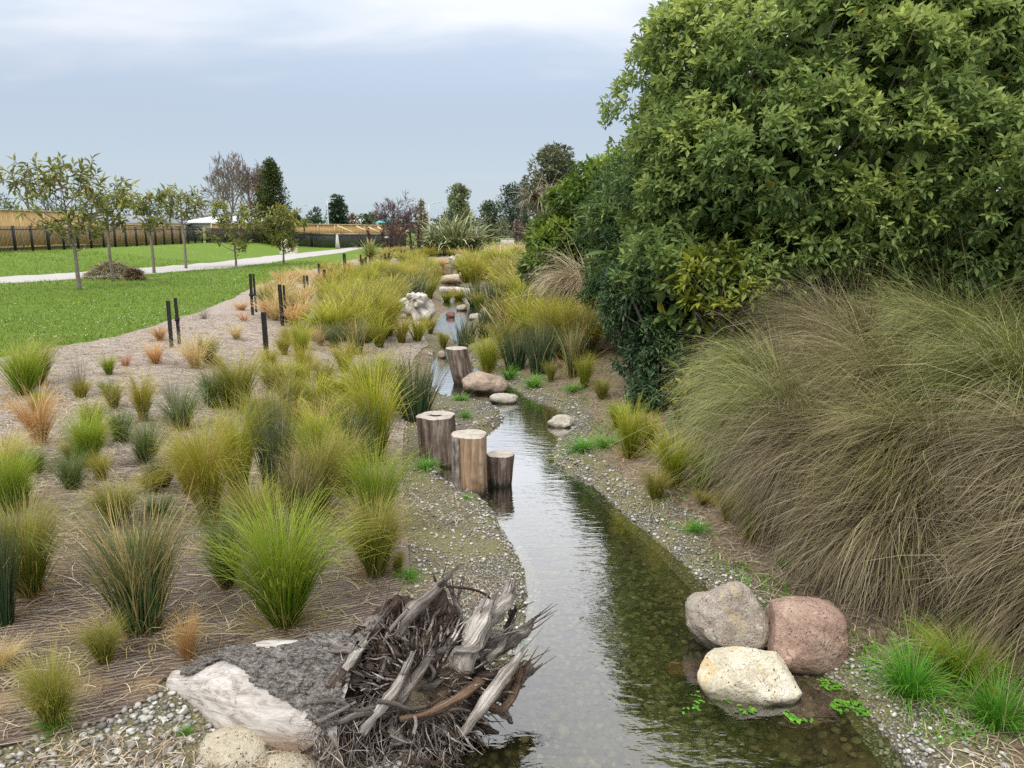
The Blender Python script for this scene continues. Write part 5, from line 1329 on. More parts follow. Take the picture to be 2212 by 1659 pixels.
# ------------------------------------------------------------------ driftwood stump and logs upstream
def drift(name, label, xd, yd, scale, seed, mat, spikes=9, cat='driftwood'):
    p = G(xd, yd); rng = np.random.RandomState(seed); t = thing(name, label, cat, tuple(p)); s = scale
    bag = Bag(); V, F, U = tube([(0.1*s, 0.2*s, -0.05), (0.02*s, 0, 0.35*s), (-0.1*s, -0.05*s, 0.62*s)], [0.34*s, 0.36*s, 0.30*s], 14, 22, rough=0.42, seed=seed); obj('stump_body', V, F, mat, t, U, False)
    for i in range(spikes):
        a = i * 2.4 + rng.rand(); el = rng.uniform(-0.1, 0.9); d = np.array([math.cos(a) * math.cos(el), math.sin(a) * math.cos(el), math.sin(el)])
        q = np.array([0, 0, 0.35 * s + 0.2 * s * rng.rand()]); L = s * rng.uniform(0.28, 0.5)
        V, F, U = tube([q, q + d * L * 0.5 + rng.randn(3) * 0.05 * s, q + d * L + np.array([0, 0, -0.08 * s])], [0.15 * s, 0.11 * s, 0.04 * s], 7, 9, rough=0.45, seed=seed + i)
        obj('root', V, F, mat, t, U, False)
    return t
drift('driftwood_stump', 'pale driftwood root stump left of the upper pool', 900, 690, 1.0, 4, M_FARLOG, 16)
drift('driftwood_stump', 'white driftwood heap at the head of the stream', 985, 580, 1.15, 5, M_FARLOG, 14)
def logobj(name, label, a, b, ra, rb, mat, seed, cat='log', rough=0.10):
    a, b = np.array(a), np.array(b); t = thing(name, label, cat, tuple(a)); d = b - a
    V, F, U = tube([(0, 0, 0), tuple(d * 0.5 + np.array([0, 0, 0.02])), tuple(d)], [ra, (ra + rb) / 2, rb], 10, 12, rough=rough, seed=seed, cap=False); obj('log_body', V, F, mat, t, U, True)
    for c, q in ((V[:12], -1), (V[-12:], 1)):
        m = c.mean(0); VV = np.concatenate([c, [m]]); FF = [(k, (k + 1) % 12, 12)[::q] for k in range(12)]; o = obj('cut_face', VV - m, FF, M_CUT, t); o.location = m
logobj('log', 'tan sawn log lying across the gravel upstream', G(958, 613) + np.array([0, 0, .18]), G(1000, 611) + np.array([0, 0, .20]), 0.24, 0.22, M_FARTAN, 1)
logobj('log', 'upright leaning tan log end above the sawn log', G(996, 612) + np.array([0, 0, .25]), G(998, 610) + np.array([0.28, 0, 1.0]), 0.17, 0.14, M_FARTAN, 2)
logobj('log', 'pale log lying across the stream below the sawn log', G(955, 633) + np.array([0, 0, .12]), G(1022, 637) + np.array([0, 0, .10]), 0.16, 0.13, M_FARLOG, 3)
logobj('log', 'thin pale pole on the gravel beside the sawn log', G(946, 606) + np.array([0, 0, .12]), G(972, 604) + np.array([0, 0, .12]), 0.06, 0.05, M_FARLOG, 4)

# ------------------------------------------------------------------ the fallen root log in the foreground
CW = at(890, 1480, 3.42); NW = unit(np.array([0.42, -0.80, 0.38]))
def PL(xd, yd, off=0.0):
    r = ray(xd, yd); o = np.array([0, 0, CAMZ]); t = ((CW - o) @ NW) / (r @ NW); return o + r * t + NW * off
def PZ(zx, zy, off=0.0): return PL((750 + zx / 1.923) / 1.1302, (1380 + zy / 1.923) / 1.1302, off)
PXM = np.linalg.norm(PL(891, 1480) - PL(890, 1480)) / (1.923 * 1.1302)      # metres for one pixel of the close-up
root_log = thing('fallen_root_log', 'fallen white log with a torn root plate at the water edge', 'log', tuple(W(760, 1640, 0.1)))
RL = np.array(root_log.location)
def mat_log():
    m = Mat('white_log'); c = m.coord('World'); u, v, uvv = m.uv()
    mp = m.n('ShaderNodeMapping'); m.t.links.new(uvv, mp.inputs[0]); mp.inputs['Scale'].default_value = (46, 3.2, 1)
    n = m.noise(mp.outputs[0], 1.1, 6, 0.68, 0.8); b = m.noise(c, 7.0, 5, 0.6)
    col = m.ramp(n, [(0.3, (0.22, 0.185, 0.155)), (0.45, (0.44, 0.40, 0.36)), (0.62, (0.62, 0.585, 0.545))])
    pz = m.n('ShaderNodeSeparateXYZ'); m.t.links.new(m.n('ShaderNodeNewGeometry').outputs['Position'], pz.inputs[0])
    k = m.map(m.math('ADD', m.math('ADD', pz.outputs[2], m.math('MULTIPLY', m.math('SUBTRACT', b, 0.5), 0.16)), m.math('MULTIPLY', pz.outputs[0], -0.16)), 0.47, 0.33)
    col = m.mix(m.math('MULTIPLY', k, 0.85), col, m.ramp(n, [(0.3, (0.30, 0.19, 0.12)), (0.7, (0.50, 0.37, 0.26))]))   # unbleached wood on the belly
    cr = m.math('MULTIPLY', m.map(m.math('ABSOLUTE', m.math('SUBTRACT', m.noise(m.coord('World', scale=(1.2, 5, 4)), 2.6, 4, 0.55, 0.8), 0.5)), 0.012, 0.0), m.map(m.noise(c, 4.0, 2), 0.38, 0.5))
    col = m.mix(m.math('MULTIPLY', cr, 0.55), col, (0.16, 0.11, 0.08))
    return m.done(m.bsdf(col, 0.85, m.bump(m.math('SUBTRACT', n, m.math('MULTIPLY', cr, 0.8)), 0.5, 0.012), 0.15))
def mat_barkrough():
    m = Mat('flaking_bark'); c = m.coord('World', scale=(1, 1, 1)); n = m.noise(m.coord('World', scale=(1, 2, 2)), 16, 6, 0.72, 1.2); v = m.noise(c, 60, 4, 0.7)
    col = m.ramp(m.math('ADD', m.math('MULTIPLY', n, 0.7), m.math('MULTIPLY', v, 0.5)), [(0.3, (0.045, 0.037, 0.031)), (0.52, (0.16, 0.14, 0.12)), (0.72, (0.46, 0.43, 0.39))])
    return m.done(m.bsdf(col, 0.95, m.bump(m.math('ADD', n, v), 1.0, 0.03), 0.1))
def mat_dirt():
    m = Mat('root_soil'); c = m.coord('World'); n = m.noise(c, 7, 6, 0.65); f = m.noise(c, 45, 5, 0.7)
    s = m.map(m.noise(c, 3.1, 3, 0.5), 0.40, 0.56)
    dark = m.ramp(f, [(0.3, (0.05, 0.034, 0.026)), (0.7, (0.13, 0.095, 0.07))]); tan = m.ramp(f, [(0.3, (0.26, 0.20, 0.125)), (0.7, (0.46, 0.37, 0.25))])
    u, v, _ = m.uv()
    k = m.math('MULTIPLY', s, m.map(v, 0.75, 0.35))
    return m.done(m.bsdf(m.mix(k, dark, tan), 0.95, m.bump(m.math('ADD', n, m.math('MULTIPLY', f, 0.6)), 1.0, 0.05), 0.1))
M_LOG, M_BARKR, M_DIRT = mat_log(), mat_barkrough(), mat_dirt()
A0 = W(352, 1520, 0.16) + np.array([0, 0.15, 0]); B0 = PL(800, 1530, -0.02)
ax = B0 - A0
NS, NT = 36, 26; V, U, F = [], [], []
sd_ = unit(np.cross(ax, [0, 0, 1])); upv = unit(np.cross(sd_, ax))
def log_r(q): return 0.085 + 0.185 * ss(q, 0.0, 0.5) + 0.05 * q
def log_pt(q, th, e=1.0):
    r = float(log_r(q)) * e * (1 + 0.07 * mnoise.noise((math.cos(th) * 1.4, math.sin(th) * 1.4, q * 2.4)) * 2 + 0.02 * mnoise.noise((math.cos(th) * 6, math.sin(th) * 6, q * 4)) * 2)
    c = A0 + ax * q - np.array([0, 0, 0.02]) * math.sin(q * 3.14)
    return c + sd_ * math.cos(th) * r + upv * math.sin(th) * r
for j in range(NT + 1):
    for k in range(NS):
        th = 2 * math.pi * k / NS; V.append(log_pt(j / NT, th) - RL); U.append((k / NS, j / NT * 2))
for j in range(NT):
    for k in range(NS): F.append((j*NS+k, j*NS+(k+1) % NS, (j+1)*NS+(k+1) % NS, (j+1)*NS+k))
F.append(tuple(range(NS))[::-1])
trunk = obj('trunk', V, F, M_LOG, root_log, np.array(U), True)
# bark still clinging along the top: ragged raised plate
V, U, F = [], [], []; nq, nt = 60, 34; ok = {}
for j in range(nq):
    for k in range(nt):
        q = 0.10 + 0.88 * j / (nq - 1); th = 0.35 + 2.1 * k / (nt - 1)
        ok[j, k] = len(V); V.append(log_pt(q, th, 1.035 + 0.05 * (0.5 + mnoise.noise((q * 22, th * 7, 1.0))))- RL); U.append((k / nt, q))
def bark_here(j, k):
    q = j / nq; t = k / nt
    w = 0.5 + 0.25 * mnoise.noise((q * 7, t * 6, 5.0)) * 2
    band = abs(t - (0.47 - 0.20 * max(0, q - 0.3) + 0.04 * math.sin(q * 9))) < (0.075 + 0.42 * max(0, q - 0.40) ** 0.8) * (0.55 + 0.9 * w)
    return band
for j in range(nq - 1):
    for k in range(nt - 1):
        if bark_here(j, k): F.append((ok[j, k], ok[j, k+1], ok[j+1, k+1], ok[j+1, k]))
bk = obj('bark_patch', V, F, M_BARKR, trunk, np.array(U), False)
md = bk.modifiers.new('thickness', 'SOLIDIFY'); md.thickness = 0.012; md.offset = -1
rgb = np.random.RandomState(12); fl = [(j, k) for j in range(nq - 1) for k in range(nt - 1) if bark_here(j, k)]; Vf, Ff = [], []
for i in range(420):
    j, k = fl[rgb.randint(len(fl))]; q = 0.10 + 0.88 * (j + rgb.rand()) / (nq - 1); th = 0.35 + 2.1 * (k + rgb.rand()) / (nt - 1)
    c0 = log_pt(q, th, 1.075 + 0.05 * rgb.rand()) - RL; nr = unit(log_pt(q, th, 1.2) - log_pt(q, th, 1.0)); t1 = unit(ax + rgb.randn(3) * 0.25); t2 = unit(np.cross(nr, t1) + rgb.randn(3) * 0.2); t1 = t1 + nr * rgb.randn() * 0.10
    a_, b_ = 0.02 + 0.04 * rgb.rand(), 0.008 + 0.014 * rgb.rand(); n0 = len(Vf)
    for sx_, sy_ in ((-1, -.7), (.2, -1), (1, -.3), (.8, .8), (-.3, 1), (-1, .4)): Vf.append(c0 + t1 * a_ * sx_ * (0.7 + .6 * rgb.rand()) + t2 * b_ * sy_)
    for q_ in range(6): Vf.append(Vf[n0 + q_] - nr * 0.007)
    Ff.append(tuple(n0 + q_ for q_ in range(6)))
    for q_ in range(6): Ff.append((n0 + q_, n0 + 6 + q_, n0 + 6 + (q_ + 1) % 6, n0 + (q_ + 1) % 6))
tag(obj('bark_flakes', np.array(Vf), Ff, M_BARKR, trunk), kind='stuff')
# soil held in the root plate: a lumpy shield
bm = bmesh.new(); bmesh.ops.create_icosphere(bm, subdivisions=5, radius=1.0)
E1 = unit(np.cross([0, 0, 1], NW)); E2 = np.cross(NW, E1); Cs = PZ(500, 555, -0.06)
ra_, rb_ = 335 * PXM, 290 * PXM
for v in bm.verts:
    co = v.co
    k = 1 + 0.14 * mnoise.noise(co * 1.6) * 1.5 + 0.10 * mnoise.noise(co * 4.5) * 1.5 + 0.05 * mnoise.noise(co * 12)
    hollow = -0.10 * math.exp(-((co.x - 0.05) ** 2 + (co.y - 0.1) ** 2) / 0.12) if co.z > 0 else 0
    an = math.atan2(co.y, co.x); rr0 = math.hypot(co.x, co.y)
    rdg = (1 - abs(math.sin(an * 5.5 + 2.2 * mnoise.noise(co * 2.2)))) ** 2 * ss(rr0, 0.35, 0.75)      # buttresses running out into roots
    fib = 0.02 * mnoise.noise((an * 26, rr0 * 1.5, 1.0))
    P = Cs + E1 * co.x * ra_ * (k + 0.16 * rdg) + E2 * co.y * rb_ * 1.12 * (k + 0.16 * rdg) + NW * (co.z * 0.19 * k + hollow + (0.10 * rdg + fib if co.z > -0.2 else 0))
    v.co = Vector(P - RL)
me = bpy.data.meshes.new('root_plate'); bm.to_mesh(me); bm.free()
me.polygons.foreach_set('use_smooth', np.ones(len(me.polygons), dtype=bool)); me.materials.append(M_DIRT)
lay = me.uv_layers.new(name='UVMap'); cow = np.array([v.co for v in me.vertices]) + RL - Cs
rad_ = np.hypot((cow @ E1) / ra_ - 0.15, (cow @ E2) / rb_ - 0.1); lv = np.zeros(len(me.loops), np.int32); me.loops.foreach_get('vertex_index', lv)
lay.data.foreach_set('uv', np.stack([rad_[lv] * 0, rad_[lv]], 1).astype(np.float32).ravel())
plate = bpy.data.objects.new('root_plate', me); link(plate, root_log)
ROOTS = [  # close-up points, radii (px), material, offsets
 ([(395,330),(440,225),(530,140),(605,75)], [26,24,20,15], 'g', (0.10,0.14,0.14,0.12)), ([(560,300),(592,200),(605,130),(590,85)], [30,28,20,8], 'd', (0.04,0.08,0.08,0.06)),
 ([(690,470),(715,340),(765,225),(795,155)], [46,44,34,14], 'p', (0.10,0.16,0.18,0.17)), ([(770,300),(835,225),(880,150),(905,85)], [34,36,26,12], 'p', (0.06,0.12,0.15,0.14)),
 ([(610,95),(720,108),(790,140),(822,180)], [6,6,5,4], 'd', (0.14,0.17,0.17,0.15)), ([(760,440),(880,360),(960,310),(1012,270)], [36,32,24,12], 'g', (0.06,0.10,0.12,0.10)),
 ([(660,760),(735,630),(840,490),(930,400)], [16,20,20,12], 'p', (0.20,0.24,0.24,0.20)), ([(780,600),(880,560),(960,520),(1032,470)], [34,40,36,26], 'g', (0.05,0.06,0.05,0.03)),
 ([(790,632),(850,645),(905,580),(955,470)], [14,15,14,10], 'o', (0.16,0.18,0.17,0.14)), ([(800,620),(850,600),(900,530),(960,450)], [12,12,12,9], 'o', (0.12,0.14,0.14,0.10)),
 ([(215,745),(270,650),(340,560),(412,435)], [20,18,15,10], 'p', (0.20,0.24,0.25,0.22)), ([(300,670),(380,590),(465,490),(560,390)], [20,16,14,12], 'g', (0.18,0.22,0.20,0.10)),
 ([(265,597),(330,605),(410,630),(490,622)], [9,9,8,6], 'g', (0.26,0.28,0.27,0.25)), ([(368,682),(500,650),(620,600),(730,550),(820,500)], [10,12,15,18,16], 'o', (0.24,0.25,0.22,0.16,0.08)),
 ([(430,690),(560,650),(640,640),(700,655)], [9,8,7,5], 'g', (0.24,0.24,0.22,0.2)), ([(85,590),(115,510),(170,460),(205,400)], [26,30,28,22], 'd', (0.12,0.14,0.12,0.08)),
 ([(140,470),(175,420),(215,375),(245,345)], [12,14,12,8], 'p', (0.18,0.18,0.16,0.14)), ([(235,345),(285,275),(340,240)], [28,28,14], 'g', (0.06,0.08,0.06)),
 ([(330,365),(350,300),(400,235),(450,185)], [9,9,8,6], 'p', (0.12,0.14,0.15,0.15)), ([(432,465),(436,420),(441,385)], [9,8,7], 'p', (0.16,0.18,0.18)), ([(305,530),(320,470),(340,410)], [11,10,6], 'g', (0.12,0.14,0.14)),
 ([(645,260),(640,210),(642,160)], [12,12,8], 'g', (0.06,0.08,0.08)), ([(700,250),(688,200),(668,155)], [16,15,9], 'g', (0.05,0.07,0.07)), ([(540,500),(565,430),(620,350),(660,290)], [26,30,30,20], 'd', (0.05,0.06,0.05,0.03)),
 ([(690,620),(680,540),(700,470)], [34,38,30], 'd', (0.06,0.08,0.06)), ([(775,340),(800,310),(845,300)], [18,16,10], 'p', (0.14,0.16,0.16)), ([(905,300),(925,260),(932,235)], [14,12,8], 'd', (0.08,0.08,0.08)),
 ([(790,430),(840,380),(870,320)], [16,14,8], 'g', (0.16,0.18,0.18)), ([(860,610),(940,570),(1000,560)], [10,9,4], 'g', (0.12,0.10,0.06)), ([(870,600),(960,530),(1036,505)], [10,9,4], 'g', (0.14,0.11,0.06)),
 ([(870,590),(950,520),(1015,462)], [9,8,4], 'p', (0.14,0.11,0.08)), ([(600,760),(690,740),(760,700),(810,640)], [30,34,30,22], 'd', (0.0,0.02,0.02,0.02)), ([(700,690),(740,700),(770,690)], [16,14,8], 'o', (0.12,0.13,0.12)),
 ([(0,610),(90,600),(180,640),(260,625)], [9,10,9,6], 'g', (0.22,0.24,0.25,0.24)), ([(0,690),(80,650),(170,600)], [8,8,5], 'p', (0.25,0.26,0.26)), ([(20,700),(110,690),(200,650),(270,660)], [12,14,12,8], 'g', (0.20,0.22,0.24,0.22)),
 ([(410,895),(500,885),(560,890),(640,870)], [9,9,8,6], 'o', (0.15,0.17,0.17,0.14)), ([(310,740),(360,765),(405,775)], [5,5,4], 'p', (0.30,0.31,0.30)), ([(240,840),(255,900),(272,960)], [5,5,4], 'p', (0.26,0.27,0.26)),
 ([(320,930),(380,945),(440,930)], [12,12,8], 'g', (0.18,0.2,0.18)), ([(640,800),(655,860),(650,950)], [5,5,4], 'g', (0.16,0.16,0.14)), ([(420,740),(430,690),(425,660)], [8,8,5], 'p', (0.28,0.28,0.27)),
]
# torn stubs packed over the plate and below it, so that it reads as one shredded mass
rg = np.random.RandomState(29)
for i in range(40):
    a = rg.rand() * 6.28; q = rg.rand() ** 0.55; zx, zy = 500 + math.cos(a) * 340 * q, 560 + math.sin(a) * 300 * q
    if i >= 26: zx, zy = rg.uniform(60, 640), rg.uniform(660, 900)
    out_ = unit(np.array([zx - 520, zy - 560]) + rg.randn(2) * 90); L = rg.uniform(80, 170); r = rg.uniform(9, 21)
    e = (zx + out_[0] * L, zy + out_[1] * L * (0.9 if zy < 640 else 0.7)); m_ = ((zx + e[0]) / 2 + rg.randn() * 14, (zy + e[1]) / 2 + rg.randn() * 14)
    if e[1] > 1010 or e[1] < 110: continue
    o0 = 0.02 + 0.05 * rg.rand(); ROOTS.append(([(zx, zy), m_, e], [r, r * 0.95, r * 0.35], 'dgdgdpg'[rg.randint(7)], (o0, o0 + 0.05 + 0.04 * rg.rand(), o0 + 0.03 + 0.06 * rg.rand())))
RM = {'p': M_PALE, 'g': M_GREYWD, 'd': M_DARKW, 'o': M_ORANGE}
for i, (pts, rad, mk, off) in enumerate(ROOTS):
    P = [PZ(x, y, o) - RL for (x, y), o in zip(pts, off)]
    big_ = max(rad) > 12
    bag = Bag(); V, F, U = tube(P, [r * PXM * (1.45 if big_ else 1.1) for r in rad], 18, 11 if big_ else 5, rough=0.36 if big_ else 0.1, seed=i * 3.1, flat=0.7 if big_ else 1.0); bag.add(V, F, U)
    if big_ and i < 43:        # splinters at the torn end
        rg = np.random.RandomState(i); e = np.array(P[-1]); b = np.array(P[-2]); dd = unit(e - b)
        for _ in range(6):
            s0 = e - dd * 0.07 + rg.randn(3) * rad[-1] * PXM * 0.8; bag.add(*tube([s0, s0 + dd * (0.09 + 0.05 * rg.rand()) + rg.randn(3) * 0.005], [0.010, 0.002], 3, 4))
        for _ in range(5):   # loose fibres along it
            q = rg.rand(); s0 = np.array(P[0]) * (1 - q) + e * q + rg.randn(3) * max(rad) * PXM * 0.55; d2 = unit(e - np.array(P[0]) + rg.randn(3) * 0.03)
            bag.add(*tube([s0, s0 + d2 * 0.07 + rg.randn(3) * .006, s0 + d2 * (0.14 + 0.1 * rg.rand()) + rg.randn(3) * 0.015], [0.006, 0.005, 0.0015], 4, 4))
    bag.out('root', RM[mk], root_log, not big_)
# fine rootlets: uncountable tangle hanging from the lower half
rg = np.random.RandomState(3); n = 560; m = 7; zx = rg.uniform(0, 690, n); zy = rg.uniform(600, 900, n); sel = rg.rand(n) < 0.35
zx = np.where(sel, rg.uniform(10, 200, n), zx); zy = np.where(sel, rg.uniform(640, 800, n), zy)
sc = rg.rand(n) < 0.16; zx = np.where(sc, rg.uniform(120, 800, n), zx); zy = np.where(sc, rg.uniform(250, 640, n), zy)
P0 = np.array([PZ(a, b, 0.10 + 0.12 * q) for a, b, q in zip(zx, zy, rg.rand(n))])
d = unit(rg.randn(n, 3) + np.array([0, -0.2, -0.9]) + NW * 0.5); d = np.where(sc[:, None], unit(rg.randn(n, 3) * 0.7 + NW * 0.2 + E2 * 0.3), d); L = (0.08 + 0.22 * rg.rand(n) ** 1.5) * np.where(sc, 0.5, 1.0); paths = np.zeros((n, m, 3)); p = P0.copy()
for k in range(m):
    paths[:, k] = p; d = unit(d + rg.randn(n, 3) * 0.28 + np.array([0, 0, -0.08])); p = p + d * (L / m)[:, None]
paths[..., 2] = np.maximum(paths[..., 2], 0.02)
r = (0.0018 + 0.003 * rg.rand(n) ** 2)[:, None] * np.linspace(1, 0.35, m)[None]
V, F, U = tube_tris(paths - RL, r, 4)
pick = rg.rand(len(F)) ; quarter = len(F) // 3
o = obj('rootlets', V, F, [M_DARKW, M_GREYWD, M_PALE], root_log, U, mi=np.repeat(rg.choice(3, n, p=[.45, .38, .17]), (m - 1) * 4)); tag(o, kind='stuff')

# shredded fibres lying along the plate, running out from its heart
rg = np.random.RandomState(41); n = 900; m = 5; a = rg.rand(n) * 6.28; q = 0.25 + 0.8 * rg.rand(n) ** 0.7; zx = 500 + np.cos(a) * 330 * q; zy = 545 + np.sin(a) * 285 * q
P0 = np.array([PZ(x, y, 0.05 + 0.10 * w_) for x, y, w_ in zip(zx, zy, rg.rand(n))]); out_ = unit((P0 - Cs) - ((P0 - Cs) @ NW)[:, None] * NW); d = unit(out_ + rg.randn(n, 3) * 0.30 + NW * 0.12); L = 0.05 + 0.13 * rg.rand(n); paths = np.zeros((n, m, 3)); p = P0.copy()
for k in range(m):
    paths[:, k] = p; d = unit(d + rg.randn(n, 3) * 0.14); p = p + d * (L / m)[:, None]
r = (0.003 + 0.006 * rg.rand(n) ** 1.5)[:, None] * np.array([0.7, 1.0, 0.9, 0.6, 0.2])[None]; V, F, U = tube_tris(paths - RL, r, 4)
tag(obj('torn_fibres', V, F, [M_DARKW, M_GREYWD, M_PALE], root_log, U, mi=np.repeat(rg.choice(3, n, p=[.5, .34, .16]), (m - 1) * 4)), kind='stuff')

# ------------------------------------------------------------------ dark stakes at the lawn edge
M_STAKE = wood_mat('black_stake', ((0.012, 0.012, 0.012), (0.025, 0.024, 0.023), (0.05, 0.047, 0.043)), (1.0, 14.0))
M_TIE = Mat('black_tie').done(Mat('x').bsdf((0.02, 0.02, 0.02))) if False else None
def plain(name, col, rough=0.7, spec=0.3, metal=0.0, var=0.12):
    m = Mat(name); n = m.noise(m.coord('Object'), 14, 4, 0.6)
    return m.done(m.bsdf(hsv(m, col, m.map(n, 0.2, 0.8, 1 - var, 1 + var)), rough, None, spec, metal))
M_TIE = plain('rubber_tie', (0.02, 0.02, 0.02))
def stake(xd, yd, top, wpx, label, tie=None, tilt=0.0):
    p = G(xd, yd); s = mpp(p[1] * CP + (CAMZ - p[2]) * SP); h = (yd - top) * s / CP; w = max(0.03, wpx * s * 0.75); rnd = random.Random(int(xd * 7 + yd))
    t = thing('stake', label, 'stake', tuple(p), rnd.uniform(-0.4, 0.4), 'dark stakes along the planted bed'); t.rotation_euler[1] = tilt + rnd.uniform(-0.02, 0.02)
    bm = bmesh.new(); bmesh.ops.create_cube(bm, size=1.0)
    for v in bm.verts: v.co = Vector((v.co.x * w, v.co.y * w, (v.co.z + 0.5) * (h + 0.1) - 0.1))
    bmesh.ops.bevel(bm, geom=list(bm.edges), offset=w * 0.10, segments=1, affect='EDGES')
    me = bpy.data.meshes.new('post'); bm.to_mesh(me); bm.free(); me.materials.append(M_STAKE); l = me.uv_layers.new(name='UVMap')
    for lp in me.loops: c = me.vertices[lp.vertex_index].co; l.data[lp.index].uv = ((c.x + c.y) / w * 0.3, c.z * 0.6)
    o = bpy.data.objects.new('post', me); link(o, t)
    if tie is not None:
        V, F, U = tube([(0, 0, h * tie - 0.03), (0, 0, h * tie + 0.03)], [w * 0.85] * 2, 2, 10); obj('tie', V, F, M_TIE, t, U)
STAKES = [(371,752,652,9,'left stake of the nearest pair by the lawn',None), (388,745,646,8,'right stake of the nearest pair by the lawn',0.55), (576,766,676,14,'thick dark stake standing alone in the bed',None),
 (546,682,594,8,'left stake of the second pair by the lawn',0.5), (554,676,594,6,'right stake of the second pair by the lawn',None), (611,706,617,9,'left stake of the third pair in the bed',None), (619,698,618,6,'right stake of the third pair in the bed',None),
 (658,626,596,5,'left of two short stakes beyond the third pair',None), (665,626,596,5,'right of two short stakes beyond the third pair',None), (690,617,571,5,'slim tall stake by the lawn beyond the short pair',None), (702,632,584,7,'single stake right of the slim tall one',None),
 (746,590,549,8,'dark stake by the lawn before the cabbage tree',None), (784,604,563,5,'left stake in front of the cabbage tree',None), (792,592,556,5,'right stake in front of the cabbage tree',None), (780,590,552,4,'thin stake behind the cabbage tree',None),
 (824,571,552,4,'stake just right of the cabbage tree',None), (833,575,548,4,'left stake of the pair right of the cabbage tree',None), (841,568,547,4,'right stake of the pair right of the cabbage tree',None), (867,562,541,4,'left stake of the pair under the purple tree',None), (874,565,541,4,'right stake of the pair under the purple tree',None),
 (884,562,545,4,'left of two stakes right of the purple tree',None), (888,558,540,4,'right of two stakes right of the purple tree',None), (891,551,535,3,'left of two distant stakes left of the flax',None), (895,551,535,3,'right of two distant stakes left of the flax',None), (917,563,546,4,'left stake at the foot of the flax',None), (923,562,546,4,'right stake at the foot of the flax',None)]
for r in STAKES: stake(*r)

# ================================================================== fences, houses, lamps
M_BLACK = plain('black_fence_paint', (0.022, 0.023, 0.024), 0.5)
M_TIMBER = wood_mat('new_pine', ((0.52, 0.33, 0.14), (0.66, 0.44, 0.20), (0.78, 0.56, 0.29)), (0.6, 8.0), bump=0.3)
M_TIMBERL = wood_mat('new_pine_rail', ((0.60, 0.43, 0.22), (0.74, 0.56, 0.32), (0.82, 0.67, 0.44)), (0.6, 8.0), bump=0.3)
def lerp(a, b, t): return a + (b - a) * t
def picket_fence(label, a, b, h, n, solid=False, za=None, zb=None, board=0.10, gap=0.012):
    """posts, two rails and upright slats from a to b on the ground"""
    t = thing('black_fence', label, 'fence', (a[0], a[1], Hs(*a))); o = np.array(t.location)
    A, B = np.array([*a, 0.0]), np.array([*b, 0.0]); L = np.linalg.norm(B - A); d = (B - A) / L
    g = lambda q: (A + (B - A) * q) + np.array([0, 0, Hs(*(A + (B - A) * q)[:2])])
    for i in range(n + 1):
        p = g(i / n) - o; V, F = beam(p + np.array([0, 0, -0.1]), p + np.array([0, 0, h + 0.04]), 0.12, 0.12, (d[0], d[1], 0)); obj('post', V, F, M_BLACK, t)
    for hh in (0.16, 0.88):
        for i in range(n):
            p, q = g(i / n) - o, g((i + 1) / n) - o; V, F = beam(p + np.array([0, 0, h * hh]), q + np.array([0, 0, h * hh]), 0.045, 0.05); obj('rail', V, F, M_BLACK, t)
    bag = Bag(); k = 0; step = board + gap if solid else 0.125; N = int(L / step)
    for i in range(N):
        p = g((i + 0.5) / N) - o; w = board if solid else 0.026
        top = h * (1.0 if not solid else 1.0)
        V, F = beam(p + np.array([0, 0, 0.04]), p + np.array([0, 0, top]), w, 0.02, (-d[1], d[0], 0)); bag.add(V, F)
    x = bag.out('slats', M_BLACK, t); tag(x, kind='stuff'); return t
def board_fence(label, pts, tops, bottoms, post_every=2.4, brace=False):
    """new timber fence following a sloping top line"""
    t = thing('timber_fence', label, 'fence', (pts[0][0], pts[0][1], bottoms[0])); o = np.array(t.location)
    P = np.array([(x, y, 0) for x, y in pts], float); seg = np.linalg.norm(np.diff(P, axis=0), axis=1); cum = np.concatenate(([0], np.cumsum(seg))); L = cum[-1]
    def at_(s): return np.array([np.interp(s, cum, P[:, 0]), np.interp(s, cum, P[:, 1])]), np.interp(s, cum, tops), np.interp(s, cum, bottoms)
    bag = Bag(); N = int(L / 0.155); rnd = random.Random(3)
    for i in range(N):
        s0 = (i + 0.5) * L / N; (x, y), tp, bt = at_(s0); (x2, y2), _, _ = at_(min(L, s0 + 0.05)); (x1, y1), _, _ = at_(max(0, s0 - 0.05)); d = unit(np.array([x2 - x1, y2 - y1, 0]))
        V, F = beam(np.array([x, y, bt]) - o, np.array([x, y, tp - 0.05 - rnd.random() * 0.01]) - o, 0.147, 0.02, (-d[1], d[0], 0)); bag.add(V, F, [(rnd.random() + a * .01, b[2] * .5) for a, b in enumerate(V)])
    x = bag.out('palings', M_TIMBER, t); tag(x, kind='stuff')
    n = max(1, int(L / post_every)); cuts = sorted(set(list(np.linspace(0, L, n + 1)) + list(cum)))
    cl = (0, 0, CAMZ)
    for i, s0 in enumerate(cuts):
        (x, y), tp, bt = at_(s0); nx = unit(np.array([0 - x, 0 - y, 0.0])) * 0.06
        V, F = beam(np.array([x, y, bt]) + nx - o, np.array([x, y, tp]) + nx - o, 0.11, 0.09, (1, 0, 0)); obj('post', V, F, M_TIMBERL, t, np.random.RandomState(i).rand(8, 2))
        if i:
            (xa, ya), ta, ba = at_(cuts[i - 1])
            for w, q, hh in ((0.16, 0.0, 0.05),):
                V, F = beam(np.array([xa, ya, ta]) + nx - o, np.array([x, y, tp]) + nx - o, 0.17, 0.06); obj('cap_rail', V, F, M_TIMBERL, t, np.random.RandomState(i).rand(8, 2))
            V, F = beam(np.array([xa, ya, lerp(ba, ta, 0.12)]) + nx - o, np.array([x, y, lerp(bt, tp, 0.12)]) + nx - o, 0.05, 0.10); obj('rail', V, F, M_TIMBERL, t, np.random.RandomState(i).rand(8, 2))
    return t
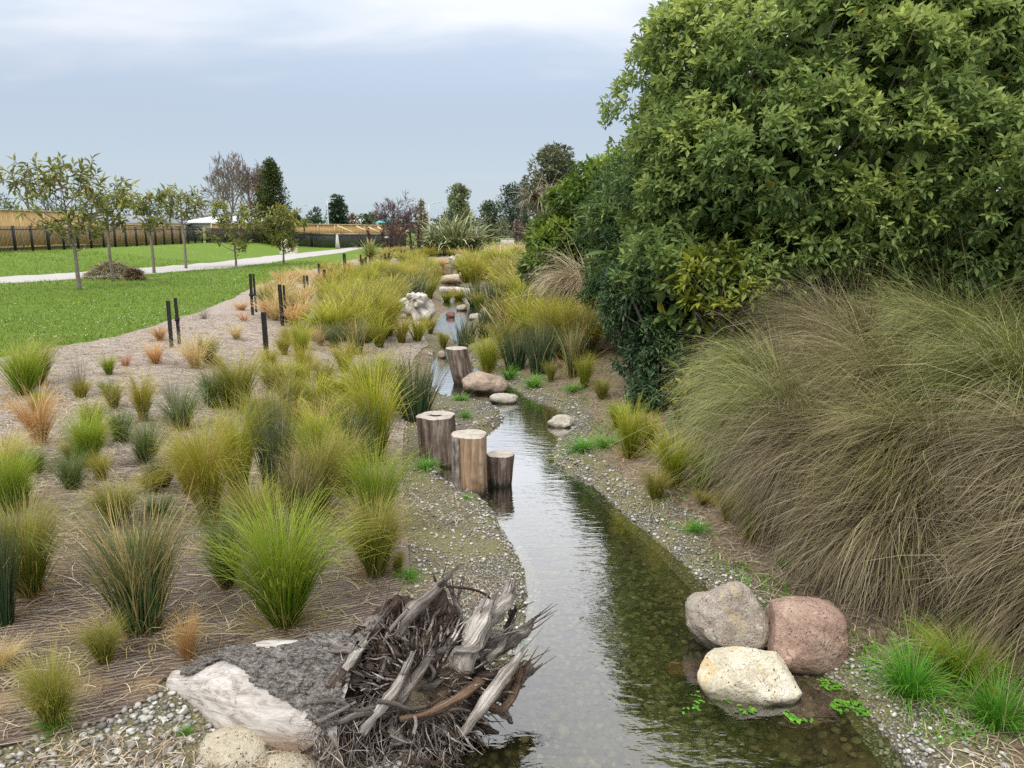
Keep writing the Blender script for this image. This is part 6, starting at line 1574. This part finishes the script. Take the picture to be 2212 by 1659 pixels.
picket_fence('black picket fence on the grass bank at the left', (-28.6, 38.5), (-29.6, 72.0), 1.5, 20)
picket_fence('black close boarded fence across the far end of the lawn', (-29.6, 73.0), (-11.6, 82.0), 1.45, 8, solid=True)
board_fence('new timber fence behind the black picket fence, with a sloping end', [(-31.0, 38.0), (-31.0, 52.5), (-31.0, 58.2), (-31.2, 72.0)], [3.75, 3.78, 2.95, 2.95], [1.2, 1.2, 1.2, 1.2])
board_fence('new timber fence above the far black boards', [(-30.2, 76.0), (-19.0, 81.0), (-12.2, 86.5)], [3.15, 3.1, 2.95], [2.0, 1.95, 1.9])
for i, (x0, x1, q) in enumerate(((724, 752, 80.0), (758, 782, 82.5), (785, 806, 84.0), (812, 826, 85.0))):     # sloping braces in front of the boards
    pass
t = thing('timber_brace', 'row of sloping pine rails on the right end of the far timber fence', 'fence rail', tuple(at(760, 500, 81.0)))
o_ = np.array(t.location)
for i, (xa, ya, xb, yb, Y) in enumerate(((728, 487.5, 762, 502, 79.4), (770, 489, 798, 502, 81.0), (794, 490, 818, 502, 82.2), (815, 490, 834, 501, 83.4))):
    V, F = beam(at(xa, ya, Y) - o_, at(xb, yb, Y) - o_, 0.06, 0.2); obj('rail', V, F, M_TIMBERL, t, np.random.RandomState(i).rand(8, 2))

# ------------------------------------------------------------------ houses beyond
M_ROOFG = plain('grey_roof', (0.20, 0.21, 0.23), 0.5); M_ROOFW = plain('pale_roof', (0.62, 0.64, 0.66), 0.4); M_TURQ = plain('turquoise_roof', (0.16, 0.52, 0.55), 0.5); M_WALLP = plain('pale_wall', (0.50, 0.47, 0.42), 0.8)
M_GLASSD = plain('dark_glass', (0.04, 0.05, 0.06), 0.1, 0.6)
def house(label, xd, Y, w, dep, zr, ze, roof, rz=0.0):
    p = at(xd, 500, Y); z = Hs(p[0], Y); t = thing('house', label, 'house', (p[0], Y, z), rz)
    h = ze - z
    obj('wall', boxv(-w/2, w/2, 0, dep, 0, h), BOXF, M_WALLP, t)
    e = 0.5; r = zr - z
    V = np.array([(-w/2-e, -e, h-.1), (w/2+e, -e, h-.1), (w/2+e, dep+e, h-.1), (-w/2-e, dep+e, h-.1), (-w/2+dep*.3, dep/2, r), (w/2-dep*.3, dep/2, r), (-w/2-e, -e, h+.05), (w/2+e, -e, h+.05), (w/2+e, dep+e, h+.05), (-w/2-e, dep+e, h+.05)], float)
    obj('roof', V, [(0,3,2,1),(0,1,7,6),(1,2,8,7),(2,3,9,8),(3,0,6,9),(6,7,5,4),(8,9,4,5),(7,8,5),(9,6,4)], roof, t)
    for k in range(int(w // 4)):
        x = -w/2 + 1.5 + k * 4; obj('window', boxv(x, x + 1.6, -0.03, 0.02, h * 0.35, h * 0.8), BOXF, M_GLASSD, t)
house('grey roofed house behind the young lawn trees', 255, 110, 14, 9, 4.6, 3.4, M_ROOFG)
house('pale roofed house left of the rusty tree', 478, 118, 12, 9, 4.6, 3.6, M_ROOFW)
house('pale roofed house right of the dark oval tree', 785, 150, 9, 8, 4.6, 3.4, M_ROOFW)
house('house with a turquoise roof behind the purple tree', 838, 118, 2.6, 5, 4.6, 3.6, M_TURQ, 0.2)

# ------------------------------------------------------------------ lamp posts
M_POLEW = plain('pale_pole', (0.62, 0.63, 0.62), 0.4); M_POLED = plain('dark_pole', (0.04, 0.045, 0.05), 0.4)
def lamp(label, xd, top, Y, mat, arm=-1.2, r=0.08):
    p = at(xd, 500, Y); z = Hs(p[0], Y); h = at(xd, top, Y)[2] - z; t = thing('lamp_post', label, 'lamp post', (p[0], Y, z))
    V, F, U = tube([(0, 0, -0.2), (0, 0, h * 0.5), (0, 0, h)], [r * 1.2, r, r * 0.75], 5, 8); obj('pole', V, F, mat, t, U, True)
    V, F, U = tube([(0, 0, h - 0.1), (arm * 0.4, 0, h + 0.15), (arm, 0, h + 0.22)], [r * .7, r * .6, r * .5], 6, 6); obj('arm', V, F, mat, t, U, True)
    V, F = beam((arm * 0.75, 0, h + 0.24), (arm * 1.6, 0, h + 0.27), 0.30, 0.10); obj('lamp_head', V, F, mat, t)
lamp('dark street lamp with a flat head at the upper left', 68, 380, 75, M_POLED, -0.9, 0.09)
lamp('pale lamp pole beside the dark oval tree', 710, 432, 125, M_POLEW, 0.9, 0.12)
lamp('small lamp behind the small dark tree', 684, 446, 140, M_POLEW, -2.0, 0.10)
lamp('pale lamp pole left of the flax', 928, 442, 95, M_POLEW, 0.9, 0.09)
lamp('pale pole behind the mid green tree', 1037, 458, 150, M_POLEW, 0.4, 0.10)

# ------------------------------------------------------------------ concrete things, cabinet, person, straw heap
M_CONC = plain('pale_concrete', (0.52, 0.50, 0.44), 0.9); M_CONCB = plain('cream_block', (0.66, 0.61, 0.47), 0.9)
p = G(620, 549); t = thing('concrete_bench', 'pale concrete block seat beside the path', 'bench', tuple(p)); s = mpp(p[1])
def rbox(nm, x0, x1, y0, y1, z0, z1, mat, par, bev=0.03):
    bm = bmesh.new(); bmesh.ops.create_cube(bm, size=1.0)
    for v in bm.verts: v.co = Vector((lerp(x0, x1, v.co.x + .5), lerp(y0, y1, v.co.y + .5), lerp(z0, z1, v.co.z + .5)))
    bmesh.ops.bevel(bm, geom=list(bm.edges), offset=bev, segments=2, affect='EDGES'); return bm_obj(nm, bm, mat, par)
rbox('base_block', -16*s, 17*s, 0, 22*s, -0.1, 15*s, M_CONCB, t); rbox('back_block', -17*s, -2*s, 8*s, 16*s, 15*s, 31*s, M_CONCB, t); rbox('seat_slab', -18*s, 19*s, -1.5*s, 23*s, 15*s + .003, 17*s, M_CONC, t)
p = at(729, 526, 74.0); z = Hs(p[0], 74.0); t = thing('concrete_post', 'tapered pale concrete post before the far fence', 'post', (p[0], 74.0, z))
V = np.array([(-.20,-.2,-.1),(.20,-.2,-.1),(.20,.2,-.1),(-.20,.2,-.1),(-.08,-.1,1.45),(.08,-.1,1.45),(.08,.1,1.45),(-.08,.1,1.45)]); obj('shaft', V, BOXF, M_CONC, t); obj('cap', boxv(-.1,.1,-.12,.12,1.448,1.5), BOXF, M_CONC, t)
p = at(1096, 513, 82.0); z = Hs(p[0], 82.0); t = thing('utility_cabinet', 'grey utility cabinet on the far green field', 'cabinet', (p[0], 82.0, z)); rbox('body', -.75, .75, 0, .6, -.05, .85, M_POLEW, t); rbox('lid', -.8, .8, -.05, .65, .853, .93, M_CONC, t); obj('door', boxv(-.6, -.02, -.03, .0, .08, .78), BOXF, M_CONC, t); obj('door', boxv(.02, .6, -.03, .0, .08, .78), BOXF, M_CONC, t)

# person in dark clothes on the far path: one skin grown over a small skeleton
def person(label, p, h):
    me = bpy.data.meshes.new('body')
    J = [(0,0,.53),(0,0,.66),(0,0,.80),(0,0,.86),(0,.01,.94),(-.055,0,.50),(-.06,-.01,.28),(-.06,.0,.05),(-.06,-.05,.02),(.055,0,.50),(.07,.03,.28),(.075,.05,.05),(.075,.0,.02),(-.10,0,.80),(-.135,.01,.64),(-.12,-.05,.50),(.10,0,.80),(.135,.01,.64),(.12,-.05,.50)]
    E = [(0,1),(1,2),(2,3),(3,4),(0,5),(5,6),(6,7),(7,8),(0,9),(9,10),(10,11),(11,12),(2,13),(13,14),(14,15),(2,16),(16,17),(17,18)]
    rad = [.075,.078,.075,.035,.055,.055,.042,.028,.025,.055,.042,.028,.025,.04,.032,.024,.04,.032,.024]
    me.from_pydata([tuple(q * h for q in v) for v in J], E, []); o = bpy.data.objects.new('body', me)
    t = thing('person', label, 'person', tuple(p)); link(o, t)
    o.modifiers.new('skin', 'SKIN'); sv = me.skin_vertices[0].data if me.skin_vertices else None
    if sv is None:
        bm = bmesh.new(); bm.from_mesh(me); bm.verts.layers.skin.verify(); bm.to_mesh(me); bm.free(); sv = me.skin_vertices[0].data
    for i, v in enumerate(sv): v.radius = (rad[i] * h, rad[i] * h * 0.8); v.use_root = (i == 0)
    o.modifiers.new('smooth', 'SUBSURF').levels = 2
    m = Mat('person_clothes'); c = m.n('ShaderNodeSeparateXYZ'); m.t.links.new(m.n('ShaderNodeTexCoord').outputs['Object'], c.inputs[0])
    zz = c.outputs[2]; col = m.mix(m.math('GREATER_THAN', zz, .845 * h), (0.014, 0.014, 0.016), (0.45, 0.28, 0.20))
    band = m.math('MULTIPLY', m.math('GREATER_THAN', zz, .74 * h), m.math('LESS_THAN', zz, .83 * h)); col = m.mix(band, col, (0.62, 0.62, 0.62)); me.materials.append(m.done(m.bsdf(col, 0.8)))
    bm = bmesh.new(); bmesh.ops.create_uvsphere(bm, u_segments=10, v_segments=8, radius=0.062 * h)
    for v in bm.verts: v.co = Vector((v.co.x, v.co.y + .012 * h, v.co.z * 1.02 + .955 * h))
    bmesh.ops.delete(bm, geom=[v for v in bm.verts if v.co.z < .935 * h and v.co.y < 0.02], context='VERTS'); bm_obj('hair', bm, plain('dark_hair', (0.02, 0.016, 0.014)), t, True)
pp = at(836, 529, 74.0); person('standing person in black with a white band on the jacket', (pp[0], 74.0, Hs(pp[0], 74.0)), 1.5)

# cut straw raked into a heap on the lawn, and a second tied clump
M_HAY = blade_mat('cut_straw', (0.20, 0.18, 0.09), (0.33, 0.29, 0.16), (0.45, 0.40, 0.26), (0.16, 0.11, 0.06), 0.3, trans=0.1, var=0.8)
M_HAYB = blade_mat('cut_straw_brown', (0.15, 0.10, 0.05), (0.26, 0.18, 0.09), (0.38, 0.28, 0.16), (0.12, 0.08, 0.04), 0.3, trans=0.1, var=0.8)
def heap(label, xd, yd, wpx, hpx, n, mat, seed):
    p = G(xd, yd); s = mpp(p[1]); rg = np.random.RandomState(seed); rx, rz = wpx / 2 * s, hpx * s; ry = rx * 0.6
    u = rg.randn(n, 2) * 0.42; r2 = (u ** 2).sum(1); keep = r2 < 1.1; u = u[keep]; r2 = r2[keep]; k = len(u)
    z = rz * np.maximum(0, 1 - r2 ** 0.75) * (0.75 + 0.35 * rg.rand(k)); c = np.stack([u[:, 0] * rx, u[:, 1] * ry, z], 1)
    az = rg.rand(k) * 6.28; slope = np.stack([u[:, 0], u[:, 1], -0.5 + rg.rand(k) * 0.9], 1); d = unit(slope + np.stack([np.cos(az), np.sin(az), 0 * az], 1) * 0.8)
    V, F, U = blades(rg, k, 0.001, 0.4, 0.4, 0.0, 0.0, 0.0, 0.0, 0.012, 3); V = V.reshape(k, 4, 2, 3); L = 0.25 + 0.35 * rg.rand(k); side = unit(np.cross(d, rg.randn(k, 3))) * 0.007
    for q in range(4):
        pt = c + d * (L * (q / 3 - 0.5))[:, None] + np.array([0, 0, -0.05]) * ((q / 3 - 0.5) ** 2)
        V[:, q, 0] = pt - side; V[:, q, 1] = pt + side
    V[..., 2] = np.maximum(V[..., 2], 0.03); o = obj('straw_heap', V.reshape(-1, 3), F, mat, uv=U, loc=tuple(p)); tag(o, label, 'straw heap')
heap('heap of cut grass and straw on the lawn behind the nearest young tree', 243, 604, 130, 36, 2600, M_HAY, 1)
heap('brown clump of cut grass at the right end of the straw heap', 291, 607, 48, 24, 900, M_HAYB, 2)

# ================================================================== small loose things, too many to count
rg = np.random.RandomState(77)
# --- pebbles
bm = bmesh.new(); bmesh.ops.create_icosphere(bm, subdivisions=1, radius=1.0); IV = np.array([v.co for v in bm.verts]); IF = np.array([[v.index for v in f.verts] for f in bm.faces]); bm.free()
def pebbles(P, size, seed, flat=0.55):
    n = len(P); r = np.random.RandomState(seed); S = size[:, None] * (0.7 + 0.6 * r.rand(n, 3)) * np.array([1, 0.8, flat]); a = r.rand(n) * 6.28
    V = IV[None] * S[:, None, :] * (1 + r.randn(n, 12, 1) * 0.10); X = V[..., 0] * np.cos(a)[:, None] - V[..., 1] * np.sin(a)[:, None]; Y = V[..., 0] * np.sin(a)[:, None] + V[..., 1] * np.cos(a)[:, None]
    V = np.stack([X, Y, V[..., 2]], -1) + P[:, None, :]
    F = (IF[None] + (np.arange(n) * 12)[:, None, None]).reshape(-1, 3); U = np.repeat(np.stack([r.rand(n), r.rand(n)], 1), 12, 0); return V.reshape(-1, 3), F, U
def peb_mat(name, stops, wet=0.6):
    m = Mat(name); u, v, _ = m.uv(); c = m.ramp(u, stops); n = m.noise(m.coord('World'), 60, 3)
    return m.done(m.bsdf(hsv(m, c, m.map(n, 0.3, 0.7, 0.8, 1.15)), wet, None, 0.3))
M_PEB = peb_mat('pebble', [(0.0, (0.15, 0.14, 0.12)), (0.35, (0.28, 0.265, 0.235)), (0.7, (0.42, 0.40, 0.355)), (1.0, (0.62, 0.60, 0.55))], 0.75)
M_PEBW = peb_mat('bed_pebble', [(0.0, (0.04, 0.038, 0.018)), (0.5, (0.10, 0.09, 0.045)), (0.85, (0.16, 0.145, 0.08)), (1.0, (0.22, 0.20, 0.13))], 0.8)
def scatter(n, x0, x1, y0, y1, test):
    """points with density falling with distance from the near bank"""
    out = []
    while sum(len(o) for o in out) < n:
        y = y0 * (y1 / y0) ** rg.rand(n); x = x0 + (x1 - x0) * rg.rand(n); x = x * (0.45 + y / 9.0); d = sdf(x, y, STREAM)
        k = test(x, y, d); out.append(np.stack([x[k], y[k]], 1))
        if not k.any(): break
    return np.concatenate(out)[:n]
def grav_test(x, y, d):
    moss = vnoise(x, y, 1.7, 31) + vnoise(x, y, 4.5, 32) * 0.5
    edge = np.exp(-((d - 0.06) / 0.10) ** 2)
    p = np.where(side_left(x, y), 0.18 + 0.75 * edge + 0.5 * ss(moss, 0.0, 0.3), 0.30 + 0.6 * edge + 0.5 * ss(moss, -0.05, 0.25))
    p = p + 0.25 * ((x < -1.0) & (y < 3.9))
    return (gravel_zone(x, y, d) < 0.0) & (d > -0.10) & (rg.rand(len(x)) < p)
Q = scatter(10500, -3.2, 3.0, 2.6, 16.0, grav_test); z = H(Q[:, 0], Q[:, 1]); size = (0.007 + 0.013 * rg.rand(len(Q)) ** 2.2) * (1 + 0.35 * (Q[:, 1] > 7)) * np.where((Q[:, 0] < -0.9) & (Q[:, 1] < 4.2), 1.3, 1.0)
o = obj('pebbles', *pebbles(np.stack([Q[:, 0], Q[:, 1], z + 0.012 + size * 0.15], 1), size, 1)[:2], M_PEB, uv=pebbles(np.zeros((len(Q), 3)), size, 1)[2], smooth=True); tag(o, 'loose grey and white pebbles on the gravel margins', 'pebbles', kind='stuff')
Q = scatter(2800, -1.2, 4.5, 2.7, 12.0, lambda x, y, d: (d < -0.04) & (rg.rand(len(x)) < 0.35 + 0.9 * (vnoise(x, y, 1.2, 41) > -0.05))); z = H(Q[:, 0], Q[:, 1]); size = 0.016 + 0.030 * rg.rand(len(Q)) ** 2
V, F, U = pebbles(np.stack([Q[:, 0], Q[:, 1], np.minimum(z + 0.008, -0.03 - size)], 1), size, 2, 0.45); o = obj('bed_pebbles', V, F, M_PEBW, uv=U, smooth=True); tag(o, 'brown pebbles lying on the stream bed', 'pebbles', kind='stuff')

# --- flat curved strips lying on the ground: straw, dead blades
def strips(P, az, L, w, curl, lift, n_=3):
    n = len(P); V = np.zeros((n, n_ + 1, 2, 3)); a = az.copy(); p = P.copy()
    for k in range(n_ + 1):
        s = np.stack([-np.sin(a), np.cos(a), np.zeros(n)], 1) * w[:, None] / 2; q = p.copy(); q[:, 2] += lift * math.sin(math.pi * k / n_)
        V[:, k, 0] = q - s; V[:, k, 1] = q + s; p = p + np.stack([np.cos(a), np.sin(a), np.zeros(n)], 1) * (L / n_)[:, None]; a = a + curl / n_
    idx = np.arange(n * (n_ + 1) * 2).reshape(n, n_ + 1, 2); F = np.stack([idx[:, :-1, 0], idx[:, :-1, 1], idx[:, 1:, 1], idx[:, 1:, 0]], -1).reshape(-1, 4)
    V = V.reshape(-1, 3); V[:, 2] += H(V[:, 0], V[:, 1]); U = np.repeat(np.stack([rg.rand(n), rg.rand(n)], 1), (n_ + 1) * 2, 0); return V, F, U
def strip_mat(name, stops):
    m = Mat(name); u, v, _ = m.uv(); return m.done(m.bsdf(m.ramp(u, stops), 0.9, None, 0.1))
M_LIT = strip_mat('straw_litter', [(0.0, (0.08, 0.055, 0.04)), (0.35, (0.20, 0.145, 0.095)), (0.7, (0.40, 0.31, 0.21)), (1.0, (0.64, 0.55, 0.42))])
def bed_test(x, y, d): return (sdf(x, y, BEDPOLY) < 0.0) & (sdf(x, y, LAWN) > 0.02) & (d > 0.3)
Q = scatter(22000, -6.0, 0.6, 2.9, 17.0, lambda x, y, d: bed_test(x, y, d) & (rg.rand(len(x)) < 0.25 + 0.75 * ss(y + vnoise(x, y, 1.5, 51) * 3, 3.8, 6.5))); n = len(Q)
V, F, U = strips(np.stack([Q[:, 0], Q[:, 1], np.full(n, 0.024)], 1), rg.randn(n) * 0.8 + 0.25 + np.pi * (rg.rand(n) < 0.5), 0.06 + 0.16 * rg.rand(n), (0.002 + 0.003 * rg.rand(n)) * (0.6 + Q[:, 1] / 9), rg.randn(n) * 0.9, 0.012)
o = obj('straw_litter', V, F, M_LIT, uv=U); tag(o, 'dry straw and dead blades scattered over the matting', 'litter', kind='stuff')
Q = scatter(2200, -3.4, 0.4, 2.6, 9.0, lambda x, y, d: (gravel_zone(x, y, d) < -0.02) & (d > 0.25) & (vnoise(x, y, 2.2, 55) > -0.02)); n = len(Q)
V, F, U = strips(np.c_[Q, np.full(n, 0.03)], rg.rand(n) * 6.28, 0.03 + 0.10 * rg.rand(n), 0.002 + 0.003 * rg.rand(n), rg.randn(n) * 1.2, 0.015); o = obj('gravel_litter', V, F, M_LIT, uv=U); tag(o, 'brown dead stalks caught among the pebbles', 'litter', kind='stuff')
# --- strands of the jute matting at the near corner
M_JUTE = strip_mat('jute_strand', [(0.0, (0.17, 0.13, 0.10)), (0.5, (0.32, 0.26, 0.20)), (1.0, (0.52, 0.45, 0.36))])
paths = []; dirv = np.array([math.cos(R(28)), math.sin(R(28))]); nv_ = np.array([-dirv[1], dirv[0]])
P0_, R0_ = [], []
for i in range(150):
    o_c = np.array([-3.6, 2.2]) + nv_ * (i * 0.036 + rg.rand() * 0.012) - dirv * 1.0; s = np.arange(0, 5.5, 0.06)
    wob = np.cumsum(rg.randn(len(s)) * 0.0035) + 0.012 * np.sin(s * 2.2 + i * 0.09); wob -= np.linspace(0, wob[-1], len(s)) * 0.6
    pt = o_c + s[:, None] * dirv + wob[:, None] * nv_; ok_ = bed_test(pt[:, 0], pt[:, 1], np.full(len(pt), 1.0)) & (pt[:, 1] < 6.3 + vnoise(pt[:, 0], pt[:, 1], 0.9, 61) * 2.2)
    ok_ &= rg.rand(len(pt)) > 0.04
    for a in range(0, len(s) - 6, 6):
        if ok_[a:a + 7].all(): P0_.append(np.c_[pt[a:a + 7], np.zeros(7)])
P0_ = np.array(P0_); hh = H(P0_[..., 0].ravel(), P0_[..., 1].ravel()).reshape(P0_.shape[:2]); P0_[..., 2] = hh + 0.021 + 0.003 * np.sin(P0_[..., 0] * 60)
V, F, U = tube_tris(P0_, np.full(P0_.shape[:2], 0.0017) * (0.7 + 0.6 * rg.rand(len(P0_)))[:, None], 3)
o = obj('jute_strands', V, F, M_JUTE, uv=U); tag(o, 'wavy strands of the jute matting in the near left corner', 'matting', kind='stuff')
# rolled hem of the matting
hem = spline([(*q, 0) for q in BED_EDGE[1:11]], 90); hem[:, 2] = H(hem[:, 0], hem[:, 1]) + 0.016; V, F, U = tube(hem, [0.008, 0.012, 0.008], 89, 6, rough=0.3); hm = obj('matting_hem', V, F, M_MAT, uv=U, smooth=True); tag(hm, 'rolled brown hem edge of the jute matting', 'matting hem')

# --- lawn blades and clover heads
def lawn_test(x, y, d): return (sdf(x, y, LAWN) < -0.02) & ((sdf(x, y, PATH) > 0.05) | (y > 100))
def scatter_l(n, y0, y1, test):
    out = []; c = 0
    while c < n:
        y = y0 * (y1 / y0) ** rg.rand(n); x = -(0.78 * rg.rand(n)) * y + 0.05 * y; k = test(x, y, None); out.append(np.stack([x[k], y[k]], 1)); c += k.sum()
    return np.concatenate(out)[:n]
M_GRASS = blade_mat('lawn_blade', (0.055, 0.10, 0.012), (0.14, 0.225, 0.026), (0.25, 0.32, 0.06), (0.38, 0.34, 0.12), 0.04, trans=0.25, var=0.5, objvar=0.0)
Q = scatter_l(40000, 8.5, 45, lawn_test); n = len(Q); z = H(Q[:, 0], Q[:, 1]) + 0.03
V, F, U = blades(rg, n, 0.001, 0.055, 0.35, 0.2, 0.4, 0.8, 0.4, 0.0095, 2); V = V.reshape(n, -1, 3) * (0.7 + Q[:, 1] / 28)[:, None, None]; V += np.c_[Q, z][:, None, :]
o = obj('lawn_grass', V.reshape(-1, 3), F, M_GRASS, uv=U); tag(o, 'short green blades of the lawn', 'grass', kind='stuff')
M_CLOV = plain('clover_white', (0.72, 0.72, 0.62), 0.9)
Q = scatter_l(420, 9.5, 60, lambda x, y, d: lawn_test(x, y, d) & (vnoise(x, y, 0.35, 71) + vnoise(x, y, 1.1, 72) * 0.6 > 0.06)); n = len(Q); z = H(Q[:, 0], Q[:, 1]) + 0.075
V, F, U = pebbles(np.c_[Q, z], 0.006 + 0.00034 * Q[:, 1], 5, 0.8); o = obj('clover_flowers', V, F, M_CLOV, uv=U); tag(o, 'white clover flowers scattered in the lawn', 'flowers', kind='stuff')
# --- tan grass strip and field beyond the flax
Q = np.c_[rg.uniform(-2, 16, 5000), rg.uniform(52, 64, 5000)]; n = len(Q); z = H(Q[:, 0], Q[:, 1]); V, F, U = blades(rg, n, 0.001, 0.75, 0.3, 0.2, 0.3, 0.8, 0.4, 0.05, 3); V = V.reshape(n, -1, 3) + np.c_[Q, z][:, None, :]
o = obj('dry_grass_strip', V.reshape(-1, 3), F, MB['straw'], uv=U); tag(o, 'strip of dry tan grass before the far green field', 'grass', kind='stuff')
# --- low weeds and dead blades on the right bank soil
Q = scatter(9000, 0.2, 4.0, 3.2, 15.0, lambda x, y, d: (~side_left(x, y)) & (d > 0.12) & (d < 1.6) & (vnoise(x, y, 1.6, 81) + 0.5 * vnoise(x, y, 5.0, 82) > 0.02)); n = len(Q); z = H(Q[:, 0], Q[:, 1]); V, F, U = blades(rg, n, 0.001, 0.05, 0.4, 0.9, 0.4, 0.6, 0.4, 0.009, 2); V = V.reshape(n, -1, 3) * (0.7 + 0.8 * rg.rand(n))[:, None, None] + np.c_[Q, z][:, None, :]
o = obj('ground_weeds', V.reshape(-1, 3), F, MB['weed'], uv=U); tag(o, 'low green weeds creeping over the right bank', 'weeds', kind='stuff')
Q = scatter(5000, 0.0, 4.5, 3.0, 16.0, lambda x, y, d: (~side_left(x, y)) & (d > 0.15) & (d < 2.2)); n = len(Q)
V, F, U = strips(np.c_[Q, np.full(n, 0.012)], rg.rand(n) * 6.28, 0.06 + 0.16 * rg.rand(n), 0.003 + 0.003 * rg.rand(n), rg.randn(n) * 0.8, 0.012); o = obj('bank_litter', V, F, M_LIT, uv=U); tag(o, 'dry blades lying on the right bank', 'litter', kind='stuff')
# --- moss rafts by the cream boulder
Q = []
while len(Q) < 900:
    c = W(rg.uniform(1700, 1900), rg.uniform(1470, 1560), 0); Q.append(c[:2])
for _ in range(150): Q.append(W(rg.uniform(1440, 1640), rg.uniform(1490, 1540), 0)[:2])
Q = np.array(Q); d = sdf(Q[:, 0], Q[:, 1], STREAM); Q = Q[(d < 0.03) & (vnoise(Q[:, 0], Q[:, 1], 9, 91) > -0.06)]; n = len(Q)
V, F, U = strips(np.c_[Q, np.zeros(n)], rg.rand(n) * 6.28, 0.012 + 0.02 * rg.rand(n), 0.008 + 0.008 * rg.rand(n), rg.randn(n), 0.0, 2); V[:, 2] = 0.004 + 0.003 * rg.rand(len(V)); o = obj('water_moss', V, F, MB['weed'], uv=U); tag(o, 'green duckweed floating beside the cream boulder', 'water weed', kind='stuff')
